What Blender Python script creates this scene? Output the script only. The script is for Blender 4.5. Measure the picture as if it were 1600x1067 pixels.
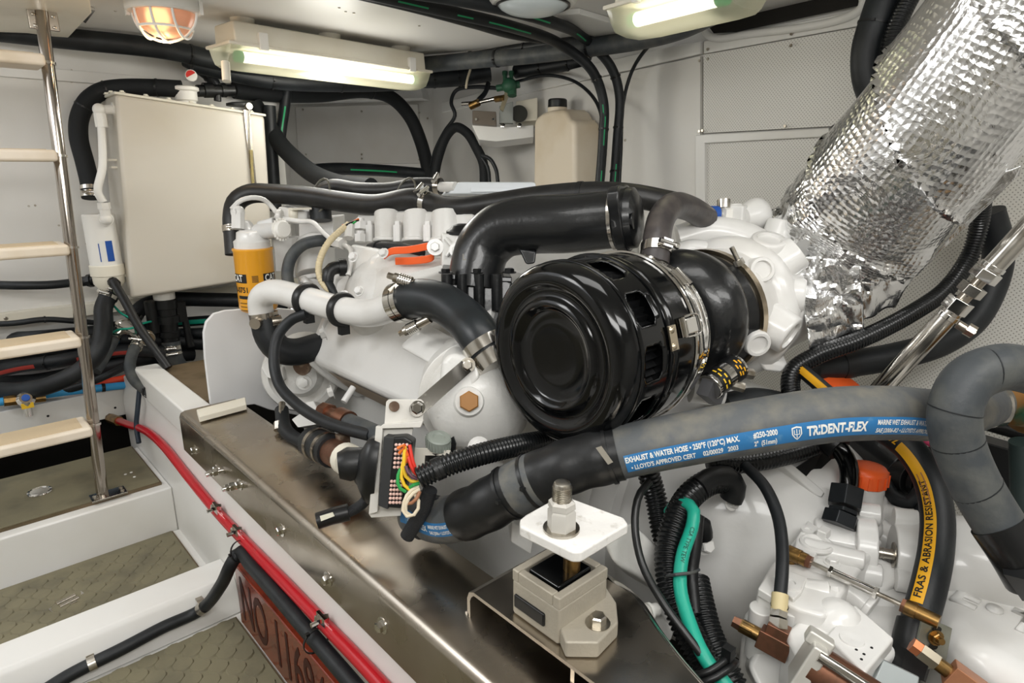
import bpy, bmesh, math, random
from mathutils import Vector, Matrix
random.seed(7)
for o in list(bpy.data.objects): bpy.data.objects.remove(o)
SC = bpy.context.scene
COL = SC.collection
V = Vector
PI = math.pi
# ---------------------------------------------------------------- camera
FPX = 988.0
CAM = V((0, 0, 1.0))
YAW, PITCH = math.radians(42.8), math.radians(15.2)
FWD = V((math.sin(YAW)*math.cos(PITCH), math.cos(YAW)*math.cos(PITCH), -math.sin(PITCH)))
RGT = V((math.cos(YAW), -math.sin(YAW), 0))
UPV = RGT.cross(FWD)
cam = bpy.data.cameras.new('camera')
camo = bpy.data.objects.new('camera', cam); COL.objects.link(camo)
cam.sensor_width = 36; cam.lens = 36*FPX/1600; cam.clip_start = 0.02
camo.matrix_world = Matrix(((RGT.x, UPV.x, -FWD.x, CAM.x), (RGT.y, UPV.y, -FWD.y, CAM.y), (RGT.z, UPV.z, -FWD.z, CAM.z), (0, 0, 0, 1)))
SC.camera = camo
# ---------------------------------------------------------------- world and light
SC.view_settings.view_transform = 'Standard'
SC.view_settings.look = 'None'
SC.view_settings.gamma = 1
SC.view_settings.use_curve_mapping = False
SC.view_settings.exposure = 0.46
w = bpy.data.worlds.new('world'); SC.world = w; w.use_nodes = True
w.node_tree.nodes['Background'].inputs[0].default_value = (0.95, 0.97, 1.0, 1)
w.node_tree.nodes['Background'].inputs[1].default_value = 1.6
def area_light(name, loc, target, sx, sy, power, col=(1, 0.99, 0.965)):
    l = bpy.data.lights.new(name, 'AREA'); l.shape = 'RECTANGLE'; l.size = sx; l.size_y = sy; l.energy = power; l.color = col
    o = bpy.data.objects.new(name, l); COL.objects.link(o); o.location = loc
    o.rotation_euler = (V(target)-V(loc)).to_track_quat('-Z', 'Y').to_euler()
    return o
area_light('ceiling_area_light', (-0.1, -0.1, 1.36), (0.75, 0.95, 0.2), 0.9, 0.3, 9.5)  # unseen area light above the viewpoint, without a fixture
area_light('ceiling_area_light', (0.55, 0.55, 1.38), (0.75, 0.85, 0), 0.6, 0.2, 1.5)  # unseen area light over the engine, without a fixture
area_light('ceiling_area_light', (0.95, 1.75, 1.22), (0.95, 1.6, 0), 0.6, 0.12, 1.2)
area_light('ceiling_area_light', (0.75, -0.25, 1.38), (0.95, 0.25, 0.3), 0.7, 0.25, 4.5)  # unseen fill light, added to brighten the gearbox; no fixture there
area_light('ceiling_area_light', (-0.45, 1.2, 1.36), (0.3, 1.7, 0.2), 0.6, 0.25, 3.6)  # unseen area light on the ladder side, without a fixture

# ---------------------------------------------------------------- pixel -> place
def ray(x, y): return RGT*((x-800)/FPX) + UPV*((533.5-y)/FPX) + FWD
def P(x, y, z): return CAM + ray(x, y)*z
def PP(x, y, p0, n):
    d = ray(x, y); n = V(n); return CAM + d*((V(p0)-CAM).dot(n)/d.dot(n))
def PX(x, y, X): return PP(x, y, (X, 0, 0), (1, 0, 0))
def PY(x, y, Y): return PP(x, y, (0, Y, 0), (0, 1, 0))
def PZ(x, y, Z): return PP(x, y, (0, 0, Z), (0, 0, 1))
WD = V((0.163, 0.987, 0)).normalized(); WN = V((-WD.y, WD.x, 0)); W0 = V((1.626, 0, 0))
def PW(x, y, off=0.0): return PP(x, y, W0+WN*off, WN)

# ---------------------------------------------------------------- materials
def lin(c):
    if isinstance(c, str):
        c = [int(c[i:i+2], 16)/255 for i in (0, 2, 4)]
        return tuple(x/12.92 if x <= 0.04045 else ((x+0.055)/1.055)**2.4 for x in c)
    return tuple(c)
MATS = {}
def mat(name, col, rough=0.5, metal=0.0, col2=None, nscale=8.0, nlo=0.45, nhi=0.7, bump=0.0, bscale=60.0, coat=0.0, emit=None, estr=0, trans=0.0, rvar=0.0, ior=1.45, spec=None, bdist=0.002):
    if name in MATS: return MATS[name]
    m = bpy.data.materials.new(name); m.use_nodes = True; MATS[name] = m
    nt = m.node_tree; b = nt.nodes['Principled BSDF']
    b.inputs['Base Color'].default_value = (*lin(col), 1)
    b.inputs['Roughness'].default_value = rough; b.inputs['Metallic'].default_value = metal
    b.inputs['Coat Weight'].default_value = coat; b.inputs['IOR'].default_value = ior
    b.inputs['Transmission Weight'].default_value = trans
    if spec is not None: b.inputs['Specular IOR Level'].default_value = spec
    if emit: b.inputs['Emission Color'].default_value = (*lin(emit), 1); b.inputs['Emission Strength'].default_value = estr
    tc = nt.nodes.new('ShaderNodeNewGeometry')
    def noise(scale, detail=4):
        n = nt.nodes.new('ShaderNodeTexNoise'); n.inputs['Scale'].default_value = scale; n.inputs['Detail'].default_value = detail
        nt.links.new(tc.outputs['Position'], n.inputs['Vector']); return n
    if col2:
        n = noise(nscale); r = nt.nodes.new('ShaderNodeMapRange'); r.inputs['From Min'].default_value = nlo; r.inputs['From Max'].default_value = nhi
        nt.links.new(n.outputs['Fac'], r.inputs['Value'])
        mx = nt.nodes.new('ShaderNodeMix'); mx.data_type = 'RGBA'
        mx.inputs['A'].default_value = (*lin(col), 1); mx.inputs['B'].default_value = (*lin(col2), 1)
        nt.links.new(r.outputs['Result'], mx.inputs['Factor']); nt.links.new(mx.outputs['Result'], b.inputs['Base Color'])
    if rvar:
        n = noise(nscale*1.7); r = nt.nodes.new('ShaderNodeMapRange'); r.inputs['From Min'].default_value = 0.3; r.inputs['From Max'].default_value = 0.7
        r.inputs['To Min'].default_value = max(0.02, rough-rvar); r.inputs['To Max'].default_value = min(1, rough+rvar)
        nt.links.new(n.outputs['Fac'], r.inputs['Value']); nt.links.new(r.outputs['Result'], b.inputs['Roughness'])
    if bump:
        n = noise(bscale, 3); bm = nt.nodes.new('ShaderNodeBump'); bm.inputs['Strength'].default_value = bump; bm.inputs['Distance'].default_value = bdist
        nt.links.new(n.outputs['Fac'], bm.inputs['Height']); nt.links.new(bm.outputs['Normal'], b.inputs['Normal'])
    return m
def perf_mat(name, col, hole, pitch, rad, col2=None):
    """panel with rows of small punched holes, laid out in the panel's own metres (UV)"""
    m = mat(name, col, 0.5, col2=col2, nscale=2.5, nlo=0.5, nhi=0.9); nt = m.node_tree; b = nt.nodes['Principled BSDF']
    uv = nt.nodes.new('ShaderNodeUVMap'); sp = nt.nodes.new('ShaderNodeSeparateXYZ'); nt.links.new(uv.outputs['UV'], sp.inputs[0])
    def mth(op, a, b2=None):
        n = nt.nodes.new('ShaderNodeMath'); n.operation = op
        for i, x in enumerate((a, b2)):
            if x is None: continue
            if isinstance(x, (int, float)): n.inputs[i].default_value = x
            else: nt.links.new(x, n.inputs[i])
        return n.outputs[0]
    a = mth('DIVIDE', mth('ADD', sp.outputs['X'], sp.outputs['Y']), pitch); c = mth('DIVIDE', mth('SUBTRACT', sp.outputs['X'], sp.outputs['Y']), pitch)
    fa = mth('SUBTRACT', mth('FRACT', a), 0.5); fc = mth('SUBTRACT', mth('FRACT', c), 0.5)
    d = mth('SQRT', mth('ADD', mth('MULTIPLY', fa, fa), mth('MULTIPLY', fc, fc)))
    k = mth('LESS_THAN', d, rad)
    src = b.inputs['Base Color'].links[0].from_socket if b.inputs['Base Color'].links else None
    mx = nt.nodes.new('ShaderNodeMix'); mx.data_type = 'RGBA'; mx.inputs['A'].default_value = (*lin(col), 1); mx.inputs['B'].default_value = (*lin(hole), 1)
    if src: nt.links.new(src, mx.inputs['A'])
    nt.links.new(k, mx.inputs['Factor']); nt.links.new(mx.outputs['Result'], b.inputs['Base Color'])
    return m
WHITE = mat('white_gelcoat', 'E6E5E1', 0.35, col2='DAD7CF', nscale=3, nlo=0.45, nhi=0.8, bump=0.05, bscale=14)
WALLM = mat('white_wall_panel', 'E0DED9', 0.45, col2='D2CEC5', nscale=2.2, nlo=0.5, nhi=0.85, bump=0.04, bscale=300)
CEILM = mat('ceiling_panel_white', 'E0DEDA', 0.4, col2='D4D0C7', nscale=2, nlo=0.5, nhi=0.9)
PERF = perf_mat('perforated_panel', 'E0DED8', '9C9990', 0.0095, 0.2, 'D4CFC3')
CREAM = mat('cream_paint', 'E6E1D2', 0.35, col2='D9D1BD', nscale=5, nlo=0.5, nhi=0.8)
TANKM = mat('tank_paint', 'D2CCC0', 0.3, col2='C6BCAA', nscale=2.5, nlo=0.45, nhi=0.8)
ENGW = mat('engine_white_paint', 'DCDBD8', 0.28, col2='C9C6C0', nscale=7, nlo=0.5, nhi=0.85, bump=0.18, bscale=55, coat=0.25)
ENGC = mat('rough_cast_white_paint', 'D8D7D3', 0.33, col2='C4C0B9', nscale=9, nlo=0.5, nhi=0.85, bump=0.4, bscale=110, coat=0.15)
PLAST = mat('white_plastic', 'E8E6E0', 0.4)
TREAD = mat('tread_cream_plastic', 'E7DBC9', 0.5, col2='DCCDB6', nscale=10, bump=0.05, bscale=200)
TREADT = mat('tread_top_tan', 'CDB999', 0.8, bump=0.3, bscale=400)
RAILM = mat('dull_polished_rail', 'A9A198', 0.13, 1.0)
STEEL = mat('polished_stainless', 'C9C5BE', 0.16, 1.0, rvar=0.08, nscale=14)
CHROME = mat('bright_chrome', 'E2E0DC', 0.08, 1.0)
BRSTEEL = mat('brushed_stainless', 'B4ACA0', 0.25, 1.0, col2='A69C8F', nscale=5, rvar=0.10, bump=0.05, bscale=90)
ZINC = mat('zinc_bolt', 'BDB8AE', 0.3, 1.0, col2='8E8474', nscale=60)
RUBBER = mat('black_rubber_hose', '14171A', 0.5, col2='212527', nscale=18, bump=0.12, bscale=240)
RUBBERG = mat('worn_grey_rubber', '3A3E41', 0.55, col2='585955', nscale=22, nlo=0.42, nhi=0.75, bump=0.25, bscale=160)
RUBDUST = mat('dusty_rubber', '505355', 0.58, col2='6E6B62', nscale=30, nlo=0.42, nhi=0.75, bump=0.3, bscale=120)
FOAMB = mat('black_foam_sleeve', '101315', 0.75, bump=0.25, bscale=300)
CORR = mat('corrugated_black_plastic', '131516', 0.27)
BLKPL = mat('black_plastic', '141516', 0.38)
BLKGLOSS = mat('gloss_black_enamel', '060708', 0.12, coat=0.15, spec=0.4, bump=0.02, bscale=25)
BLKCAST = mat('satin_black_casting', '151617', 0.3, bump=0.2, bscale=130, coat=0.2)
DARK = mat('dark_bilge_and_shade', '17140F', 0.8)  # bilge colour; also the painted shade inside the wall slot
TAPE = mat('black_tape', '161718', 0.42, bump=0.3, bscale=60)
BRASS = mat('tarnished_brass', '9C7B4A', 0.35, 1.0, col2='6E5A3C', nscale=50)
COPPER = mat('copper_fitting', '8E6450', 0.4, 0.9, col2='6E5444', nscale=45)
RUST = mat('rusty_brown', '5E4A3C', 0.6, 0.3, col2='8E7E6C', nscale=50)
BRONZE = mat('bronze_casting', '9E7749', 0.45, 0.7, col2='4F8A6E', nscale=20, nlo=0.55, nhi=0.7)
REDH = mat('red_hose', 'B4101E', 0.28, coat=0.2)
REDP = mat('orange_red_pipe', 'D8401E', 0.45)
BLUEP = mat('blue_pipe', '3A9AD2', 0.4)
GREENW = mat('green_cable', '159A80', 0.45)
LABELB = mat('blue_label_print', '2B6FA5', 0.55, col2='5E8FB0', nscale=50, nlo=0.6, nhi=0.8)
LETW = mat('white_lettering', 'E3E3DE', 0.6)
LETK = mat('black_lettering', '141414', 0.6)
LETG = mat('green_lettering', '1E9A62', 0.5)
YELL = mat('yellow_stripe_print', 'E0A51E', 0.5)
ORANGE = mat('orange_plastic', 'F0632A', 0.4)
FILTY = mat('yellow_filter_enamel', 'EBA52C', 0.3, coat=0.3)
GLASSY = mat('clear_sight_glass', 'F0F0E8', 0.05, trans=0.9)
YEL2 = mat('yellow_wire', 'E8BE2C', 0.45); REDW = mat('red_wire', 'D8392C', 0.45); GRNW = mat('green_wire', '2E9A4C', 0.45); WHTW = mat('cream_wire', 'D9CDB4', 0.5); ORW = mat('orange_wire', 'E2742C', 0.45)
MOUNTM = mat('cast_mount_grey', 'A9A294', 0.5, 0.2, col2='BBB3A2', nscale=9, bump=0.35, bscale=260)
MATTM = mat('olive_floor_rubber', '7A745D', 0.6, col2='676250', nscale=12, bump=0.1, bscale=150)
WOOD = mat('varnished_mahogany', '7E2E19', 0.25, col2='5E1F12', nscale=20, coat=0.6)
WOODD = mat('carved_letter_dark', '3A140C', 0.5)
BROWNW = mat('tan_wood_floor', '6A5A44', 0.6, col2='54472F', nscale=14)
# ---------------------------------------------------------------- mesh building
def frame_of(axis, ref=None):
    a = V(axis).normalized()
    r = V(ref) if ref is not None else (V((0, 0, 1)) if abs(a.z) < 0.9 else V((1, 0, 0)))
    u = (r - a*r.dot(a)).normalized(); return a, u, a.cross(u)
class Path:
    def __init__(s, pts, smooth=True, n=14):
        pts = [V(p) for p in pts]
        if smooth and len(pts) > 2:
            q = [pts[0]*2-pts[1]] + pts + [pts[-1]*2-pts[-2]]; out = []
            for i in range(1, len(q)-2):
                p0, p1, p2, p3 = q[i-1:i+3]
                t = [0]
                for a, b in ((p0, p1), (p1, p2), (p2, p3)): t.append(t[-1]+max(1e-5, (b-a).length)**0.5)
                for k in range(n):
                    u = t[1]+(t[2]-t[1])*k/n
                    A1 = p0*((t[1]-u)/(t[1]-t[0]))+p1*((u-t[0])/(t[1]-t[0])); A2 = p1*((t[2]-u)/(t[2]-t[1]))+p2*((u-t[1])/(t[2]-t[1])); A3 = p2*((t[3]-u)/(t[3]-t[2]))+p3*((u-t[2])/(t[3]-t[2]))
                    B1 = A1*((t[2]-u)/(t[2]-t[0]))+A2*((u-t[0])/(t[2]-t[0])); B2 = A2*((t[3]-u)/(t[3]-t[1]))+A3*((u-t[1])/(t[3]-t[1]))
                    out.append(B1*((t[2]-u)/(t[2]-t[1]))+B2*((u-t[1])/(t[2]-t[1])))
            out.append(pts[-1]); pts = out
        s.p = pts; s.c = [0]
        for a, b in zip(pts, pts[1:]): s.c.append(s.c[-1]+(b-a).length)
        s.L = s.c[-1]
    def at(s, u):
        u = min(max(u, 0), s.L); lo = 0; hi = len(s.c)-1
        while hi-lo > 1:
            m = (lo+hi)//2
            if s.c[m] <= u: lo = m
            else: hi = m
        d = s.c[lo+1]-s.c[lo]; k = (u-s.c[lo])/d if d > 1e-9 else 0
        return s.p[lo].lerp(s.p[lo+1], k)
    def tan(s, u, e=0.004): return (s.at(min(u+e, s.L))-s.at(max(u-e, 0))).normalized()
    def near(s, q):
        best = min(range(len(s.p)), key=lambda i: (s.p[i]-q).length); return s.c[best]
    def pix(s, x, y):
        d = ray(x, y).normalized(); best = min(range(len(s.p)), key=lambda i: (s.p[i]-CAM-d*(s.p[i]-CAM).dot(d)).length); return s.c[best]
class M:
    def __init__(s): s.v = []; s.f = []; s.uv = []
    def _add(s, vs, fs, uvs=None):
        o = len(s.v); s.v += [V(p) for p in vs]; s.f += [tuple(i+o for i in f) for f in fs]
        s.uv += uvs if uvs else [None]*len(fs); return s
    def box(s, c, size, rot=None, taper=1.0):
        x, y, z = [k/2 for k in size]; R = rot.to_3x3() if rot is not None else Matrix.Identity(3)
        vs = [V(c)+R@V((sx*x*(taper if sz > 0 else 1), sy*y*(taper if sz > 0 else 1), sz*z)) for sz in (-1, 1) for sx, sy in ((-1, -1), (1, -1), (1, 1), (-1, 1))]
        return s._add(vs, [(3, 2, 1, 0), (4, 5, 6, 7), (0, 1, 5, 4), (1, 2, 6, 5), (2, 3, 7, 6), (3, 0, 4, 7)])
    def span(s, a, b):
        a, b = V(a), V(b); return s.box((a+b)/2, [abs(k) for k in (b-a)])
    def lathe(s, prof, o, axis, n=28, ref=None, closed=False, su=1.0, sw=1.0):
        a, u, w2 = frame_of(axis, ref); o = V(o); vs = []; fs = []; k = len(prof)
        for (h, r) in prof:
            for i in range(n):
                t = 2*PI*i/n; vs.append(o+a*h+(u*math.cos(t)*su+w2*math.sin(t)*sw)*r)
        for j in range(k if closed else k-1):
            j2 = (j+1) % k
            for i in range(n):
                i2 = (i+1) % n; fs.append((j*n+i, j*n+i2, j2*n+i2, j2*n+i))
        if not closed:
            if prof[0][1] > 1e-6: fs.append(tuple(range(n))[::-1])
            if prof[-1][1] > 1e-6: fs.append(tuple(range((k-1)*n, k*n)))
        return s._add(vs, fs)
    def cyl(s, p0, p1, r0, r1=None, n=20, ref=None):
        p0, p1 = V(p0), V(p1); L = (p1-p0).length
        return s.lathe([(0, r0), (L, r0 if r1 is None else r1)], p0, p1-p0, n, ref)
    def ring(s, c, axis, R, w2, t, n=28, ref=None):
        return s.lathe([(-w2/2, R), (w2/2, R), (w2/2, R+t), (-w2/2, R+t)], c, axis, n, ref, closed=True)
    def torus(s, c, axis, R, r, n=32, m=10, su=1.0, sw=1.0):
        return s.lathe([(r*math.cos(2*PI*i/m), R+r*math.sin(2*PI*i/m)) for i in range(m)], c, axis, n, closed=True, su=su, sw=sw)
    def sphere(s, c, r, axis=(0, 0, 1), n=18, m=10, flat=1.0):
        return s.lathe([(-r*flat*math.cos(PI*i/m), max(1e-5, r*math.sin(PI*i/m))) for i in range(m+1)], c, axis, n)
    def prism(s, poly, o, ux, uy, h, ext=None):
        ux, uy, o = V(ux), V(uy), V(o); nz = V(ext) if ext is not None else ux.cross(uy).normalized()*h; k = len(poly)
        vs = [o+ux*p[0]+uy*p[1] for p in poly]; vs += [p+nz for p in vs]
        ar = sum(poly[i][0]*poly[(i+1) % k][1]-poly[(i+1) % k][0]*poly[i][1] for i in range(k))
        fs = [tuple(range(k))[::-1], tuple(range(k, 2*k))] + [(i, (i+1) % k, (i+1) % k+k, i+k) for i in range(k)]
        return s._add(vs, fs)
    def hull3(s, pts, ext):
        """polygon of 3D points thickened by vector ext"""
        k = len(pts); pts = [V(p) for p in pts]; vs = pts+[p+V(ext) for p in pts]
        return s._add(vs, [tuple(range(k))[::-1], tuple(range(k, 2*k))]+[(i, (i+1) % k, (i+1) % k+k, i+k) for i in range(k)])
    def loft(s, rings, cap=True, close=True):
        n = len(rings[0]); vs = [p for r in rings for p in r]; fs = []
        for j in range(len(rings)-1):
            for i in range(n if close else n-1):
                i2 = (i+1) % n; fs.append((j*n+i, j*n+i2, (j+1)*n+i2, (j+1)*n+i))
        if cap and close: fs.append(tuple(range(n))[::-1]); fs.append(tuple(range((len(rings)-1)*n, len(rings)*n)))
        return s._add(vs, fs)
    def tube(s, path, r, n=14, step=0.012, u0=0.0, u1=None, corr=0.0, pitch=0.006, cap=True):
        if not isinstance(path, Path): path = Path(path)
        u1 = path.L if u1 is None else u1; L = u1-u0
        if corr: step = pitch/4
        k = max(2, int(math.ceil(L/step))); vs = []; fs = []; uvs = []
        nrm = None
        for j in range(k+1):
            u = u0+L*j/k; p = path.at(u); t = path.tan(u)
            if nrm is None: _, nrm, _ = frame_of(t)
            nrm = (nrm-t*nrm.dot(t)).normalized(); b = t.cross(nrm)
            rr = r(j/k) if callable(r) else r
            if corr: rr *= 1+corr*(1 if (j % 4) in (1, 2) else -1)
            for i in range(n):
                a = 2*PI*i/n; vs.append(p+(nrm*math.cos(a)+b*math.sin(a))*rr)
        for j in range(k):
            for i in range(n):
                i2 = (i+1) % n; fs.append((j*n+i, j*n+i2, (j+1)*n+i2, (j+1)*n+i))
                ua, ub = u0+L*j/k, u0+L*(j+1)/k; uvs.append(((ua, i/n), (ua, (i+1)/n), (ub, (i+1)/n), (ub, i/n)))
        if cap:
            fs.append(tuple(range(n))[::-1]); fs.append(tuple(range(k*n, (k+1)*n))); uvs += [None, None]
        return s._add(vs, fs, uvs)
WL = {}
def obj(name, m, material, parent=None, angle=38, bevel=0.0, seg=2, subsurf=0, kind=None, recalc=True):
    xs = [p.x for p in m.v]; ys = [p.y for p in m.v]; zs = [p.z for p in m.v]
    c = V(((min(xs)+max(xs))/2, (min(ys)+max(ys))/2, min(zs)))
    me = bpy.data.meshes.new(name); me.from_pydata([p-c for p in m.v], [], m.f)
    if any(m.uv):
        uvl = me.uv_layers.new(name='UVMap'); li = 0
        for f, uv in zip(m.f, m.uv):
            for i in range(len(f)):
                if uv: uvl.data[li].uv = uv[i]
                li += 1
    if recalc:
        bm = bmesh.new(); bm.from_mesh(me); bmesh.ops.recalc_face_normals(bm, faces=bm.faces); bm.to_mesh(me); bm.free()
    me.materials.append(material)
    for p in me.polygons: p.use_smooth = True
    me.set_sharp_from_angle(angle=math.radians(angle))
    o = bpy.data.objects.new(name, me); COL.objects.link(o); o.location = c
    if parent is not None:
        o.parent = parent; o.matrix_parent_inverse = Matrix.Translation(-WL[parent.name])
    WL[o.name] = c
    if bevel:
        b = o.modifiers.new('bevel', 'BEVEL'); b.width = bevel; b.segments = seg; b.limit_method = 'ANGLE'; b.angle_limit = math.radians(32); b.harden_normals = True
    if subsurf:
        b = o.modifiers.new('sub', 'SUBSURF'); b.levels = subsurf; b.render_levels = subsurf
    if kind: o['kind'] = kind
    return o
def tag(o, label, cat, group=None):
    o['label'] = label; o['category'] = cat
    if group: o['group'] = group
    return o
def thing(name, label, cat, loc, group=None):
    o = bpy.data.objects.new(name, None); COL.objects.link(o); o.location = loc; o.empty_display_size = 0.05
    WL[o.name] = V(loc); return tag(o, label, cat, group)
def struct(name, m, material, parent=None, **k):
    o = obj(name, m, material, parent, **k)
    if parent is None: o['kind'] = 'structure'
    return o
def bolt(parent, p, axis, r=0.008, h=0.006, washer=1.6, material=None, stud=0.0, name='bolt'):
    m = M(); a = V(axis).normalized(); p = V(p)
    if washer: m.lathe([(0, r*washer), (0.0015, r*washer)], p, a, 18)
    m.lathe([(0.0015, r), (h*0.85, r), (h, r*0.82)], p, a, 6)
    if stud: m.lathe([(h, r*0.55), (h+stud, r*0.55)], p, a, 10)
    return obj(name, m, material or ZINC, parent)
def clamp(parent, path, u, r, w2=0.012, screw=True, material=None, sdir=None, big=False):
    p = path.at(u); t = path.tan(u); m = M(); m.ring(p, t, r-0.0005, w2, 0.0022, 26)
    c = obj('hose_clamp', m, material or STEEL, parent)
    if screw:
        d = V(sdir) if sdir is not None else (CAM-p).normalized()*0.6+V((0, 0, 0.8))
        d = (d-t*d.dot(t)).normalized(); q = t.cross(d); k = 1.6 if big else 1
        s = M(); s.box(p+d*(r+0.005*k), (w2*0.9, 0.018*k, 0.008*k), Matrix((t, q, d)).transposed())
        s.cyl(p+d*(r+0.007*k)-q*0.016*k, p+d*(r+0.007*k)+q*0.014*k, 0.0042*k, n=10); s.cyl(p+d*(r+0.007*k)+q*0.014*k, p+d*(r+0.007*k)+q*0.021*k, 0.0055*k, n=6)
        obj('clamp_screw', s, CHROME, c)
    return c
def hose(name, label, pts, r, material=None, n=14, corr=0.0, pitch=0.006, step=0.012, cat='hose', group=None, smooth=True):
    if not isinstance(pts, Path):                       # hoses that leave the picture run on, level, to where they would go
        pts = [V(p) for p in pts]
        for e, f, g in ((0, 1, -1), (-1, -2, 1)):
            q = pts[e]-CAM; x = 800+FPX*q.dot(RGT)/q.dot(FWD); y = 533.5-FPX*q.dot(UPV)/q.dot(FWD); d = pts[e]-pts[f]; d.z = 0
            if d.length < 0.02: continue
            d.normalize(); L = 0
            if x < -10: L, d = 0.75, V((-1, 0, 0))
            elif y < -8 and abs((pts[e]-pts[f]).normalized().z) < 0.4: L = 0.6
            elif y > 1080 and x < 700: L = 0.5
            if L: pts = [pts[0]+d*L]+pts if e == 0 else pts+[pts[-1]+d*L]
    pa = pts if isinstance(pts, Path) else Path(pts, smooth)
    m = M(); m.tube(pa, r, n, step, corr=corr, pitch=pitch)
    o = obj(name, m, material or RUBBER, None, angle=60 if not corr else 80); tag(o, label, cat, group); o['_'] = 0; del o['_']
    return o, pa
def tie(parent, path, u, r, w2=0.005, name='cable_tie', material=None):
    p = path.at(u); t = path.tan(u); m = M(); m.ring(p, t, r-0.0003, w2, 0.0016, 18)
    _, a, b = frame_of(t, CAM-p); m.box(p+a*(r+0.002)+b*0.004, (0.006, 0.006, 0.005)); return obj(name, m, material or BLKPL, parent)
def text_geo(body, size=1.0, bold=0.0, align='LEFT', spacing=1.0):
    cu = bpy.data.curves.new('t', 'FONT'); cu.body = body; cu.size = size; cu.align_x = align; cu.align_y = 'CENTER'; cu.resolution_u = 3; cu.offset = bold; cu.space_character = spacing
    o = bpy.data.objects.new('t', cu); COL.objects.link(o); dg = bpy.context.evaluated_depsgraph_get(); dg.update()
    me = bpy.data.meshes.new_from_object(o.evaluated_get(dg)); vs = [v.co.copy() for v in me.vertices]; fs = [tuple(p.vertices) for p in me.polygons]
    bpy.data.objects.remove(o); bpy.data.curves.remove(cu); bpy.data.meshes.remove(me); return vs, fs
def text_on(name, body, size, fn, material, parent, bold=0.0, align='LEFT', spacing=1.0):
    vs, fs = text_geo(body, size, bold, align, spacing)
    m = M(); m._add([fn(v.x, v.y) for v in vs], fs); return obj(name, m, material, parent, recalc=False)
def text_fit(name, body, size, width, fn, material, parent, bold=0.0):
    vs, fs = text_geo(body, size, bold); x0 = min(v.x for v in vs); x1 = max(v.x for v in vs); k = width/(x1-x0)
    m = M(); m._add([fn((v.x-x0)*k, v.y) for v in vs], fs); return obj(name, m, material, parent, recalc=False)
def flat_fn(o, ux, uy):
    o, ux, uy = V(o), V(ux), V(uy); return lambda x, y: o+ux*x+uy*y
def wrap_fn(path, u0, r, phi, lift=0.0006, rev=False):
    """x runs along the hose, y around it; phi = 0 faces the photographer's side"""
    def fn(x, y):
        u = u0+(-x if rev else x); p = path.at(u); t = path.tan(u, 0.012); d = CAM-p; d = (d-t*d.dot(t)).normalized(); b = t.cross(d)
        if rev: b = -b
        a = phi+y/r; return p+(d*math.cos(a)+b*math.sin(a))*(r+lift)
    return fn
def wrap_patch(name, fn, x0, x1, y0, y1, material, parent, nx=40, ny=6):
    m = M(); vs = [fn(x0+(x1-x0)*i/nx, y0+(y1-y0)*j/ny) for i in range(nx+1) for j in range(ny+1)]
    m._add(vs, [(i*(ny+1)+j, (i+1)*(ny+1)+j, (i+1)*(ny+1)+j+1, i*(ny+1)+j+1) for i in range(nx) for j in range(ny)])
    return obj(name, m, material, parent, recalc=False, angle=60)
def copy_tree(o, off=V((0, 0, 0)), parent=None):
    c = o.copy(); COL.objects.link(c); WL[c.name] = WL[o.name]+off
    if parent is None: c.location = o.location+off
    else: c.parent = parent; c.matrix_parent_inverse = o.matrix_parent_inverse.copy()
    for ch in list(o.children): copy_tree(ch, off, c)
    return c
# ================================================================ THE ROOM
m = M(); m.span((-1.2, -0.7, -0.06), (0.40, 1.86, -0.012)); floor = struct('floor', m, WHITE)
m = M(); m.span((-1.2, 1.868, -0.06), (0.40, 2.24, 0.122)); obj('floor_step', m, WHITE, floor, bevel=0.006)
m = M(); m.hull3([(-1.2, 1.372, -0.01), (-1.2, 1.392, 0.066), (-1.2, 1.402, 0.077), (-1.2, 1.487, 0.077), (-1.2, 1.495, 0.066), (-1.2, 1.495, -0.01)], (1.60, 0, 0)); obj('floor_beam', m, WHITE, floor, bevel=0.003)
m = M(); m.span((-1.2, -0.7, -0.30), (2.0, 3.0, -0.28)); obj('bilge_pan', m, DARK, floor)
def floor_panel(x0, y0, x1, y1, z, dots):
    m = M(); m.span((x0, y0, z-0.012), (x1, y1, z)); p = obj('floor_panel', m, MATTM, floor, bevel=0.001)
    e = M(); e.span((x0-0.004, y0-0.004, z-0.016), (x1+0.004, y1+0.004, z-0.004)); obj('panel_edge', e, BROWNW, p)
    if dots:
        d = M(); pitch = 0.052; j = 0; y = y0+0.03
        while y < y1-0.02:
            x = x1-0.03-(pitch/2 if j % 2 else 0)
            while x > max(x0, -0.75):
                n = 12; o = len(d.v)
                d._add([V((x+0.0215*math.cos(2*PI*i/n), y+0.0215*math.sin(2*PI*i/n), z)) for i in range(n)]+[V((x+0.019*math.cos(2*PI*i/n), y+0.019*math.sin(2*PI*i/n), z+0.0036)) for i in range(n)],
                       [(i, (i+1) % n, (i+1) % n+n, i+n) for i in range(n)]+[tuple(range(n, 2*n))])
                x -= pitch
            y += pitch*0.55; j += 1
        obj('raised_studs', d, MATTM, p, recalc=False, kind='stuff')
    return p
fp1 = floor_panel(-1.1, 1.905, 0.378, 2.23, 0.134, False)
fp2 = floor_panel(-1.1, 1.52, 0.376, 1.846, 0.0, True)
fp3 = floor_panel(-1.1, -0.3, 0.376, 1.352, 0.0, True)
def latch(c, par, ang):
    R = Matrix.Rotation(ang, 3, 'Z'); m = M(); m.box(c, (0.075, 0.034, 0.004), R); o = obj('flush_latch', m, STEEL, par, bevel=0.001)
    m = M(); 
    for s in (-1, 1): m.cyl(V(c)+R@V((-0.02, s*0.008, 0.004)), V(c)+R@V((0.02, s*0.008, 0.004)), 0.005, n=10)
    obj('latch_bar', m, CHROME, o)
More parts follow.
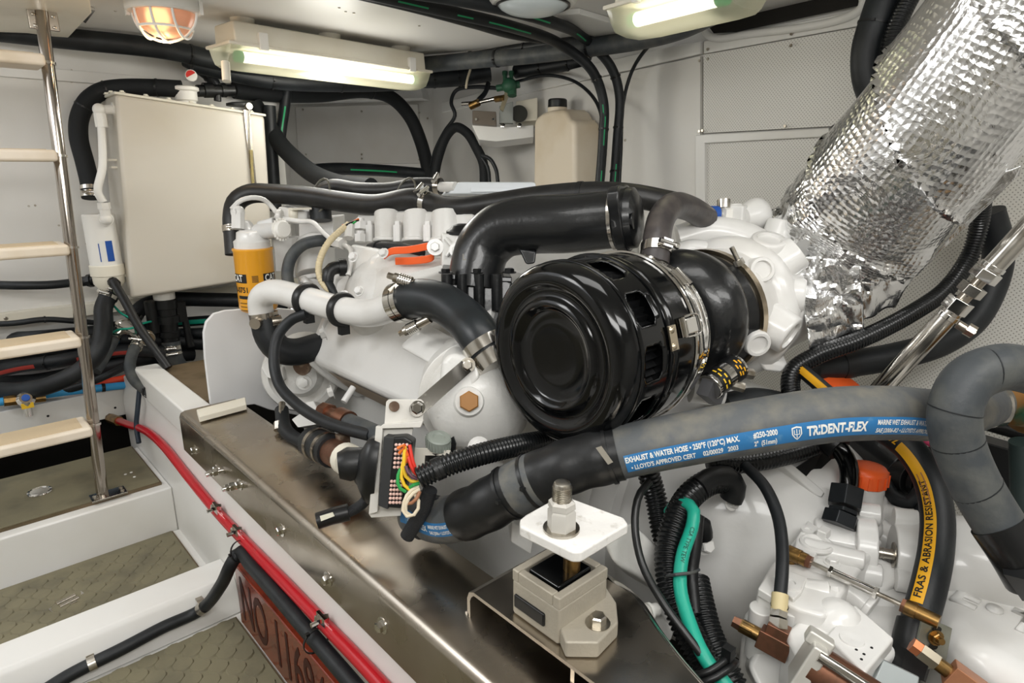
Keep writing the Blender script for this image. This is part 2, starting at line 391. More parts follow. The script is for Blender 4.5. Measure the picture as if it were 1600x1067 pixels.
latch(PZ(106, 941, 0.001), fp2, 0.25)
m = M(); c = PZ(62, 768, 0.136); m.torus(c, (0, 0, 1), 0.026, 0.004, 24, 8); m.cyl(c, c+V((0, 0, 0.002)), 0.024); obj('ring_pull', m, CHROME, fp1)
for px in ((205, 738), (210, 745), (196, 741)):
    m = M(); c = PZ(*px, 0.135); m.sphere(c, 0.004, flat=0.4); obj('paint_spot', m, WHITE, fp1)
# engine bed (near side stringer) and the far one
m = M(); prof = [(0.40, -0.06), (0.40, 0.262), (0.412, 0.30), (0.412, 0.335), (0.53, 0.335), (0.53, -0.28), (0.42, -0.28)]
m.hull3([(x, 0.0, z) for x, z in prof], (0, 2.36, 0)); bed = struct('trim_1', m, WHITE, bevel=0.004)
m = M(); m.span((0.405, 1.64, 0.335), (0.475, 2.16, 0.412)); obj('bed_curb', m, WHITE, bed, bevel=0.006)
m = M(); m.span((1.42, 0.2, -0.28), (1.56, 2.36, 0.20)); struct('trim_2', m, WHITE, bevel=0.004)
m = M(); m.span((0.475, 1.735, 0.37), (0.95, 2.14, 0.40)); struct('trim_3', m, BROWNW)
# hull-side and end walls
def quadwall(name, a, b, z0, z1, material, parent=None, th=0.02, nrm=None):
    a, b = V(a), V(b); d = (b-a).normalized(); nn = V(nrm) if nrm else V((0, 0, 1)).cross(d); L = (b-a).length
    m = M(); f = [V((a.x, a.y, z0)), V((b.x, b.y, z0)), V((b.x, b.y, z1)), V((a.x, a.y, z1))]; k = [p+nn*th for p in f]
    m._add(f+k, [(0, 1, 2, 3), (7, 6, 5, 4), (0, 4, 5, 1), (1, 5, 6, 2), (2, 6, 7, 3), (3, 7, 4, 0)], [((0, z0), (L, z0), (L, z1), (0, z1))]+[None]*5)
    return struct(name, m, material, parent) if parent is None else obj(name, m, material, parent)
wb = quadwall('wall_back', (-1.3, 2.55, 0), (1.12, 2.55, 0), 0.50, 1.62, WALLM, nrm=(0, 1, 0))
wrc = quadwall('wall_recess', (-1.3, 2.62, 0), (1.12, 2.62, 0), 0.2, 0.56, WALLM, nrm=(0, 1, 0)); quadwall('bilge_side', (-1.3, 2.60, 0), (1.12, 2.60, 0), -0.3, 0.2, DARK, wrc, nrm=(0, 1, 0))  # dark bilge sheet, put in to blacken the shaded gap under the ledge
m = M(); m.span((-1.3, 2.535, 1.270), (1.12, 2.55, 1.305)); obj('seam_batten', m, WALLM, wb, bevel=0.002)
m = M(); m.span((-1.3, 2.52, 0.52), (1.12, 2.555, 0.562)); obj('wall_ledge', m, CREAM, wb, bevel=0.003)
for x in (0.10, 0.30):
    m = M(); m.lathe([(0, 0.006), (0.002, 0.004)], (x+0.05, 2.52, 0.545), (0, -1, 0), 10); obj('screw', m, ZINC, wb)
for px, py in ((45, 322), (55, 321), (92, 352), (112, 110), (112, 128), (135, 381)):
    m = M(); m.lathe([(0, 0.0035), (0.002, 0.003)], PY(px, py, 2.55), (0, -1, 0), 8); obj('screw', m, ZINC, wb)
m = M(); m.span((-1.3, 2.37, 0.195), (0.52, 2.62, 0.292)); ledge = struct('trim_4', m, WHITE, bevel=0.004)
for px, py in ((180, 637), (75, 650)):
    m = M(); m.lathe([(0, 0.004), (0.002, 0.003)], PY(px, py, 2.37), (0, -1, 0), 8); obj('screw', m, LETK, ledge)
quadwall('wall_alcove_side', (1.12, 2.55, 0), (1.60, 3.58, 0), -0.3, 1.62, WALLM, nrm=(-0.9, 0.43, 0))
pn = (V((2.108, 2.93, 0))-V((1.60, 3.58, 0))).normalized(); pnn = V((-pn.y, pn.x, 0)); pnn = -pnn if pnn.dot(V((1, 1, 0))) > 0 else pnn
wa = quadwall('wall_alcove', (1.60, 3.58, 0), (2.16, 2.863, 0), -0.3, 1.62, WALLM, nrm=tuple(-pnn))
def PA(x, y, off=0.0): return PP(x, y, V((2.108, 2.93, 0))+pnn*off, pnn)
m = M(); m.hull3([PA(465, 168, 0.0), PA(655, 163, 0.0), PA(661, 255, 0.0), PA(470, 255, 0.0)], pnn*0.03); ap = obj('access_panel', m, mat('alcove_panel', 'D9D7D3', 0.22, col2='CFCBC4', nscale=3), wa, bevel=0.004)
m = M(); m.hull3([PA(450, 152, 0), PA(668, 140, 0), PA(672, 158, 0), PA(452, 164, 0)], pnn*0.12); obj('shelf_edge', m, WHITE, wa, bevel=0.005)
for px, py in ((473, 171), (565, 174), (478, 241), (478, 247), (565, 241), (565, 248), (655, 243), (655, 249), (655, 176), (668, 185)):
    m = M(); m.lathe([(0, 0.006), (0.003, 0.005)], PA(px, py, 0.031), pnn, 8); obj('screw', m, ZINC, ap)
# right wall: backing, panels, trims
wr = quadwall('wall_right', W0-WD*0.75+V((0, 0, 0))-WN*0.012, W0+WD*3.05-WN*0.012, -0.3, 1.65, WALLM, nrm=tuple(-WN))
def wpanel(name, px, off, th, material, parent, bev=0.0):
    pts = [PW(x, y, off) for x, y in px]; k = len(pts); uv = [((p-W0).dot(WD), p.z) for p in pts]
    m = M(); m._add(pts+[p-WN*th for p in pts], [tuple(range(k)), tuple(range(k, 2*k))[::-1]]+[(i, i+k, (i+1) % k+k, (i+1) % k) for i in range(k)], [uv, uv[::-1]]+[None]*k)
    return obj(name, m, material, parent, bevel=bev)
wpanel('wall_panel', [(690, 175), (1094, 88), (1094, 520), (690, 420)], 0.004, 0.012, WALLM, wr)
wpanel('wall_panel', [(1099, 86), (1345, 42), (1650, -15), (1650, 150), (1320, 196), (1099, 208)], 0.004, 0.012, PERF, wr)
wpanel('wall_panel', [(1102, 224), (1320, 212), (1650, 195), (1650, 900), (1102, 700)], 0.002, 0.012, PERF, wr)
wpanel('panel_frame', [(1086, 211), (1320, 199), (1650, 182), (1650, 196), (1320, 212), (1101, 224), (1101, 520), (1086, 520)], 0.014, 0.014, WHITE, wr, 0.003)
wpanel('wall_rail', [(690, 160), (940, 96), (1060, 70), (1094, 64), (1094, 84), (690, 176)], 0.014, 0.016, WHITE, wr, 0.003)
wpanel('wall_rail', [(1099, 64), (1345, 15), (1345, 40), (1099, 84)], 0.010, 0.014, WHITE, wr, 0.003)
for px, py in ((1237, 53), (1236, 71), (1106, 77), (1106, 92), (1093, 95), (1093, 205), (1098, 204), (1227, 197), (1209, 215), (1294, 206), (982, 98), (885, 128), (977, 219), (1027, 90), (1015, 100)):
    m = M(); m.lathe([(0, 0.0045), (0.003, 0.004)], PW(px, py, 0.012 if 195 < py < 206 or py < 85 else 0.004), WN, 8); obj('screw', m, ZINC, wr)
# slot at the top of the right wall; a flat dark sheet paints its shade
slot = [(1140, -30), (1105, 12), (1098, 32), (1103, 52), (1120, 60), (1160, 55), (1345, 14), (1345, -30)]
wpanel('slot_shade_sheet', [(1112, 20), (1106, 40), (1115, 52), (1150, 50), (1345, 8), (1345, -60), (1150, -60)], 0.012, 0.002, DARK, wr)
sp = Path([PW(x, y, 0.014) for x, y in slot]); m = M(); m.tube(sp, 0.010, 10); obj('slot_rim', m, WHITE, wr)
# ceiling
m = M(); e = [PZ(0, 35, 1.41), PZ(341, 80, 1.41), PZ(660, 96, 1.41), PZ(830, 72, 1.41), PZ(1000, 60, 1.41), V((1.72, 0.4, 1.41)), V((1.55, -0.7, 1.41)), V((-1.2, -0.7, 1.41)), V((-1.2, 0.9, 1.41)), V((-0.12, 0.9, 1.41)), V((-0.12, 2.27, 1.41))]
m.hull3(e, (0, 0, 0.03)); ceil = struct('ceiling', m, CEILM)
m = M(); m.span((-0.1, 1.2, 1.62), (2.4, 3.7, 1.65)); obj('deckhead', m, DARK, ceil)
m = M(); m.hull3([PZ(860, 25, 1.395), PZ(905, 22, 1.395), PZ(985, 45, 1.395), PZ(1058, 86, 1.395), PZ(1010, 80, 1.395), PZ(880, 45, 1.395)], (0, 0, 0.015)); obj('ceiling_panel', m, WHITE, ceil, bevel=0.003)
for px, py in ((863, 16), (881, 9), (843, 23), (958, 34), (540, 18), (553, 20), (530, 12), (180, 17), (655, 40)):
    m = M(); m.lathe([(0, 0.004), (0.002, 0.003)], PZ(px, py, 1.41), (0, 0, -1), 8); obj('screw', m, ZINC, ceil)
m = M(); m.hull3([PZ(-60, 30, 1.405), PZ(40, 34, 1.405), PZ(103, 43, 1.405), PZ(140, 0, 1.405), PZ(130, -60, 1.405), PZ(-60, -60, 1.405)], (0, 0, -0.03)); obj('hatch_coaming', m, CREAM, ceil, bevel=0.003)
m = M(); m.hull3([PZ(122, 25, 1.409), PZ(133, 32, 1.409), PZ(148, 12, 1.409), PZ(136, 8, 1.409)], (0, 0, -0.008)); obj('ceiling_catch', m, STEEL, ceil, bevel=0.001)

quadwall('wall_left', (-1.2, -0.7, 0), (-1.2, 2.62, 0), -0.3, 1.42, WALLM, nrm=(-1, 0, 0))
quadwall('wall_front', (-1.2, -0.7, 0), (1.52, -0.7, 0), -0.3, 1.42, WALLM, nrm=(0, -1, 0))
# ================================================================ LAMPS
# round-ended caged bulkhead lamp
c = PZ(253, -8, 1.41); c.z = 1.41
t = thing('bulkhead_lamp', 'white caged bulkhead lamp with glowing amber lens on the ceiling', 'lamp', c)
ax = V((0, 0, -1)); ux = (RGT*1.0).normalized(); DS = 0.85
m = M(); m.lathe([(0, 0.082), (0.012, 0.088), (0.035, 0.088), (0.04, 0.083), (0.04, 0.07), (0.0, 0.07)], c, ax, 40, ux, closed=True, sw=DS); obj('housing', m, PLAST, t)
lm = mat('amber_lens_glass', 'D8B49C', 0.4, trans=0.3)
m = M(); pr = [(0.036+0.062*math.sin(a*PI/2/8), 0.071*math.cos(a*PI/2/8)+0.0005) for a in range(9)]; m.lathe(pr, c, ax, 64, ux, sw=DS)
for i, p in enumerate(m.v):
    if i % 64 % 2: d = p-c; p.x -= d.x*0.02; p.y -= d.y*0.02
obj('lens', m, lm, t, angle=80)
m = M(); m.sphere(c+V((-0.012, 0, -0.05)), 0.022); obj('bulb', m, mat('lamp_bulb', 'FFE0B0', 0.5, emit='FFC890', estr=5), t)
for k in (-0.6, 0.0, 0.6):
    pts = []
    for i in range(13):
        a = PI*i/12; y = math.cos(a)*0.075*math.sqrt(1-k*k)*DS; pts.append(c+ux*0.075*k+ax.cross(ux)*y+ax*(0.036+math.sin(a)*0.069*math.sqrt(1-0.55*k*k)))
    m = M(); m.tube(Path(pts), 0.0032, 8); obj('guard_bar', m, PLAST, t)
pts = [c+ux*0.079*math.cos(PI*i/12)+ax*(0.036+0.069*math.sin(PI*i/12)) for i in range(13)]; m = M(); m.tube(Path(pts), 0.0032, 8); obj('guard_bar', m, PLAST, t)
m = M(); m.torus(c+ax*0.075, ax, 0.060, 0.0032, 40, 8, sw=DS); obj('guard_ring', m, PLAST, t)
for s in (-1, 1):
    m = M(); m.box(c+ux*s*0.09+ax*0.03, (0.008, 0.012, 0.03)); obj('guard_clip', m, PLAST, t)
bl = bpy.data.lights.new('bulb_light', 'POINT'); bl.energy = 0.35; bl.color = (1, 0.7, 0.4); bl.shadow_soft_size = 0.02
o = bpy.data.objects.new('bulb_light', bl); COL.objects.link(o); o.location = c+V((-0.012, 0, -0.12))
# fluorescent fixtures
DIFF = bpy.data.materials.new('frosted_diffuser'); DIFF.use_nodes = True; nt = DIFF.node_tree
for n in list(nt.nodes):
    if n.type == 'BSDF_PRINCIPLED': nt.nodes.remove(n)
out = nt.nodes['Material Output']; a1 = nt.nodes.new('ShaderNodeBsdfTransparent'); a2 = nt.nodes.new('ShaderNodeBsdfTranslucent'); a3 = nt.nodes.new('ShaderNodeBsdfGlossy'); a3.inputs['Roughness'].default_value = 0.2
a2.inputs['Color'].default_value = (0.95, 0.93, 0.80, 1); a1.inputs['Color'].default_value = (0.97, 0.97, 0.9, 1); x1 = nt.nodes.new('ShaderNodeMixShader'); x1.inputs[0].default_value = 0.32; x2 = nt.nodes.new('ShaderNodeMixShader'); x2.inputs[0].default_value = 0.06
nt.links.new(a1.outputs[0], x1.inputs[1]); nt.links.new(a2.outputs[0], x1.inputs[2]); nt.links.new(x1.outputs[0], x2.inputs[1]); nt.links.new(a3.outputs[0], x2.inputs[2]); nt.links.new(x2.outputs[0], out.inputs[0])
TUBEM = mat('fluorescent_tube', 'FFFFFF', 0.4, emit='FFFBE0', estr=2.3)
GREENC = mat('green_end_cap', '1FA06A', 0.4)
def fluoro(A, B, label, clips=True):
    A, B = V(A), V(B); d = (B-A).normalized(); s = V((0, 0, 1)).cross(d); L = (B-A).length; z = V((0, 0, 1)); c = (A+B)/2
    t = thing('fluorescent_fixture', label, 'light fixture', (c.x, c.y, c.z-0.06))
    def ringr(u, hw, z0, k=0): return None
    m = M(); rr = []
    for u in (0.012, L-0.012): rr.append([A+d*u+s*y+z*h for y, h in ((-0.062, 0.0), (-0.056, 0.058), (0.056, 0.058), (0.062, 0.0))])
    m.loft(rr); obj('body', m, CREAM, t, bevel=0.006)
    m = M(); m.loft([[A+d*u+s*y+z*h for y, h in ((-0.072, -0.006), (-0.072, 0.003), (0.072, 0.003), (0.072, -0.006))] for u in (-0.012, L+0.012)]); obj('rim', m, CREAM, t, bevel=0.003)
    m = M(); sec = [(0.066, -0.006), (0.062, -0.035), (0.046, -0.056), (0.02, -0.061), (-0.02, -0.061), (-0.046, -0.056), (-0.062, -0.035), (-0.066, -0.006)]
    rings = []
    for u, k in ((-0.004, 0.86), (0.012, 0.97), (0.05, 1.0), (L-0.05, 1.0), (L-0.012, 0.97), (L+0.004, 0.86)): rings.append([A+d*(u if k > 0.9 or True else u)+s*y*(k if h < -0.01 else 1)+z*(h*(k if h < -0.01 else 1)) for y, h in sec])
    m.loft(rings, cap=False, close=False)
    for r in (rings[0], rings[-1]): m._add(r, [tuple(range(len(r)))])
    obj('diffuser', m, DIFF, t, angle=50, recalc=False)
    for y in (-0.022,):
        m = M(); m.cyl(A+d*0.045+s*y-z*0.028, B-d*0.045+s*y-z*0.028, 0.0145, n=16); tb = obj('tube', m, TUBEM, t)
        for u0, u1 in ((0.028, 0.046), (L-0.046, L-0.028)):
            m = M(); m.cyl(A+d*u0+s*y-z*0.028, A+d*u1+s*y-z*0.028, 0.016, n=16); obj('tube_end_cap', m, GREENC, tb)
    for u in (0.09, L-0.08):
        m = M(); m.box(A+d*u-s*0.067+z*0.012, (0.026, 0.016, 0.045)); obj('clip', m, PLAST, t, bevel=0.002)
    for u in (0.07, L*0.5, L-0.07):
        m = M(); m.cyl(A+d*u+z*0.058, A+d*u+z*(1.41-A.z), 0.03, 0.034, n=14); obj('foot', m, CREAM, t)
    return t
A = PZ(345, 70, 1.334); B = PZ(652, 114, 1.334)
fl = fluoro(A, B, 'long cream fluorescent fixture with lit tube above the grey-white tank')
m = M(); cg = A-V((0, 0, 0))+V((0.03, 0.03, 0)); m.cyl(P(352, 97, 1.62), P(354, 127, 1.62), 0.011, n=10); obj('cable_gland', m, CREAM, fl)
pl = bpy.data.lights.new('fixture_glow', 'POINT'); pl.energy = 3.4; pl.shadow_soft_size = 0.1; pl.color = (1, 0.98, 0.92)
o = bpy.data.objects.new('fixture_glow', pl); COL.objects.link(o); o.location = (A+B)/2+V((0, 0, -0.13))
fluoro(PZ(985, 17, 1.338), PZ(1170, -35, 1.338), 'lit fluorescent fixture cut off by the top edge, near foil-wrapped pipe')
m = M(); c = PZ(833, -12, 1.41); t = thing('dome_lamp', 'white round ceiling lamp cut off by top edge above black hoses', 'lamp', (c.x, c.y, 1.37))
m.lathe([(0, 0.105), (0.02, 0.105), (0.028, 0.098), (0.028, 0.09), (0, 0.09)], c, (0, 0, -1), 40, closed=True); obj('housing', m, PLAST, t)
m = M(); m.lathe([(0.02, 0.089)]+[(0.022+0.03*math.sin(PI/2*i/6), 0.088*math.cos(PI/2*i/6)+0.0003) for i in range(7)], c, (0, 0, -1), 40); obj('lens', m, mat('pale_blue_lens', 'D5DEE0', 0.2), t)
m = M(); m.ring(c+V((0, 0, -0.03)), (0, 0, 1), 0.086, 0.004, 0.004, 40); obj('seal', m, BLKPL, t)

# ================================================================ LADDER
RA = PZ(160, 772, 0.135); RB = PZ(62, 0, 1.40); rd = RB-RA; LO = V((-0.42, 0, 0))
t = thing('ladder', 'chrome tubular ladder with cream plastic treads', 'ladder', RA)
for off in (V((0, 0, 0)), LO):
    m = M(); m.cyl(RA+off, RB+off, 0.0145, n=20); r_ = obj('rail', m, RAILM, t)
    m = M(); m.box(RA+off+V((0.012, -0.012, 0.0)), (0.085, 0.05, 0.005)); b_ = obj('foot_plate', m, STEEL, t, bevel=0.001)
    for dx, dy in ((-0.02, -0.008), (0.045, -0.02), (0.045, 0.0), (-0.02, -0.03)): bolt(b_, RA+off+V((dx, dy, 0.002)), (0, 0, 1), 0.005, 0.004, 0)
    m = M(); m.box(RB+off+V((0, 0.0, -0.03)), (0.062, 0.012, 0.075)); b_ = obj('top_plate', m, BRSTEEL, t, bevel=0.002)
    for dx in (-0.02, 0.02):
        for dz in (-0.06, -0.035, -0.01): bolt(b_, RB+off+V((dx, -0.007, dz)), (0, -1, 0), 0.004, 0.003, 0)
def railz(py): return min(((RA+rd*k/400) for k in range(401)), key=lambda q: abs((533.5-FPX*((q-CAM).dot(UPV))/((q-CAM).dot(FWD)))-py))
for i, py in enumerate((98, 243, 386, 526, 662)):
    q = railz(py); x0, x1 = q.x-0.40, q.x-0.012
    m = M(); m.span((x0, q.y-0.062, q.z-0.014), (x1, q.y+0.05, q.z+0.014)); tr = obj('tread', m, TREAD, t, bevel=0.008, seg=3)
    m = M(); m.span((x0+0.015, q.y-0.048, q.z+0.0135), (x1-0.02, q.y+0.04, q.z+0.0155)); obj('grip_strip', m, TREADT, tr)
    m = M(); m.ring(q, rd, 0.0145, 0.006, 0.003); obj('tread_collar', m, STEEL, tr)
# ================================================================ LEFT SIDE: TANK, CANISTER, HOSES
TY = 2.30
tl, tr_, br_, bl_ = PY(180, 146, TY), PY(414, 181, TY), PY(430, 433, TY), PY(205, 467, TY)
t = thing('header_tank', 'large grey-white box tank with sight gauge on back wall', 'tank', (0.7, 2.38, 0.60))
m = M(); m.hull3([bl_, br_, tr_, tl], (0, 0.20, 0)); obj('body', m, TANKM, t, bevel=0.012, seg=3)
m = M(); m.hull3([tl+V((-0.003, -0.003, -0.002)), tr_+V((0.003, -0.003, -0.002)), tr_+V((0.003, -0.003, 0.006)), tl+V((-0.003, -0.003, 0.006))], (0, 0.206, 0)); lid = obj('lid', m, CREAM, t, bevel=0.002)
for k in range(7): bolt(lid, tl.lerp(tr_, (k+0.3)/7)+V((0, 0.004, 0.006)), (0, 0, 1), 0.006, 0.006, 1.5, CREAM)
for k in range(3): bolt(lid, tl+V((0, 0.05+0.06*k, 0.006)), (0, 0, 1), 0.006, 0.006, 1.5, CREAM)
g0, g1 = PY(389, 172, TY-0.012), PY(396, 300, TY-0.012)
m = M(); m.box(g0.lerp(g1, 0.5)+V((0, 0.007, 0)), (0.018, 0.004, (g0-g1).length)); g = obj('sight_gauge', m, BRSTEEL, t)
m = M(); m.cyl(g1, g0, 0.0055, n=12); obj('gauge_glass', m, GLASSY, g)
m = M(); m.cyl(g1, g1.lerp(g0, 0.52), 0.0035, n=10); obj('gauge_level', m, mat('yellow_gauge_fluid', 'D8C063', 0.4), g)
m = M(); m.cyl(g0+V((0, 0.01, 0.012)), g0+V((0, -0.008, 0.012)), 0.011, n=14); obj('gauge_valve', m, ZINC, g)
# outlet under the tank
q = PY(257, 466, 2.38); q.z = 0.60
m = M(); m.lathe([(0, 0.034), (0.03, 0.034)], q, (0, 0, -1), 24); oc = obj('outlet_collar', m, PLAST, t, bevel=0.003)
m = M(); m.lathe([(0.028, 0.030), (0.032, 0.037), (0.06, 0.037), (0.062, 0.032), (0.085, 0.032), (0.087, 0.039), (0.112, 0.039), (0.114, 0.03), (0.14, 0.03), (0.142, 0.035), (0.16, 0.035), (0.162, 0.028), (0.2, 0.028)], q, (0, 0, -1), 24); obj('outlet_valve', m, BLKPL, oc)
m = M(); m.box(q+V((0.045, 0.0, -0.08)), (0.03, 0.03, 0.07)); m.cyl(q+V((0.055, 0, -0.11)), q+V((0.062, 0, -0.21)), 0.011, 0.014, n=12); obj('valve_lever', (lambda k: (k.cyl(q+V((-0.045, 0, -0.03)), q+V((-0.045, 0, -0.14)), 0.02, n=12), k)[1])(M()), BLKPL, oc); obj('valve_handle', m, BLKPL, oc)
# filler and gauge on top
q = PY(291, 152, 2.35)
m = M(); m.lathe([(0, 0.028), (0.012, 0.028), (0.016, 0.034), (0.042, 0.034), (0.046, 0.041), (0.055, 0.041), (0.058, 0.036)], q+V((0, 0, -0.025)), (0, 0, 1), 24); fc = obj('filler_neck', m, PLAST, t)
m = M(); c = q+V((0.018, -0.02, 0.065)); m.lathe([(0, 0.018), (0.008, 0.018), (0.009, 0.016)], c, (-0.4, -1, 0.1), 20); gd = obj('filler_gauge', m, PLAST, fc)
m = M(); a_, u_, w_ = frame_of((-0.4, -1, 0.1)); m._add([c+a_*0.0098]+[c+a_*0.0098+(u_*math.cos(x)+w_*math.sin(x))*0.0155 for x in [math.radians(-60+20*i) for i in range(10)]], [(0, i, i+1) for i in range(1, 10)]); obj('gauge_red_sector', m, mat('gauge_red', 'CE2A22', 0.4), fc, recalc=False)
m = M(); m.cyl(PY(308, 142, 2.36), PY(365, 141, 2.36), 0.019, n=16); m.cyl(PY(318, 141, 2.36), PY(332, 141, 2.36), 0.024, n=16); m.cyl(PY(345, 141, 2.36), PY(352, 141, 2.36), 0.023, n=16); m.cyl(PY(340, 141, 2.36), PY(340, 158, 2.36), 0.012, n=12); obj('overflow_valve', m, BLKPL, t)
m = M(); m.lathe([(0, 0.045), (0.008, 0.045), (0.012, 0.03)], PY(375, 166, 2.38), (0, 0, 1), 24); obj('sender_plate', m, BLKPL, t)
for py in (250, 400):
    m = M(); q = PY(178, py, 2.36); m.box(q, (0.035, 0.03, 0.006)); m.box(q+V((0.002, 0, -0.022)), (0.03, 0.03, 0.006)); m.box(q+V((0.015, 0, -0.011)), (0.005, 0.03, 0.028)); obj('wall_bracket', m, CREAM, t)
# big black sleeved hose from the tank top down to the canister
Z = 1.98
hp = [P(284, 139, 2.06), P(245, 137, 2.04), P(190, 137, 2.02), P(160, 142, 2.0), P(137, 158, Z), P(124, 185, Z), P(123, 215, Z), P(133, 255, Z), P(140, 285, Z), P(143, 310, Z)]
h, pa = hose('coolant_hose', 'thick black sleeved hose arching over the tank top left corner', hp, 0.0265, FOAMB)
for k in (pa.pix(130, 165), pa.pix(165, 140), pa.pix(245, 137)): tie(h, pa, k, 0.0270)
clamp(h, pa, pa.L-0.012, 0.027, 0.018); clamp(h, pa, pa.L-0.032, 0.027, 0.012, False)
hp = [P(365, 141, 2.30), P(430, 147, 2.42), P(500, 148, 2.6), P(570, 142, 2.75), P(612, 153, 2.85), P(640, 182, 2.92), P(657, 220, 2.95), P(668, 262, 2.95), P(672, 292, 2.95)]
h, pa = hose('coolant_hose', 'thick black hose arching right from the tank over the access panel', hp, 0.030, FOAMB); tie(h, pa, pa.pix(580, 145), 0.0305)
# canister with blue label
ct = PY(152, 336, 2.36); cb = PY(160, 428, 2.36); cb.x = ct.x+0.002; R_ = 0.046
t = thing('water_filter_canister', 'white cylindrical canister with blue label left of the tank', 'canister', cb)
H = ct.z-cb.z
m = M(); m.lathe([(0, R_*0.98), (H, R_*0.98), (H+0.004, R_*0.9)], cb, (0, 0, 1), 32); can = obj('body', m, PLAST, t)
m = M(); m.lathe([(-0.005, R_*1.05), (0.028, R_*1.05), (0.03, R_)], cb, (0, 0, 1), 32); obj('base_band', m, CREAM, t, bevel=0.002)
m = M(); m.lathe([(-0.005, 0.045), (-0.03, 0.044), (-0.055, 0.026)], cb, (0, 0, 1), 28); obj('sump', m, CREAM, t)
fn = lambda x, y: V((cb.x+(R_*0.98+0.0007)*math.sin(x/R_-0.35), cb.y-(R_*0.98+0.0007)*math.cos(x/R_-0.35), cb.z+0.045+y))
wrap_patch('label', fn, -0.006, 0.034, -0.002, 0.062, LETW, can, 8, 2); wrap_patch('label_blue', lambda x, y: fn(x, y)+V((0.0003, -0.0004, 0)), 0.014, 0.034, -0.002, 0.062, mat('label_navy', '1E4FA0', 0.5), can, 8, 2)
wrap_patch('label_blue', lambda x, y: fn(x, y)+V((0.0003, -0.0004, 0)), -0.006, -0.003, -0.002, 0.055, MATS['label_navy'], can, 2, 2)
m = M(); q = ct+V((0.012, -0.055, -0.01)); m.sphere(q, 0.018); m.cyl(q, q+V((0, 0.02, 0)), 0.021, n=16); m.cyl(q, q+V((0, 0, 0.05)), 0.015, n=16); m.cyl(q+V((0, 0, 0.03)), q+V((0, 0, 0.05)), 0.018, n=6); obj('elbow_fitting', m, PLAST, t)
e0 = PY(158, 188, 2.34)
m = M(); pa = Path([q+V((0, 0, 0.05)), PY(153, 300, 2.31), PY(160, 262, 2.32), PY(160, 225, 2.33), e0]); m.tube(pa, 0.0115, 12); wp = obj('riser_pipe', m, PLAST, t)
m = M(); m.cyl(e0+V((0, 0, -0.02)), e0+V((0, 0, 0.02)), 0.018, n=8); m.sphere(e0+V((0, 0, 0.03)), 0.019); m.cyl(e0+V((0, 0, 0.03)), e0+V((0.06, 0, 0.035)), 0.014, n=14); m.cyl(e0+V((0.035, 0, 0.033)), e0+V((0.055, 0, 0.034)), 0.021, n=6); obj('riser_elbow', m, PLAST, t)
m = M(); q = cb+V((0.01, -0.02, -0.055)); m.lathe([(0, 0.012), (0.02, 0.014), (0.03, 0.008)], q, (0.3, -1, 0), 8); obj('drain_plug', m, mat('green_grey_plug', '5C6B58', 0.5), t)
m = M(); q = cb+V((0.065, 0, 0.0)); m.box(q, (0.05, 0.02, 0.03)); m.box(q+V((0.02, 0, 0.02)), (0.015, 0.02, 0.04)); obj('bracket', m, CREAM, t)
hp = [cb+V((0.006, 0, -0.05)), P(162, 480, 2.02), P(162, 505, 2.0), P(155, 545, 1.96), P(130, 575, 1.94), P(90, 597, 1.92), P(40, 610, 1.92), P(-40, 612, 1.92)]
h, pa = hose('raw_water_hose', 'thick black hose from canister bottom sweeping left behind ladder', hp, 0.0265, RUBBER); clamp(h, pa, 0.012, 0.027, 0.012); clamp(h, pa, 0.03, 0.027, 0.012)
hp = [P(-40, 446, 1.93), P(30, 446, 1.96), P(80, 445, 2.0), P(118, 441, 2.05), P(150, 437, 2.05)]
h, pa = hose('drain_hose', 'black hose running left across wall below the canister', hp, 0.0135, RUBBER)
m = M(); e0 = P(172, 436, 2.02); m.cyl(P(128, 440, 2.05), P(150, 437, 2.05), 0.016, n=12); m.cyl(P(138, 439, 2.05), P(144, 438, 2.05), 0.021, n=8); m.cyl(P(150, 437, 2.05), e0, 0.017, n=12); m.sphere(e0, 0.021); m.cyl(e0, P(180, 444, 2.0), 0.017, n=10); obj('tee_fitting', m, BLKPL, h)
hp = [P(177, 440, 2.0), P(195, 470, 1.98), P(220, 515, 1.96), P(245, 550, 1.95), P(263, 575, 1.95)]
h, pa = hose('taped_hose', 'black taped hose slanting down below the tank left corner', hp, 0.0135, TAPE)
hp = [P(-40, 508, 1.93), P(20, 505, 1.96), P(70, 499, 2.0), P(120, 502, 2.06), P(190, 507, 2.15)]
h, pa = hose('thin_cable', 'thin black cable along the wall below the cream ledge', hp, 0.009, RUBBER, n=10, cat='cable'); tie(h, pa, pa.pix(70, 499), 0.0095)
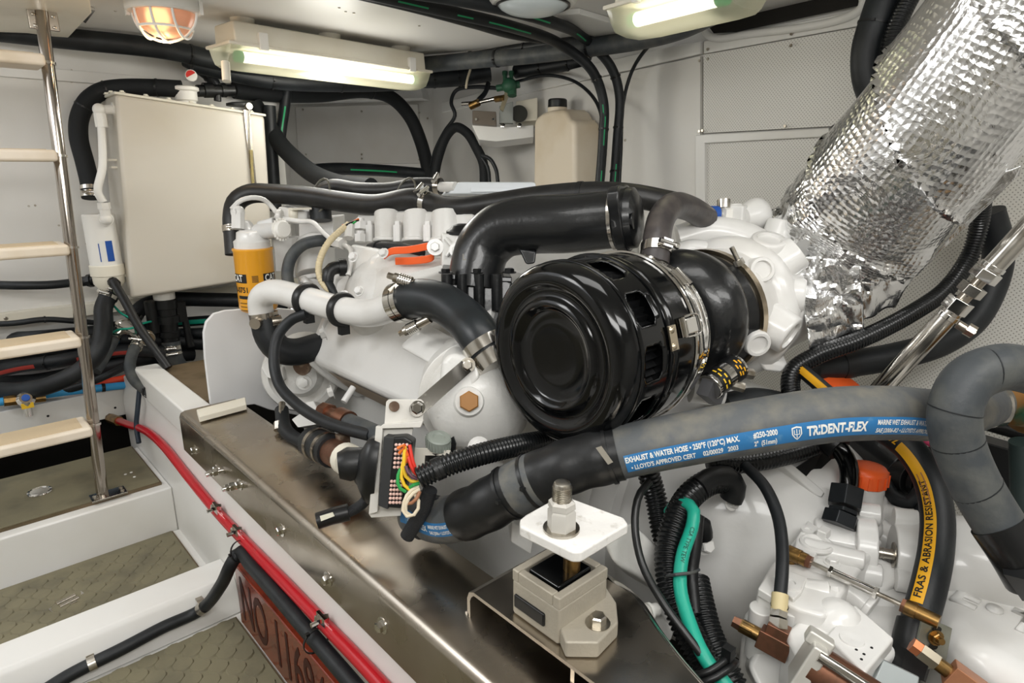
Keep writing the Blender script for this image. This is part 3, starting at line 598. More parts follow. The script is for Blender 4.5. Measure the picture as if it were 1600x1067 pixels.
# dark hoses of the recess, one with red print
for k, (lab, pts, r) in enumerate((('black hose with long red print stripe behind the fourth tread', [P(-40, 588, 2.02), P(30, 572, 2.03), P(90, 564, 2.04), P(130, 556, 2.08), P(200, 547, 2.15), P(260, 550, 2.2)], 0.022),
                     ('thick black hose filling the middle of the recess behind ladder', [P(-60, 575, 2.10), P(40, 560, 2.12), P(120, 545, 2.16), P(220, 532, 2.24), P(330, 535, 2.35)], 0.030),
                     ('thick black hose at the back of the recess under the ledge', [P(-60, 535, 2.10), P(60, 528, 2.12), P(150, 520, 2.18), P(260, 512, 2.3)], 0.026),
                     ('thick black hose low in the recess above the blue pipe', [P(-60, 606, 2.08), P(60, 596, 2.10), P(140, 580, 2.13), P(215, 560, 2.2), P(300, 552, 2.35)], 0.028),
                     ('black hose lying uppermost in the recess behind the ladder', [P(-40, 552, 2.05), P(60, 545, 2.06), P(140, 535, 2.1), P(230, 525, 2.2)], 0.024),
                     ('thin black hose above the blue water pipe behind ladder', [P(-40, 628, 1.99), P(60, 617, 2.0), P(120, 605, 2.02), P(170, 585, 2.05), P(205, 567, 2.1)], 0.012),
                     ('black hose behind the tank outlet running right toward engine', [P(196, 505, 2.3), P(240, 520, 2.3), P(330, 520, 2.3), P(420, 520, 2.35)], 0.020),
                     ('thick black hose under the tank bottom running right behind filter', [P(205, 500, 2.22), P(225, 478, 2.25), P(262, 468, 2.3), P(320, 468, 2.33), P(390, 470, 2.36), P(450, 475, 2.4)], 0.026))):
    h, pa = hose('bilge_hose', lab, pts, r, RUBBER)
    if k == 0:
        fn = wrap_fn(pa, 0, r, 0.35); wrap_patch('red_stripe', fn, 0.30, pa.L*0.72, -0.006, 0.007, mat('red_print', 'A83A30', 0.6), h, 40, 3)
        wrap_patch('red_stripe', fn, pa.L*0.80, pa.L*0.92, -0.006, 0.007, MATS['red_print'], h, 20, 3); tie(h, pa, pa.pix(75, 566), r+0.001)
    if 'under the tank' in lab: clamp(h, pa, 0.02, r, 0.014)
# strainer tube (chrome) with grey hose bending over the bed
a0, a1 = P(190, 507, 2.12), P(232, 530, 2.02)
t = thing('steel_cooler', 'short polished steel cylinder under the tank with hose stubs', 'cooler', a1)
m = M(); m.cyl(a0, a1, 0.023, n=24); obj('body', m, STEEL, t, bevel=0.003)
for k in (0.12, 0.88): m = M(); m.ring(a0.lerp(a1, k), a1-a0, 0.023, 0.012, 0.003); obj('band', m, CHROME, t)
m = M(); m.cyl(a0.lerp(a1, 0.75), P(214, 545, 2.0), 0.014, n=14); obj('spout', (lambda k: (k.cyl(a0.lerp(a1, 0.2), P(180, 524, 2.06), 0.013, n=14), k)[1])(M()), STEEL, t); obj('spout', m, STEEL, t)
hp = [P(216, 535, 2.02), P(207, 552, 1.98), P(203, 572, 1.95), P(209, 592, 1.92), P(222, 604, 1.90), P(234, 612, 1.88)]
h, pa = hose('elbow_hose', 'short grey-black curved hose hanging over end of the engine bed', hp, 0.0165, RUBBERG); clamp(h, pa, 0.012, 0.017, 0.010); clamp(h, pa, 0.026, 0.017, 0.008, False); tie(h, pa, pa.L-0.004, 0.019, 0.008)
hp = [P(181, 526, 2.06), P(170, 547, 2.02), P(158, 568, 2.0), P(150, 580, 1.98)]
h, pa = hose('elbow_hose', 'short blue-black hose stub beside the ladder rail', hp, 0.015, RUBBERG); clamp(h, pa, 0.01, 0.0155, 0.010)
for lab, pts in (('green earth wire looping between cooler and canister', [P(178, 478, 2.06), P(190, 490, 2.05), P(208, 500, 2.05), P(216, 515, 2.03)]), ('green wire tied on the chrome cooler', [P(172, 522, 2.04), P(185, 515, 2.03), P(205, 513, 2.03), P(225, 505, 2.1), P(248, 500, 2.2)])):
    hose('earth_wire', lab, pts, 0.0035, GREENW, n=8, cat='wire')
h, pa = hose('green_band_hose', 'black hose with wide green band behind the tank outlet', [P(240, 506, 2.32), P(300, 502, 2.34), P(380, 496, 2.36)], 0.018, RUBBER)
wrap_patch('green_stripe', wrap_fn(pa, 0, 0.018, 0.15), 0.04, pa.L*0.62, -0.008, 0.008, GREENW, h, 20, 4)
hp = [P(259, 556, 2.17), P(275, 572, 2.1), P(292, 586, 2.06)]
qo = PY(257, 466, 2.38)
h, pa = hose('tank_outlet_hose', 'short dark hose with steel clamps below the tank outlet valve', [V((qo.x, qo.y, 0.42)), V((qo.x, qo.y-0.005, 0.36)), V((qo.x+0.02, qo.y-0.01, 0.30))], 0.031, RUBBERG); clamp(h, pa, 0.02, 0.031, 0.014); clamp(h, pa, 0.04, 0.031, 0.01)
# blue and red pipes on the ledge
hp = [PY(-30, 632, 2.36), PY(0, 628, 2.36), PY(60, 618, 2.36), PY(140, 608, 2.36), PY(212, 600, 2.36)]
h, pa = hose('water_pipe', 'bright blue water pipe along the white ledge behind ladder', hp, 0.0125, BLUEP, cat='pipe'); tie(h, pa, pa.pix(160, 605), 0.0128, 0.01, 'pipe_clip')
q = PY(39, 624, 2.33)
m = M(); m.cyl(q-V((0.05, 0, -0.006)), q+V((0.05, 0, -0.004)), 0.016, n=8); m.cyl(q, q+V((0, -0.03, 0.0)), 0.014, n=14); b_ = obj('stop_valve', m, BRASS, h)
m = M(); m.lathe([(0.0, 0.022), (0.012, 0.024), (0.02, 0.016)], q+V((0, -0.028, 0.004)), (0, -0.8, 0.6), 16); obj('valve_knob', m, CHROME, b_)
m = M(); m.lathe([(0.0, 0.011), (0.004, 0.01)], q+V((0, -0.044, 0.017)), (0, -0.8, 0.6), 16); obj('valve_cap', m, MATS['label_navy'], b_)
m = M(); m.cyl(q+V((0, -0.025, -0.012)), q+V((0, -0.03, -0.045)), 0.011, n=12); obj('valve_stem', m, CHROME, b_)
m = M(); m.box(q+V((0, -0.05, -0.006)), (0.03, 0.004, 0.016)); obj('valve_tag', m, YEL2, b_)
hose('water_pipe', 'orange-red pipe above the blue pipe on the white ledge', [PY(110, 606, 2.40), PY(165, 597, 2.38), PY(207, 588, 2.37), PY(228, 583, 2.37)], 0.0115, REDP, cat='pipe')
hose('thin_cable', 'short dark blue cable hanging at the end of engine bed', [P(218, 608, 1.93), P(215, 640, 1.92), P(213, 665, 1.92), P(217, 692, 1.9)], 0.007, mat('navy_cable', '1E2A38', 0.5), n=8, cat='cable')
# red hose and the black hose along the bed
RX = 0.388
hp = [P(184, 657, 2.08), P(200, 663, 2.0), PX(228, 673, 0.385), PX(255, 696, RX), PX(300, 752, RX), PX(340, 800, RX), PX(380, 843, RX), PX(440, 905, RX), PX(505, 973, RX), PX(560, 1030, RX), PX(620, 1095, RX)]
h, pa = hose('red_hose', 'glossy red hose running along the side of the engine bed', hp, 0.0115, REDH)
m = M(); m.cyl(P(172, 653, 2.12), P(186, 658, 2.07), 0.016, n=8); obj('hose_fitting', m, BRASS, h)
for px in ((345, 792), (377, 828), (512, 965)):
    q = PX(*px, 0.392); m = M(); m.cyl(q, q+V((-0.02, 0.004, 0.004)), 0.008, n=6); m.box(q+V((-0.010, 0, 0.0)), (0.006, 0.03, 0.022)); m.cyl(q+V((-0.018, 0, 0)), q+V((-0.03, 0, 0)), 0.0045, n=8); obj('p_clip', m, CHROME, h)
KX = 0.372
hp = [PZ(60, 1085, 0.02), PZ(110, 1054, 0.022), PZ(190, 1014, 0.03), PZ(255, 980, 0.035), PZ(310, 955, 0.04), P(345, 915, 1.36), P(362, 880, 1.32), PX(374, 862, KX), PX(392, 882, KX), PX(425, 920, KX), PX(464, 966, KX), PX(512, 1022, KX), PX(570, 1090, KX)]
h2, pa2 = hose('black_hose', 'black hose crossing the floor and running under the red hose', hp, 0.0135, RUBBER)
for px in ((375, 846), (512, 985)): tie(h2, pa2, pa2.pix(*px), 0.022, 0.004)
for px in ((140, 1030), (320, 952)):
    u = pa2.pix(*px); q = pa2.at(u); m = M(); m.ring(q, pa2.tan(u), 0.0135, 0.014, 0.002, 16); m.box(q+V((0, 0.02, 0.012)), (0.014, 0.02, 0.004)); obj('hose_clip', m, ZINC, h2)
# registration board
bz0, bz1 = 0.022, 0.172; by1 = 1.295; by0 = 0.70; bx = 0.372
q = PX(545, 1050, bx); by0 = q.y-0.02
t = thing('registration_board', 'varnished mahogany board carved with numbers on engine bed side', 'sign', (bx, (by0+by1)/2, bz0))
m = M(); m.span((bx, by0, bz0), (0.40, by1, bz1)); brd = obj('board', m, WOOD, t, bevel=0.003)
L_ = by1-by0; vs, fs = text_geo('NO 1169433', 0.13, 0.0015); x1 = max(v.x for v in vs); x0 = min(v.x for v in vs); sx = (L_-0.05)/(x1-x0)
text_on('carved_number', 'NO 1169433', 0.13, flat_fn((bx-0.0008, by1-0.02, (bz0+bz1)/2-0.003), (0, -sx, 0), (0, 0, 1.18)), WOODD, t, 0.0015)
# ================================================================ GIRDER AND MOUNT
t = thing('engine_girder', 'polished stainless girder capping the near engine bed', 'girder', (0.46, 0.9, 0.315))
prof = [(0.393, 0.314), (0.393, 0.402), (0.397, 0.412), (0.407, 0.416), (0.532, 0.416), (0.532, 0.34), (0.527, 0.34), (0.527, 0.411), (0.410, 0.411), (0.402, 0.407), (0.399, 0.40), (0.399, 0.314)]
m = M(); m.hull3([(x, 0.12, z) for x, z in prof], (0, 1.53, 0)); gd = obj('cap_channel', m, BRSTEEL, t, angle=50)
m = M(); m.span((0.399, 1.628, 0.3365), (0.527, 1.65, 0.409)); obj('end_plate', m, BRSTEEL, t)
for px in ((305, 703), (340, 733), (375, 757), (440, 828), (513, 904), (598, 977)):
    bolt(t, PX(*px, 0.393), (-1, 0, 0), 0.0085, 0.010, 1.5, CHROME)
for px in ((372, 757), (345, 735)):
    q = PX(*px, 0.393); m = M(); m.cyl(q, q+V((-0.032, 0, 0)), 0.005, n=10); m.cyl(q+V((-0.008, 0, 0)), q+V((-0.018, 0, 0)), 0.0095, n=6); m.cyl(q+V((-0.02, 0, 0)), q+V((-0.026, 0, 0)), 0.0085, n=6); obj('stud', m, CHROME, t)
# bridge bracket carrying the mount
t = thing('mount_bracket', 'bent stainless bracket on the girder under the engine mount', 'bracket', (0.52, 0.4, 0.416))
poly = [(0.452, 0.563), (0.452, 0.22), (0.515, 0.22), (0.548, 0.31), (0.572, 0.36), (0.604, 0.42), (0.604, 0.563)]
m = M(); m.hull3([(x, y, 0.455) for x, y in poly], (0, 0, 0.005)); obj('bridge_plate', m, BRSTEEL, t)
prof = [(0.577, 0.416), (0.577, 0.444), (0.573, 0.455), (0.563, 0.460), (0.563, 0.455), (0.568, 0.450), (0.571, 0.443), (0.571, 0.416)]
m = M(); m.hull3([(0.452, y, z) for y, z in prof], (0.15, 0, 0)); obj('bent_leg', m, BRSTEEL, t, angle=50)
m = M(); m.tube(Path([V((x, y, 0.449)) for x, y in ((0.515, 0.22), (0.548, 0.31), (0.572, 0.36), (0.604, 0.42), (0.61, 0.5))]), 0.011, 16); obj('rolled_edge', m, STEEL, t)
m = M(); m.span((0.47, 0.40, 0.416), (0.57, 0.406, 0.454)); obj('web', m, BRSTEEL, t)
m = M(); m.tube(Path([V((0.452, 0.578, 0.418)), V((0.53, 0.578, 0.418))]), 0.004, 8); obj('weld', m, STEEL, t)
# rubber engine mount
t = thing('engine_mount', 'cast grey engine mount block with white bolted plate on top', 'mount', (0.51, 0.45, 0.46))
bx0, bx1, by0_, by1_ = 0.463, 0.552, 0.420, 0.500
m = M(); m.hull3([(bx0, by0_, 0.46), (bx1, by0_, 0.46), (bx1, by1_, 0.46), (bx0, by1_, 0.46)], (0, 0, 0.05))
body = obj('body', m, MOUNTM, t, bevel=0.004)
m = M()
for a, b in (((bx0, by0_), (bx1, by0_+0.011)), ((bx0, by1_-0.011), (bx1, by1_)), ((bx0, by0_+0.011), (bx0+0.011, by1_-0.011)), ((bx1-0.011, by0_+0.011), (bx1, by1_-0.011))): m.span((*a, 0.508), (*b, 0.524))
obj('rim', m, MOUNTM, t, bevel=0.002)
m = M(); m.span((bx0-0.003, by0_+0.022, 0.474), (bx0+0.002, by1_-0.006, 0.492)); obj('rubber_pad', m, BLKPL, t, bevel=0.002)
m = M(); m.hull3([*[PZ(x, y, 0.482) for x, y in ((872, 975), (884, 1003), (935, 1004), (966, 972), (963, 940), (940, 905), (900, 905))]], (0, 0, -0.022)); ft = obj('foot', m, MOUNTM, t, bevel=0.003)
bolt(ft, PZ(934, 974, 0.4815), (0, 0, 1), 0.010, 0.012, 1.5)
m = M(); m.span((bx0+0.014, by0_+0.014, 0.510), (bx1-0.014, by1_-0.014, 0.5255)); obj('rubber_core', m, BLKGLOSS, t, bevel=0.004)
mc = V((0.515, 0.448, 0)); PZ0 = 0.590
m = M(); m.cyl(mc+V((0, 0, 0.52)), mc+V((0, 0, PZ0)), 0.0105, n=16); st = obj('stud', m, BRASS, t)
for k in range(10): pass
m = M(); m.lathe([(0.545, 0.013), (0.549, 0.017), (0.562, 0.017), (0.566, 0.015), (0.566, 0.022), (0.576, 0.022), (0.578, 0.018)], mc, (0, 0, 1), 18); obj('lock_nut', m, mat('corroded_nut', 'A39A88', 0.5, 0.7, col2='6B5C48', nscale=60), st)
pts = [PZ(x, y, PZ0+0.014) for x, y in ((812, 811), (822, 803), (878, 772), (975, 808), (982, 818), (908, 862), (894, 862), (812, 822))]
m = M(); m.hull3(pts, (0, 0, -0.014)); pl_ = obj('top_plate', m, mat('chipped_white_plate', 'E2E0DC', 0.5, col2='B9B4AA', nscale=60, nlo=0.6, nhi=0.75, bump=0.3, bscale=150), t, bevel=0.003)
q = PZ(877, 827, PZ0+0.014); 
m = M(); m.lathe([(0, 0.021), (0.003, 0.021)], q, (0, 0, 1), 24); obj('washer', m, ZINC, pl_)
m = M(); m.lathe([(0.003, 0.0165), (0.024, 0.0165), (0.027, 0.014), (0.028, 0.016), (0.035, 0.0155), (0.038, 0.012)], q, (0, 0, 1), 6); obj('top_nut', m, mat('grey_painted_nut', 'C4C1BA', 0.45, 0.2), pl_)
m = M(); m.lathe([(0.036, 0.0105), (0.056, 0.0105), (0.059, 0.009), (0.06, 0.006)], q, (0, 0, 1), 16)
for k in range(8): m.ring(q+V((0, 0, 0.038+k*0.0022)), (0, 0, 1), 0.0105, 0.0011, 0.0007, 16)
obj('stud_end', m, ZINC, pl_)
# white mount arm running back to the engine
m = M(); m.hull3([P(940, 845, 0.86), P(985, 812, 0.90), P(1035, 860, 0.93), P(1040, 930, 0.94), P(1000, 905, 0.91), P(958, 880, 0.87)], V((0.05, 0.02, -0.05))); arm = obj('mount_arm', m, ENGC, t, bevel=0.008)
m = M(); m.hull3([P(800, 815, 0.98), P(835, 840, 0.98), P(830, 868, 0.98), P(798, 848, 0.98)], V((0.03, 0.04, -0.0))); obj('arm_tab', m, ENGC, t, bevel=0.003)

# ================================================================ AIR FILTER AND TURBOCHARGER (axis athwartships)
C = P(858, 558, 0.875); a = V((1, 0.0, 0)).normalized(); uz = V((0, 0, 1)); uw = V((0, -1, 0))
t = thing('air_filter', 'large gloss black round air filter canister with window slots', 'air filter', C+a*0.1-uz*0.13)
def ring_pt(h, r, th): return C+a*h+(uw*math.cos(th)+uz*math.sin(th))*r
prof = [(0.0115, 1e-5), (0.0105, 0.04), (0.0105, 0.062), (0.008, 0.067), (0.001, 0.072), (0.0, 0.076), (0.006, 0.082), (0.0085, 0.086), (0.0085, 0.094), (0.004, 0.099), (0.002, 0.108), (0.004, 0.118), (0.010, 0.125), (0.020, 0.1295), (0.034, 0.130)]
m = M(); m.lathe(prof, C, a, 72, ref=uz); obj('front_cover', m, BLKGLOSS, t, angle=60, recalc=True)
m = M(); NW = 11; per = 20; n = NW*per; rows = [0.034, 0.0415, 0.043, 0.046, 0.076, 0.079, 0.0805, 0.092, 0.096]; hole = {1: range(6, 15), 2: range(5, 16), 3: range(4, 17), 4: range(5, 16), 5: range(6, 15)}
for h in rows:
    for i in range(n): m.v.append(ring_pt(h, 0.130, 2*PI*(i+1)/n+0.30))
for j in range(len(rows)-1):
    for i in range(n):
        k = i % per
        if j in hole and k in hole[j]: continue
        m.f.append((j*n+i, j*n+(i+1) % n, (j+1)*n+(i+1) % n, (j+1)*n+i)); m.uv.append(None)
o = obj('slotted_shell', m, BLKGLOSS, t, angle=50, recalc=True); s_ = o.modifiers.new('sol', 'SOLIDIFY'); s_.thickness = 0.003; s_.offset = 0
m = M(); k = 120; m.v = []; rows2 = (0.03, 0.16)
for h in rows2:
    for i in range(k): m.v.append(ring_pt(h, 0.113 if i % 2 else 0.105, 2*PI*i/k))
m.f = [(i, (i+1) % k, (i+1) % k+k, i+k) for i in range(k)]; m.uv = [None]*k; obj('pleated_element', m, BLKPL, t, angle=10)
m = M(); m.lathe([(0.094, 0.128), (0.095, 0.1335), (0.099, 0.135), (0.103, 0.1335), (0.104, 0.129), (0.110, 0.131), (0.112, 0.1325), (0.116, 0.1325), (0.118, 0.130), (0.166, 0.130), (0.176, 0.1285)], C, a, 72, ref=uz); obj('rear_shell', m, BLKGLOSS, t, angle=50)
m = M(); m.lathe([(0.160, 0.131), (0.161, 0.1335), (0.164, 0.1335), (0.165, 0.131)], C, a, 72, ref=uz, closed=True); obj('retaining_wire', m, CHROME, t)
m = M(); m.lathe([(0.176, 0.1), (0.176, 0.1285), (0.196, 0.127), (0.202, 0.122), (0.206, 0.119), (0.222, 0.117), (0.226, 0.112), (0.226, 0.09)], C, a, 72, ref=uz); obj('chrome_collar', m, CHROME, t, angle=40)
th = math.radians(19)
def fr(h, th, r): 
    d = uw*math.cos(th)+uz*math.sin(th); return C+a*h+d*r, Matrix((a, d.cross(a), d)).transposed()
p, R = fr(0.143, th, 0.1365); m = M(); m.box(p, (0.026, 0.022, 0.008), R); lt = obj('toggle_latch', m, CHROME, t, bevel=0.002)
p, R = fr(0.125, th, 0.135); m = M(); m.box(p, (0.014, 0.026, 0.006), R); m.cyl(p+R@V((0, -0.014, 0.004)), p+R@V((0, 0.014, 0.004)), 0.003, n=10); obj('latch_hinge', m, STEEL, lt)
m = M(); q = [R@V(x) + C+a*0.0+V((0, 0, 0)) for x in ((0, 0, 0),)]; pp, R2 = fr(0.150, th, 0.138)
m.tube(Path([pp+R2@V((-0.02, -0.014, 0)), pp+R2@V((0.012, -0.015, 0.001)), pp+R2@V((0.014, 0.0, 0.001)), pp+R2@V((0.012, 0.015, 0.001)), pp+R2@V((-0.02, 0.014, 0))], False), 0.0016, 8); obj('latch_bail', m, CHROME, lt)
p, R = fr(0.100, math.radians(15), 0.1355); m = M(); m.box(p, (0.016, 0.034, 0.004), R); hs = obj('catch_plate', m, mat('plated_catch', 'C9BDA6', 0.3, 1.0), t, bevel=0.001)
for s in (-1, 1):
    m = M(); m.sphere(p+R@V((-0.003, s*0.011, 0.002)), 0.005, R@V((0, 0, 1)), 12, 6, 0.6); obj('rivet', m, MATS['plated_catch'], hs)
m = M(); p, R = fr(0.19, math.radians(52), 0.128); m.box(p, (0.012, 0.03, 0.006), R); m.cyl(p+R@V((0, -0.02, 0.004)), p+R@V((0, 0.012, 0.004)), 0.004, n=10); obj('band_bolt', m, CHROME, t)
m = M(); m.hull3([P(985, 690, 0.93), P(1040, 676, 0.95), P(1042, 690, 0.95), P(990, 700, 0.93)], V((0.01, 0.01, 0.004))); m.hull3([P(1022, 680, 0.96), P(1034, 655, 0.97), P(1040, 672, 0.97)], V((0.004, 0.002, 0))); obj('torn_tape', m, mat('grey_tape', '55534F', 0.4), t)
# turbocharger
TB = C+a*0.0
t = thing('turbocharger', 'black compressor and white water-cooled turbine housing behind air filter', 'turbocharger', C+a*0.45-uz*0.16)
m = M(); m.lathe([(0.215, 0.080), (0.25, 0.082), (0.28, 0.075), (0.32, 0.072)], C, a, 40, ref=uz); obj('inlet', m, BLKCAST, t)
# compressor scroll: radius grows round the axis
rings = []; N = 64
for i in range(N+1):
    th = 2*PI*i/N-2.4; k = i/N; rr = 0.032+0.024*k; Rc = 0.070+0.006*k; d = uw*math.cos(th)+uz*math.sin(th); cc = C+a*0.335+d*Rc
    rings.append([cc+d*rr*math.cos(x)+a*rr*1.15*math.sin(x) for x in [2*PI*j/18 for j in range(18)]])
m = M(); m.loft(rings); m.lathe([(0.28, 0.05), (0.29, 0.085), (0.36, 0.09), (0.385, 0.108), (0.395, 0.110), (0.40, 0.09)], C, a, 48, ref=uz); sc = obj('compressor_scroll', m, BLKCAST, t, angle=60)
text_on('cast_mark', 'S 7223 H', 0.02, lambda x, y: ring_pt(0.297-y*0.9, 0.108+y*0.35, math.radians(-38)+x/0.10), mat('cast_letters', '3A3A38', 0.5), sc, 0.0005)
m = M(); m.ring(C+a*0.40, a, 0.110, 0.016, 0.006, 56); vb = obj('v_band_clamp', m, mat('bronze_tinted_steel', 'B5A68E', 0.25, 1.0), t)
p0, p1 = P(1143, 386, 1.06), P(1176, 452, 1.07); m = M(); m.cyl(p0, p1, 0.0042, n=10); m.cyl(p0.lerp(p1, 0.30), p0.lerp(p1, 0.42), 0.0085, n=6); m.cyl(p0.lerp(p1, 0.62), p0.lerp(p1, 0.72), 0.009, n=10); m.cyl(p0.lerp(p1, 0.92), p1, 0.008, n=10); obj('t_bolt', m, ZINC, vb)
pth = Path([P(1150, 420, 1.09), P(1174, 452, 1.08), P(1184, 490, 1.08), P(1178, 530, 1.08)]); m = M(); m.tube(pth, 0.006, 8); obj('band_strap', m, MATS['bronze_tinted_steel'], vb)
# white turbine housing
def blob(o, axis, prof, n=40, amp=0.0, seed=0):
    m = M(); m.lathe(prof, o, axis, n, ref=uz)
    return m
m = blob(C, a, [(0.405, 0.085), (0.407, 0.110), (0.425, 0.114), (0.44, 0.112), (0.465, 0.114), (0.50, 0.120), (0.54, 0.122), (0.57, 0.120), (0.595, 0.117), (0.62, 0.115), (0.70, 0.112), (0.72, 0.11)])
th_ = obj('turbine_housing', m, ENGW, t, angle=60)
m = M(); m.torus(C+a*0.485, a, 0.100, 0.034, 56, 14); obj('volute', m, ENGW, t, angle=60)
def boss(px, py, z, r, L, d=None, recess=True, par=None):
    p = P(px, py, z); d = V(d).normalized() if d is not None else (CAM-p).normalized(); m = M()
    pr = [(-L, r*1.25), (-0.006, r*1.03), (-0.002, r), (0, r*0.94), (0, r*0.72), (-0.005, r*0.68), (-0.005, 1e-5)] if recess else [(-L, r*1.2), (-0.004, r), (0, r*0.9), (0.0, 1e-5)]
    m.lathe(pr, p, d, 26); return obj('boss', m, ENGW, par or t, angle=50)
boss(1192, 421, 1.07, 0.0215, 0.09, (-0.65, -0.7, 0.25)); boss(1186, 539, 1.055, 0.022, 0.09, (-0.55, -0.75, -0.15)); boss(1236, 525, 1.08, 0.034, 0.11, (0.05, -0.85, -0.35)); boss(1203, 372, 1.14, 0.031, 0.08, (-0.25, -0.3, 1)); boss(1248, 392, 1.14, 0.033, 0.12, (0.45, -0.6, 0.6), False); boss(1258, 462, 1.11, 0.030, 0.11, (0.4, -0.9, 0.0), False); boss(1225, 345, 1.2, 0.03, 0.1, (0.2, -0.1, 1), False)
m = M(); m.hull3([P(1175, 555, 1.13), P(1235, 570, 1.15), P(1222, 585, 1.15), P(1195, 582, 1.14)], V((0.06, 0.05, 0.02))); obj('drain_boss', m, ENGW, t, bevel=0.008)
m = M(); m.tube(Path([P(1060, 375, 1.25), P(1110, 362, 1.24), P(1165, 372, 1.22), P(1205, 395, 1.2)]), 0.030, 16); obj('water_jacket_rib', m, ENGW, t, angle=60)
m = M(); m.tube(Path([P(1052, 398, 1.2), P(1080, 388, 1.2), P(1120, 395, 1.18)]), 0.018, 12); obj('jacket_lip', m, ENGW, t, angle=60)
# water outlet fitting on top
t = thing('vent_fitting', 'white round vent fitting with blue-banded nipple on turbine housing', 'fitting', P(1150, 352, 1.25))
m = M(); m.cyl(P(1148, 357, 1.25), P(1146, 320, 1.25), 0.019, n=8); m.box(P(1152, 338, 1.25), (0.045, 0.045, 0.045)); obj('block', m, ENGW, t, bevel=0.004)
m = M(); m.lathe([(-0.03, 0.022), (-0.01, 0.03), (0.0, 0.034), (0.012, 0.034), (0.018, 0.030), (0.018, 1e-5)], P(1178, 337, 1.25), (0.85, -0.3, 0.1), 28); obj('dished_cap', m, ENGW, t, angle=50)
m = M(); m.cyl(P(1105, 335, 1.24), P(1140, 335, 1.25), 0.011, n=14); ni = obj('nipple', m, CHROME, t)
m = M(); m.cyl(P(1110, 335, 1.24), P(1121, 335, 1.243), 0.0165, n=14); obj('blue_band', m, MATS['label_navy'], ni)
m = M(); m.cyl(P(1126, 335, 1.244), P(1139, 335, 1.25), 0.02, n=6); obj('hex_nut', m, PLAST, ni)
m = M(); m.cyl(P(1131, 325, 1.24), P(1131, 312, 1.24), 0.013, n=14); obj('clamp_knob', m, STEEL, ni)
hp = [P(1023, 412, 1.045), P(1025, 392, 1.05), P(1027, 368, 1.06), P(1035, 338, 1.09), P(1053, 321, 1.13), P(1078, 326, 1.18), P(1103, 341, 1.23)]
h, pa = hose('silicone_elbow', 'dark grey elbow hose behind the air filter top', hp, 0.0235, mat('dark_silicone', '3A3636', 0.38, col2='524C48', nscale=25, bump=0.2, bscale=90), n=20); clamp(h, pa, 0.026, 0.024, 0.016, sdir=(-0.4, -1, 0.2))

# ================================================================ FOIL-WRAPPED EXHAUST
FOIL = bpy.data.materials.new('crumpled_foil'); FOIL.use_nodes = True; nt = FOIL.node_tree; b = nt.nodes['Principled BSDF']
b.inputs['Base Color'].default_value = (0.80, 0.80, 0.80, 1); b.inputs['Metallic'].default_value = 1; b.inputs['Roughness'].default_value = 0.2
geo = nt.nodes.new('ShaderNodeNewGeometry'); uvn = nt.nodes.new('ShaderNodeUVMap')
vo = nt.nodes.new('ShaderNodeTexVoronoi'); vo.inputs['Scale'].default_value = 95; vo.inputs['Randomness'].default_value = 0.25; nt.links.new(uvn.outputs['UV'], vo.inputs['Vector'])
v2 = nt.nodes.new('ShaderNodeTexVoronoi'); v2.inputs['Scale'].default_value = 26; v2.distance = 'MANHATTAN'; nt.links.new(geo.outputs['Position'], v2.inputs['Vector'])
n2 = nt.nodes.new('ShaderNodeTexNoise'); n2.inputs['Scale'].default_value = 11; n2.inputs['Detail'].default_value = 5; n2.inputs['Distortion'].default_value = 1.5; nt.links.new(geo.outputs['Position'], n2.inputs['Vector'])
b1 = nt.nodes.new('ShaderNodeBump'); b1.inputs['Strength'].default_value = 0.75; b1.inputs['Distance'].default_value = 0.002; nt.links.new(vo.outputs['Distance'], b1.inputs['Height'])
b2 = nt.nodes.new('ShaderNodeBump'); b2.inputs['Strength'].default_value = 0.1; b2.inputs['Distance'].default_value = 0.006; nt.links.new(v2.outputs['Distance'], b2.inputs['Height']); nt.links.new(b1.outputs['Normal'], b2.inputs['Normal'])
b3 = nt.nodes.new('ShaderNodeBump'); b3.inputs['Strength'].default_value = 0.42; b3.inputs['Distance'].default_value = 0.012; nt.links.new(n2.outputs['Fac'], b3.inputs['Height']); nt.links.new(b2.outputs['Normal'], b3.inputs['Normal']); nt.links.new(b3.outputs['Normal'], b.inputs['Normal'])
from mathutils import noise as mn
E0, E1 = P(1262, 446, 1.26), P(1328, 358, 1.20); E2, E3 = P(1460, 200, 1.02), P(1625, -20, 0.88)
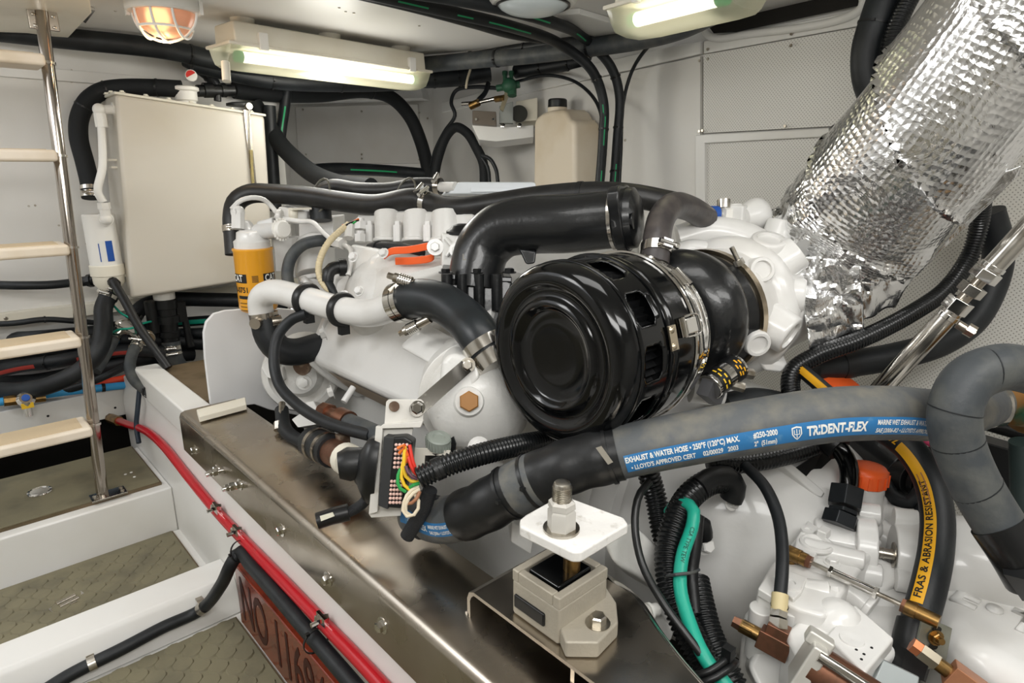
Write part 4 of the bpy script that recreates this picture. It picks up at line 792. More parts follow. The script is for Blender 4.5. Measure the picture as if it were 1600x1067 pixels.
def foil_sleeve(name, path, r, par, crump, step=0.006, n=96, ov=0.0, u0=0, u1=None):
    u1 = path.L if u1 is None else u1; k = int((u1-u0)/step); m = M(); nrm = None
    for j in range(k+1):
        u = u0+(u1-u0)*j/k; p = path.at(u); tt = path.tan(u, 0.03)
        if nrm is None: nrm = frame_of(tt, CAM-p)[1]
        nrm = (nrm-tt*nrm.dot(tt)).normalized(); bb = tt.cross(nrm)
        for i in range(n):
            th = 2*PI*i/n; d = nrm*math.cos(th)+bb*math.sin(th); base = p+d*r(u)
            c1 = crump(u); q = base*9
            nz = mn.noise(q)*0.004+abs(mn.noise(base*13+V((3, 1, 7))))*0.006*min(2, c1+0.3)
            f1 = mn.voronoi(base*15)[0]; nz += (f1[1]-f1[0])*0.010*c1
            f2 = mn.voronoi(base*38)[0]; nz += (f2[1]-f2[0])*0.0045*c1
            s = ((u*1.0+0.055*th) % 0.17)/0.17; nz += (0.005 if s < 0.03 else 0.0)-0.011*s
            m.v.append(base+d*nz)
    for j in range(k):
        for i in range(n):
            i2 = (i+1) % n; m.f.append((j*n+i, j*n+i2, (j+1)*n+i2, (j+1)*n+i))
            ua, ub = u0+(u1-u0)*j/k, u0+(u1-u0)*(j+1)/k; c_ = 2*PI*0.13/n; m.uv.append(((ua, i*c_), (ua, (i+1)*c_), (ub, (i+1)*c_), (ub, i*c_)))
    return obj(name, m, FOIL, par, angle=35)
t = thing('exhaust_pipe', 'fat exhaust pipe wrapped in crumpled silver bubble foil', 'exhaust pipe', E0-uz*0.12)
pth = Path([E0, E1, E2, E3])
def fr_(u):
    k = min(1, u/0.16); return 0.098+0.034*k*k*(3-2*k)+0.004*math.sin(u*9)
foil_sleeve('foil_wrap', pth, fr_, t, lambda u: 2.2 if u < 0.09 else max(0.05, 2.2-(u-0.09)*14))
# torn foil skirt at the lower end
sk = Path([P(1268, 500, 1.17), P(1300, 520, 1.18), P(1345, 505, 1.20), P(1395, 480, 1.22)])
def flap(name, rows, seed):
    m = M(); random.seed(seed); R_, Cc = len(rows), len(rows[0])
    for j, r in enumerate(rows):
        for i, p in enumerate(r): m.v.append(p)
    for j in range(R_-1):
        for i in range(Cc-1): m.f.append((j*Cc+i, j*Cc+i+1, (j+1)*Cc+i+1, (j+1)*Cc+i)); m.uv.append(None)
    o = obj(name, m, FOIL, t, angle=20, recalc=False); s = o.modifiers.new('s', 'SOLIDIFY'); s.thickness = 0.0012; return o
def sheet(tl, tr, br, bl, nu, nv, amp, seed):
    rows = []; 
    for j in range(nv+1):
        r = []
        for i in range(nu+1):
            p = tl.lerp(tr, i/nu).lerp(bl.lerp(br, i/nu), j/nv); q = p*26+V((seed, 0, 0)); f = mn.voronoi(q)[0]
            r.append(p+(CAM-p).normalized()*((f[1]-f[0])*amp+mn.noise(p*14)*amp)+UPV*(mn.noise(p*30+V((9, seed, 0)))*amp*0.5))
        rows.append(r)
    return rows
flap('foil_skirt', sheet(P(1245, 400, 1.15), P(1345, 395, 1.10), P(1350, 520, 1.17), P(1264, 545, 1.15), 26, 30, 0.022, 1), 1)
flap('foil_skirt', sheet(P(1335, 440, 1.12), P(1428, 430, 1.16), P(1398, 478, 1.2), P(1345, 500, 1.17), 20, 14, 0.014, 5), 2)
flap('foil_flap', sheet(P(1330, 300, 1.02), P(1560, 290, 0.94), P(1590, 268, 0.95), P(1440, 432, 1.10), 30, 24, 0.006, 9), 3) if False else None
flap('foil_edge', sheet(P(1560, 270, 0.96), P(1596, 258, 0.95), P(1592, 272, 0.96), P(1450, 412, 1.08), 14, 24, 0.006, 3), 4)
# ================================================================ GEARBOX
GX, GZ = 1.08, 0.34
t = thing('gearbox', 'white painted marine gearbox with valve block at the right', 'gearbox', (GX, 0.3, 0.1))
def yl(prof, x=GX, z=GZ, n=64): m = M(); m.lathe([(-y, r) for y, r in prof], (x, 0, z), (0, -1, 0), n, ref=uz); return m
obj('bell_housing', yl([(0.66, 0.29), (0.61, 0.29), (0.607, 0.268), (0.52, 0.262), (0.45, 0.243), (0.39, 0.215), (0.34, 0.185), (0.30, 0.155), (0.27, 0.135), (0.255, 0.10)]), ENGW, t, angle=50)
for th in (118, 90):
    a_ = math.radians(th); d = V((math.cos(a_), 0, math.sin(a_))); m = M()
    m.hull3([V((GX, 0.585, GZ))+d*0.262, V((GX, 0.585, GZ))+d*0.235, V((GX, 0.33, GZ))+d*0.18, V((GX, 0.40, GZ))+d*0.243], V((-math.sin(a_), 0, math.cos(a_)))*0.016); obj('bell_rib', m, ENGW, t, bevel=0.004)
# main case (rounded box) and valve block on top
def rbox(name, pts, down, bev, par=t, material=None):
    m = M(); m.hull3(pts, V((0, 0, -down))); return obj(name, m, material or ENGW, par, bevel=bev, seg=4)
ZT = 0.46
vb = rbox('valve_block', [PZ(x, y, ZT) for x, y in ((1182, 920), (1205, 880), (1265, 815), (1300, 812), (1345, 832), (1380, 842), (1290, 962), (1250, 952))], 0.06, 0.006)
rbox('lower_case', [PZ(x, y, 0.41) for x, y in ((1160, 960), (1240, 860), (1400, 850), (1480, 900), (1490, 960), (1370, 1040), (1270, 1010))], 0.16, 0.008)
rbox('servo_housing', [PZ(x, y, 0.44) for x, y in ((1225, 985), (1290, 935), (1345, 965), (1385, 1010), (1340, 1075), (1260, 1050))], 0.12, 0.007)
m = M(); q = PZ(1306, 968, 0.44); m.sphere(q+V((0, 0, -0.008)), 0.034); obj('servo_dome', m, ENGW, t)
q0 = PZ(1330, 990, 0.435)
for px, py, z_, r in ((1331, 998, 0.441, 0.011), (1233, 913, 0.462, 0.013), (1262, 830, 0.474, 0.010)):
    q = PZ(px, py, z_); m = M(); m.lathe([(0, r), (0.004, r), (0.004, r*0.5), (0.002, r*0.45), (0.002, 1e-5)], q, (0, 0, 1), 20); obj('plug', m, ENGW, vb)
# raised lever pad with its lever
pad = rbox('lever_pad', [PZ(x, y, 0.474) for x, y in ((1245, 838), (1262, 812), (1292, 832), (1272, 872), (1240, 862))], 0.02, 0.003)
m = M(); m.box(PZ(1287, 833, 0.48), (0.02, 0.014, 0.014)); obj('lever_stop', m, ENGW, pad, bevel=0.002)
m = M(); m.torus(PZ(1276, 850, 0.474), (0, 0, 1), 0.020, 0.004, 24, 8); obj('shaft_boss', m, ENGW, pad)
for px, py, d, L, r in ((1298, 905, (0.5, -0.9, 0.15), 0.05, 0.014), (1280, 925, (0.45, -0.9, 0.1), 0.05, 0.016)):
    q = PZ(px, py, 0.45); dd = V(d).normalized(); m = M(); m.cyl(q-dd*0.03, q+dd*0.012, r, n=20); bz = obj('side_boss', m, ENGW, t, bevel=0.002); bolt(bz, q+dd*0.012, dd, r*0.72, 0.012, 0, ENGW)
for px, py, d, r, r2, L in ((1322, 870, (0.3, -0.95, 0.05), 0.016, 0.013, 0.08), (1350, 945, (0.55, -0.83, -0.1), 0.018, 0.018, 0.12), (1348, 975, (0.55, -0.8, -0.1), 0.026, 0.024, 0.10)):
    q = P(px, py, 0.905); dd = V(d).normalized(); m = M(); m.cyl(q-dd*L*0.7, q+dd*L*0.3, r, r2, n=24); obj('spool_barrel', m, ENGW, t, bevel=0.003)
# pump body with the flange bolt in its gap
o_ = P(1372, 862, 0.96); dd = V((0.42, -0.9, 0.02)).normalized(); sd = dd.cross(uz).normalized()
m = M(); m.cyl(o_-dd*0.09, o_-dd*0.03, 0.036, n=28); m.cyl(o_-dd*0.035, o_-dd*0.006, 0.050, n=28); pb = obj('pump_body', m, ENGW, t, bevel=0.004)
m = M(); m.lathe([(0.018, 0.046), (0.045, 0.050), (0.06, 0.062), (0.10, 0.07), (0.16, 0.075)], o_, dd, 32); obj('pump_flange', m, ENGW, pb, bevel=0.003)
for s, zz in ((-0.046, -0.012), (0.03, 0.045), (-0.01, -0.05)):
    q = o_+sd*s*-1+uz*zz; m = M(); m.cyl(q-dd*0.03, q+dd*0.0, 0.017, n=20); m.cyl(q+dd*0.018, q+dd*0.05, 0.017, n=20); obj('flange_lug', m, ENGW, pb, bevel=0.002)
q = P(1380, 864, 0.935); m = M(); m.cyl(q-dd*0.028, q+dd*0.012, 0.0075, n=12)
for k in range(7): m.ring(q-dd*(0.024-k*0.004), dd, 0.0075, 0.0016, 0.0008, 12)
fb = obj('flange_bolt', m, ZINC, pb); bolt(fb, q+dd*0.012, dd, 0.0135, 0.014, 1.35)
m = M(); q0, q1 = P(1372, 800, 1.06), P(1425, 815, 1.0); m.cyl(q0, q1, 0.017, n=22); obj('upper_barrel', m, ENGW, t, bevel=0.003)
m = M(); m.sphere(P(1352, 823, 1.0), 0.025); obj('round_boss', m, ENGW, t)
m = M(); m.hull3([P(1330, 770, 1.08), P(1390, 785, 1.06), P(1440, 830, 1.0), P(1400, 850, 0.99), P(1340, 815, 1.02)], V((0.02, 0.01, -0.10))); obj('upper_case', m, ENGW, t, bevel=0.012, seg=4)
# small plates, seams and bolt heads on the valve block
m = M(); m.hull3([PZ(x, y, 0.466) for x, y in ((1184, 919), (1206, 884), (1230, 890), (1262, 902), (1252, 925), (1240, 936), (1226, 924), (1206, 932))], (0, 0, -0.012)); obj('cover_plate', m, ENGW, vb, bevel=0.002)
m = M(); q = PZ(1233, 912, 0.466); m.lathe([(0, 0.016), (0.003, 0.0155), (0.003, 0.008), (0.001, 0.007), (0.001, 1e-5)], q, (0, 0, 1), 24); obj('plug_ring', m, ENGW, vb)
for px, py in ((1292, 820), (1335, 838), (1300, 880)): bolt(vb, PZ(px, py, 0.46), (0, 0, 1), 0.008, 0.008, 1.4, ENGW)
for px, py, z_, r in ((1190, 955, 0.84, 0.016), (1236, 955, 0.83, 0.018), (1262, 945, 0.84, 0.012)):
    q = P(px, py, z_); m = M(); m.cyl(q+V((0, 0, 0.006)), q-V((0, 0, 0.07)), r, n=20); obj('side_column', m, ENGW, t, bevel=0.002)
m = M(); m.hull3([PZ(x, y, 0.452) for x, y in ((1290, 992), (1335, 942), (1398, 996), (1352, 1052))], (0, 0, -0.02)); sp_ = obj('servo_cover', m, ENGW, t, bevel=0.004)
m = M(); m.lathe([(0, 0.014), (0.002, 0.0135), (0.002, 0.007), (0.0005, 1e-5)], PZ(1331, 999, 0.452), (0, 0, 1), 22); obj('cover_plug', m, ENGW, sp_)
for k, (px, py) in enumerate(((1338, 1015), (1350, 1022), (1362, 1012), (1346, 1030))): m = M(); m.lathe([(0, 0.0018), (0.0006, 0.0015)], PZ(px, py, 0.4522), (0, 0, 1), 8); obj('paint_chip', m, LETK, sp_)
q0, q1 = P(1302, 905, 0.885), P(1362, 950, 0.85); m = M(); m.cyl(q0, q1, 0.0165, n=24); m.cyl(q0.lerp(q1, 0.86), q0.lerp(q1, 1.02), 0.0195, n=24); obj('servo_barrel', m, ENGW, t, bevel=0.002)
m = M(); m.hull3([P(1325, 880, 0.93), P(1350, 860, 0.95), P(1400, 880, 0.93), P(1410, 905, 0.92), P(1370, 930, 0.91), P(1335, 905, 0.92)], V((0.01, 0.01, -0.05))); obj('joint_web', m, ENGW, t, bevel=0.006)
# breather with orange cap, oil line fitting
q = P(1350, 775, 1.03); m = M(); m.lathe([(-0.05, 0.032), (0.0, 0.028), (0.022, 0.028), (0.024, 0.022)], q, (0, 0, 1), 24); fn_ = obj('filler_neck', m, ENGW, t)
m = M(); cq = q+uz*0.022; m.lathe([(0, 0.027), (0.002, 0.030), (0.024, 0.030), (0.030, 0.026), (0.032, 0.015)], cq, (0, 0, 1), 28)
for i in range(14): m.box(cq+V((math.cos(2*PI*i/14)*0.030, math.sin(2*PI*i/14)*0.030, 0.013)), (0.004, 0.004, 0.020), Matrix.Rotation(2*PI*i/14, 3, 'Z'))
obj('orange_cap', m, ORANGE, fn_, angle=50)
# flat dark label plate behind
m = M(); m.hull3([P(1240, 733, 1.03), P(1285, 705, 1.06), P(1305, 712, 1.06), P(1262, 752, 1.03)], V((0.0, 0.004, -0.003))); obj('data_plate', m, BLKPL, t)
# smooth cased output housing with raised maker's letters
t = thing('output_housing', 'smooth white housing with raised letters in the lower right corner', 'housing', PZ(1540, 930, 0.2))
ZE = 0.44; pts = [PZ(x, y, ZE) for x, y in ((1440, 800), (1480, 792), (1600, 802), (1700, 830), (1760, 1000), (1700, 1110), (1600, 1062), (1508, 1012), (1462, 960), (1440, 880))]
m = M(); m.hull3(pts, (0, 0, -0.16)); eh = obj('casing', m, ENGW, t, bevel=0.035, seg=6)
o_ = PZ(1490, 925, ZE+0.0005); ux_ = (PZ(1600, 975, ZE)-PZ(1490, 925, ZE)).normalized(); uy_ = (PZ(1500, 895, ZE)-PZ(1490, 925, ZE)); uy_ = (uy_-ux_*uy_.dot(ux_)).normalized()
vs, fs = text_geo('E\u2022T\u2022N', 0.062, 0.002, 'LEFT', 1.15)
m = M(); m._add([o_+ux_*v.x+uy_*v.y+uz*0.003 for v in vs], fs); nV = len(vs)
obj('raised_letters', m, ENGW, t, recalc=False).modifiers.new('s', 'SOLIDIFY').thickness = 0.005
# brass tee with pressure hose
hp = [P(1165, 728, 0.98), P(1195, 760, 0.93), P(1215, 805, 0.89), P(1222, 850, 0.86), P(1222, 895, 0.835), P(1219, 930, 0.82)]
h, pa = hose('pressure_hose', 'slim black pressure hose arching down to the brass tee fitting', hp, 0.0085, RUBBER, n=12)
m = M(); m.cyl(P(1219, 928, 0.82), P(1217, 955, 0.81), 0.0105, n=14); fe = obj('ferrule', m, mat('tan_ferrule', 'C9B98E', 0.5), h)
m = M(); m.ring(P(1218, 946, 0.813), uz, 0.0102, 0.0012, 0.0008); obj('ferrule_ring', m, LETK, fe)
m = M(); m.cyl(P(1217, 955, 0.81), P(1216, 965, 0.806), 0.0115, n=6); m.cyl(P(1216, 967, 0.806), P(1215, 985, 0.80), 0.0125, n=6); obj('hose_nut', m, ZINC, h)
t = thing('brass_tee', 'tarnished brown brass tee block on the gearbox front', 'fitting', P(1210, 1020, 0.85))
e0, e1 = P(1186, 992, 0.81), P(1234, 1018, 0.79); ex = (e1-e0).normalized(); ez = (UPV-ex*UPV.dot(ex)).normalized(); R = Matrix((ex, ez.cross(ex), ez)).transposed()
m = M(); m.box(e0.lerp(e1, 0.5), ((e1-e0).length, 0.024, 0.024), R); m.box(P(1214, 990, 0.80), (0.026, 0.024, 0.024), R); obj('block', m, COPPER, t, bevel=0.001)
m = M(); m.cyl(e0, e0-ex*0.022, 0.009, n=12); m.cyl(e0-ex*0.008, e0-ex*0.024, 0.0095, n=6); obj('union', m, BRASS, t)
m = M(); m.cyl(e0-ex*0.024, e0-ex*0.034, 0.0085, 0.0075, n=6); obj('end_plug', m, COPPER, t)
m = M(); m.cyl(e1, e1+ex*0.014, 0.008, n=12); m.cyl(e1+ex*0.012, e1+ex*0.03, 0.0095, n=6); obj('outlet_nut', m, COPPER, t)
m = M(); m.hull3([P(1168, 1040, 0.83), P(1190, 1000, 0.85), P(1270, 1050, 0.83), P(1255, 1085, 0.81), P(1185, 1075, 0.81)], V((0.03, 0.02, -0.03))); obj('mounting_lug', m, ENGW, t, bevel=0.008)
# steel cylinder lying at the bottom edge
t = thing('hydraulic_cylinder', 'rusty brown cylinder with grey end block at the bottom edge', 'cylinder', P(1300, 1060, 0.82))
c0, c1 = P(1262, 1034, 0.735), P(1400, 1125, 0.70)
m = M(); m.cyl(c0, c1, 0.026, n=28); obj('barrel', m, COPPER, t)
m = M(); cx = (c1-c0).normalized(); m.cyl(c0+UPV*0.020-FWD*0.026, c1+UPV*0.02-FWD*0.026, 0.006, n=12); obj('tie_rod', m, STEEL, t)
cz = (UPV-cx*UPV.dot(cx)).normalized(); R = Matrix((cx, cz.cross(cx), cz)).transposed(); m = M(); m.box(c0+cx*0.0, (0.018, 0.05, 0.06), R); m.box(c0+cz*0.03-cx*0.002, (0.03, 0.02, 0.016), R); obj('end_block', m, mat('pale_alloy', 'C9C7C0', 0.4, 0.4), t, bevel=0.003)
m = M(); m.hull3([P(1380, 1030, 0.755), P(1438, 1058, 0.74), P(1430, 1095, 0.73), P(1352, 1090, 0.73)], V((0.04, 0.03, -0.03))); obj('grey_block', m, mat('blue_grey_alloy', '9AA0A0', 0.45, 0.5), t, bevel=0.002)
# shift linkage rod
t = thing('linkage_rod', 'thin chrome shift rod with brass ends across the gearbox', 'rod', P(1340, 910, 0.85))
a0, a1 = P(1231, 862, 0.90), P(1452, 965, 0.78); L = a1-a0
m = M(); m.cyl(a0+L*0.16, a1-L*0.05, 0.0032, n=10); obj('threaded_rod', m, ZINC, t)
m = M(); m.cyl(a0+L*0.33, a1-L*0.34, 0.0062, n=16); obj('sleeve', m, CHROME, t)
for k in (0.335, 0.655): m = M(); m.cyl(a0+L*(k-0.012), a0+L*(k+0.012), 0.0085, n=6); obj('lock_nut', m, CHROME, t)
for k0, k1, r in ((0.0, 0.10, 0.0105), (0.10, 0.15, 0.0095), (0.85, 0.92, 0.010), (0.92, 1.06, 0.0085)): m = M(); m.cyl(a0+L*k0, a0+L*k1, r, n=16); obj('brass_end', m, BRASS, t)
for k0, k1 in ((0.15, 0.185), (0.825, 0.85)): m = M(); m.cyl(a0+L*k0, a0+L*k1, 0.0095, n=6); obj('hex_collar', m, COPPER, t)
m = M(); m.cyl(a0+V((0.006, 0, -0.03)), a0+L*0.04, 0.008, n=12); obj('ball_stud', m, BRASS, t)
# perforated lever plate at right end with hex bolt
t = thing('lever_plate', 'grey drilled steel lever plate bolted at the linkage end', 'lever', P(1455, 1010, 0.79))
pl4 = [P(x, y, 0.79) for x, y in ((1443, 962), (1488, 982), (1478, 1036), (1440, 1050), (1430, 1020))]; nn_ = -FWD
m = M(); m.hull3(pl4, FWD*0.004); lp = obj('plate', m, mat('galvanised_plate', 'A5A79C', 0.4, 0.8, col2='8C8D80', nscale=20), t, bevel=0.0005)
for px in ((1464, 983), (1458, 1010), (1456, 1020)):
    m = M(); m.lathe([(0, 0.0055), (0.0008, 0.0055)], P(*px, 0.789), -FWD, 14, su=0.7); obj('slot', m, DARK, lp)
bolt(lp, P(1462, 996, 0.7885), -FWD, 0.0075, 0.007, 1.3, BRASS, 0.005)
# copper banjo line at the corner
t = thing('copper_union', 'copper-coloured square bar union at the bottom right', 'fitting', P(1460, 1060, 0.76))
u0_, u1_ = P(1424, 1006, 0.765), P(1470, 1040, 0.75); ux_ = (u1_-u0_).normalized(); 
m = M(); m.cyl(u0_, u0_+ux_*0.010, 0.0095, n=6); obj('end_nut', m, mat('bright_copper', 'C47B55', 0.35, 0.9), t)
m = M(); m.cyl(u0_+ux_*0.010, u0_+ux_*0.030, 0.0105, n=6); obj('steel_union', m, mat('dull_steel', 'A9A08E', 0.35, 1.0), t)
m = M(); m.cyl(u0_+ux_*0.030, u0_+ux_*0.046, 0.0085, n=14); obj('thread', m, BRASS, t)
b0 = u0_+ux_*0.044; bz_ = (UPV-ux_*UPV.dot(ux_)).normalized(); R = Matrix((ux_, bz_.cross(ux_), bz_)).transposed(); m = M(); m.box(b0+ux_*0.05, (0.10, 0.026, 0.028), R); obj('square_bar', m, mat('copper_bar', 'B8805F', 0.4, 0.6, col2='9A6A50', nscale=25), t, bevel=0.001)
# ================================================================ ENGINE
def T(pts): return [P(*p) for p in pts]
t = ENG = thing('marine_engine', 'big white painted marine diesel engine in the middle of room', 'engine', (0.95, 1.1, 0.0))
m = M(); m.span((0.78, 0.66, -0.02), (1.20, 1.62, 0.74)); obj('block', m, ENGC, t, bevel=0.02)
m = M(); m.span((0.86, 0.70, -0.14), (1.14, 1.55, -0.02)); obj('oil_pan', m, ENGC, t, bevel=0.02)
# aftercooler casting with sloped face
prof = [(0.92, 0.79), (0.77, 0.765), (0.725, 0.735), (0.705, 0.665), (0.645, 0.56), (0.648, 0.545), (0.70, 0.49), (0.76, 0.44), (0.92, 0.42)]
m = M(); m.hull3([(x, 0.86, z) for x, z in prof], (0, 0.56, 0)); ac = obj('aftercooler', m, ENGW, t, bevel=0.006, seg=3)
m = M(); m.hull3([(0.80+(x-0.80)*1.07, 1.41, 0.60+(z-0.60)*1.08) for x, z in prof], (0, 0.022, 0)); obj('aftercooler_flange', m, ENGW, t, bevel=0.006)
m = M(); m.hull3([(0.648, 0.90, 0.541), (0.652, 0.90, 0.536), (0.70, 0.90, 0.485), (0.70, 0.90, 0.49)], (0, 0.44, 0)); obj('gasket_strip', m, mat('stained_seam', 'A0917F', 0.5), ac)
m = M(); m.hull3([P(650, 520, 1.2), P(720, 560, 1.1), P(700, 590, 1.1), P(620, 545, 1.22)], V((0.05, 0.03, 0.01))); obj('aftercooler_pad', m, ENGW, ac, bevel=0.012, seg=4)
for px in ((520, 612), (508, 520)): boss_ = bolt(ac, P(*px, 1.45), (-0.8, 0.3, -0.2), 0.012, 0.012, 1.4, ENGW)
# round end cap of the heat exchanger
o_ = P(752, 632, 1.06); d = V((-0.50, -0.86, 0.02)).normalized()
m = M(); m.lathe([(-0.14, 0.088), (-0.03, 0.090), (0.0, 0.088), (0.02, 0.081), (0.038, 0.067), (0.05, 0.046), (0.056, 0.02), (0.057, 1e-5)], o_, d, 40); ec = obj('end_cap', m, ENGC, t, angle=60)
m = M(); m.lathe([(-0.052, 0.101), (-0.036, 0.103), (-0.034, 0.09)], o_, d, 40); obj('end_cap_flange', m, ENGC, t, bevel=0.002)
q = P(733, 627, 0.995); dq = (CAM-q).normalized(); m = M(); m.lathe([(-0.03, 0.032), (-0.004, 0.024), (0.0, 0.022)], q, dq, 28); obj('plug_boss', m, ENGC, ec, angle=50)
m = M(); m.lathe([(0, 0.0165), (0.012, 0.0165), (0.014, 0.0145)], q, dq, 6); obj('brown_plug', m, mat('ochre_plug', '9A6B34', 0.5), ec)
bolt(ec, P(748, 700, 0.97), (-0.3, -0.7, 0.3), 0.012, 0.012, 1.5, ENGW)
m = M(); m.hull3([P(690, 565, 1.02), P(705, 552, 1.02), P(745, 562, 1.0), P(752, 590, 1.0), P(715, 640, 1.0), P(680, 660, 1.02)], V((0.05, 0.06, 0.0))); obj('end_cap_pad', m, ENGC, t, bevel=0.008, seg=3)
# round cover above the pipe
o_ = P(590, 452, 1.42); d = V((-0.75, -0.25, 0.45)).normalized()
m = M(); m.lathe([(-0.09, 0.115), (-0.02, 0.108), (0.0, 0.096), (0.014, 0.07), (0.02, 0.035), (0.021, 1e-5)], o_, d, 40); gc = obj('gear_cover', m, ENGC, t, angle=60)
for px in ((538, 462), (562, 455), (553, 402), (600, 396), (668, 452)): bolt(gc, P(*px, 1.34), d, 0.009, 0.010, 1.3, ENGW)
m = M(); m.hull3([P(545, 380, 1.5), P(700, 405, 1.35), P(706, 455, 1.3), P(640, 470, 1.3), P(540, 470, 1.45)], V((0.08, 0.06, -0.02))); obj('front_casting', m, ENGC, t, bevel=0.012, seg=3)
m = M(); m.hull3([P(620, 430, 1.3), P(690, 412, 1.26), P(700, 422, 1.26), P(625, 446, 1.3)], V((0.02, 0.02, -0.05))); obj('casting_rib', m, ENGC, t, bevel=0.004)
# cylinder head with intake runners
m = M(); m.hull3([P(545, 372, 1.62), P(700, 380, 1.42), P(735, 388, 1.38), P(740, 335, 1.38), P(700, 330, 1.42), P(560, 330, 1.62)], V((0.22, 0.12, 0.0))); obj('cylinder_head', m, ENGC, t, bevel=0.008)
for px, z_ in ((607, 1.55), (653, 1.49), (698, 1.43)):
    m = M(); m.cyl(P(px, 378, z_-0.01), P(px-1, 332, z_), 0.033, n=28); m.cyl(P(px, 379, z_-0.01), P(px, 373, z_-0.01), 0.038, n=28); obj('intake_runner', m, ENGC, t, bevel=0.003)
for px, z_ in ((578, 1.56), (621, 1.50), (668, 1.43)):
    m = M(); m.cyl(P(px, 378, z_), P(px-0.5, 352, z_), 0.0105, n=8); m.cyl(P(px, 352, z_), P(px, 346, z_), 0.007, n=8); obj('head_stud', m, ENGW, t)
for px, py, z_ in ((563, 352, 1.56), (563, 372, 1.55), (548, 362, 1.58)): m = M(); m.cyl(P(px, py+6, z_), P(px, py-6, z_), 0.015, n=6); m.cyl(P(px, py-6, z_), P(px, py-11, z_), 0.010, n=10); obj('sensor_plug', m, ENGW, t)
m = M(); m.hull3([P(545, 398, 1.55), P(600, 392, 1.5), P(605, 402, 1.5), P(548, 410, 1.55)], V((0.05, 0.03, 0))); obj('fuel_gallery', m, ENGW, t, bevel=0.005)
m = M(); m.hull3([P(690, 366, 1.28), P(728, 365, 1.27), P(733, 372, 1.27), P(725, 425, 1.27), P(705, 440, 1.27), P(690, 425, 1.28)], V((0.02, 0.03, 0))); ip = obj('ribbed_plate', m, ENGC, t, bevel=0.004)
m = M(); m.cyl(P(696, 372, 1.275), P(722, 402, 1.265), 0.0045, n=8); m.cyl(P(716, 371, 1.27), P(697, 400, 1.27), 0.0045, n=8); obj('cross_rib', m, ENGC, ip)
bolt(ip, P(680, 386, 1.28), (-0.6, -0.7, 0.2), 0.010, 0.010, 1.7, ENGW); bolt(ip, P(713, 391, 1.265), (-0.6, -0.7, 0.2), 0.009, 0.010, 1.6, ENGW)
m = M(); m.lathe([(0, 0.034), (0.006, 0.034), (0.010, 0.026), (0.016, 0.022), (0.020, 0.01)], P(723, 365, 1.3), (0, 0, 1), 24); obj('breather_cap', m, BLKPL, t)
m = M(); m.hull3([P(700, 303, 1.62), P(838, 303, 1.5), P(838, 284, 1.5), P(716, 284, 1.62)], V((0.06, 0.12, -0.01))); vc = obj('valve_cover', m, mat('valve_cover_white', 'DDE2E6', 0.3), t, bevel=0.006)
m = M(); m.hull3([P(735, 300, 1.585), P(828, 299, 1.505), P(828, 294, 1.505), P(735, 293, 1.585)], V((-0.002, -0.004, 0))); obj('cover_recess', m, MATS['valve_cover_white'], vc, bevel=0.001)
m = M(); m.cyl(P(682, 292, 1.66), P(712, 292, 1.62), 0.013, n=14); obj('cover_spout', m, ENGW, vc)
m = M(); m.hull3([P(700, 360, 1.45), P(1000, 360, 1.45), P(1000, 500, 1.4), P(700, 500, 1.4)], V((0.1, 0.1, 0))); obj('exhaust_side', m, ENGC, t, bevel=0.01)
# front end: box, cup, pulleys
m = M(); m.hull3([P(466, 343, 1.75), P(520, 339, 1.72), P(522, 390, 1.72), P(467, 390, 1.75)], V((0.08, 0.08, 0))); obj('front_box', m, ENGW, t, bevel=0.004)
m = M(); m.cyl(P(492, 385, 1.72), P(494, 430, 1.70), 0.052, n=32); m.cyl(P(494, 430, 1.70), P(495, 437, 1.70), 0.046, n=32); obj('pump_cup', m, ENGW, t, bevel=0.003)
m = M(); m.cyl(P(478, 445, 1.66), P(485, 438, 1.66), 0.020, n=20); m.hull3([P(465, 455, 1.66), P(480, 432, 1.66), P(505, 440, 1.66), P(515, 465, 1.66)], V((0.05, 0.04, 0))); obj('pump_lug', m, ENGW, t, bevel=0.005)
o_ = P(468, 580, 1.66); d = V((-0.35, 0.1, -0.1)).normalized()
m = M(); m.lathe([(-0.1, 0.10), (0.0, 0.10), (0.012, 0.094), (0.014, 0.08), (0.004, 0.074), (0.004, 0.06), (0.03, 0.045), (0.032, 1e-5)], P(470, 585, 1.66), (-0.5, -0.75, 0.1), 36); obj('front_pulley_cover', m, ENGC, t, angle=50)
for px, py in ((475, 597), (430, 565)): bolt(t, P(px, py, 1.58), (-0.6, -0.7, 0.1), 0.013, 0.010, 1.5, ENGC)
m = M(); m.hull3([P(405, 575, 1.62), P(420, 555, 1.64), P(445, 570, 1.62), P(440, 600, 1.6), P(415, 590, 1.6)], V((0.04, 0.03, 0))); obj('side_lug', m, ENGC, t, bevel=0.008)
m = M(); m.hull3([P(455, 655, 1.44), P(470, 645, 1.46), P(500, 650, 1.44), P(500, 662, 1.42), P(465, 668, 1.42)], V((0.03, 0.03, -0.02))); obj('foot_pad', m, ENGC, t, bevel=0.003)
m = M(); m.hull3([P(477, 628, 1.46), P(490, 626, 1.46), P(497, 640, 1.44), P(480, 645, 1.44)], V((0.03, 0.03, -0.02))); obj('cast_block', m, ENGC, t, bevel=0.003)
m = M(); m.cyl(P(552, 605, 1.35), P(537, 628, 1.33), 0.007, n=10); obj('dipstick_tube', m, ENGW, t)
m = M(); m.cyl(P(474, 571, 1.55), P(490, 558, 1.58), 0.018, n=16); m.cyl(P(474, 571, 1.55), P(470, 574, 1.54), 0.022, n=16); obj('brown_stub', m, RUST, t)
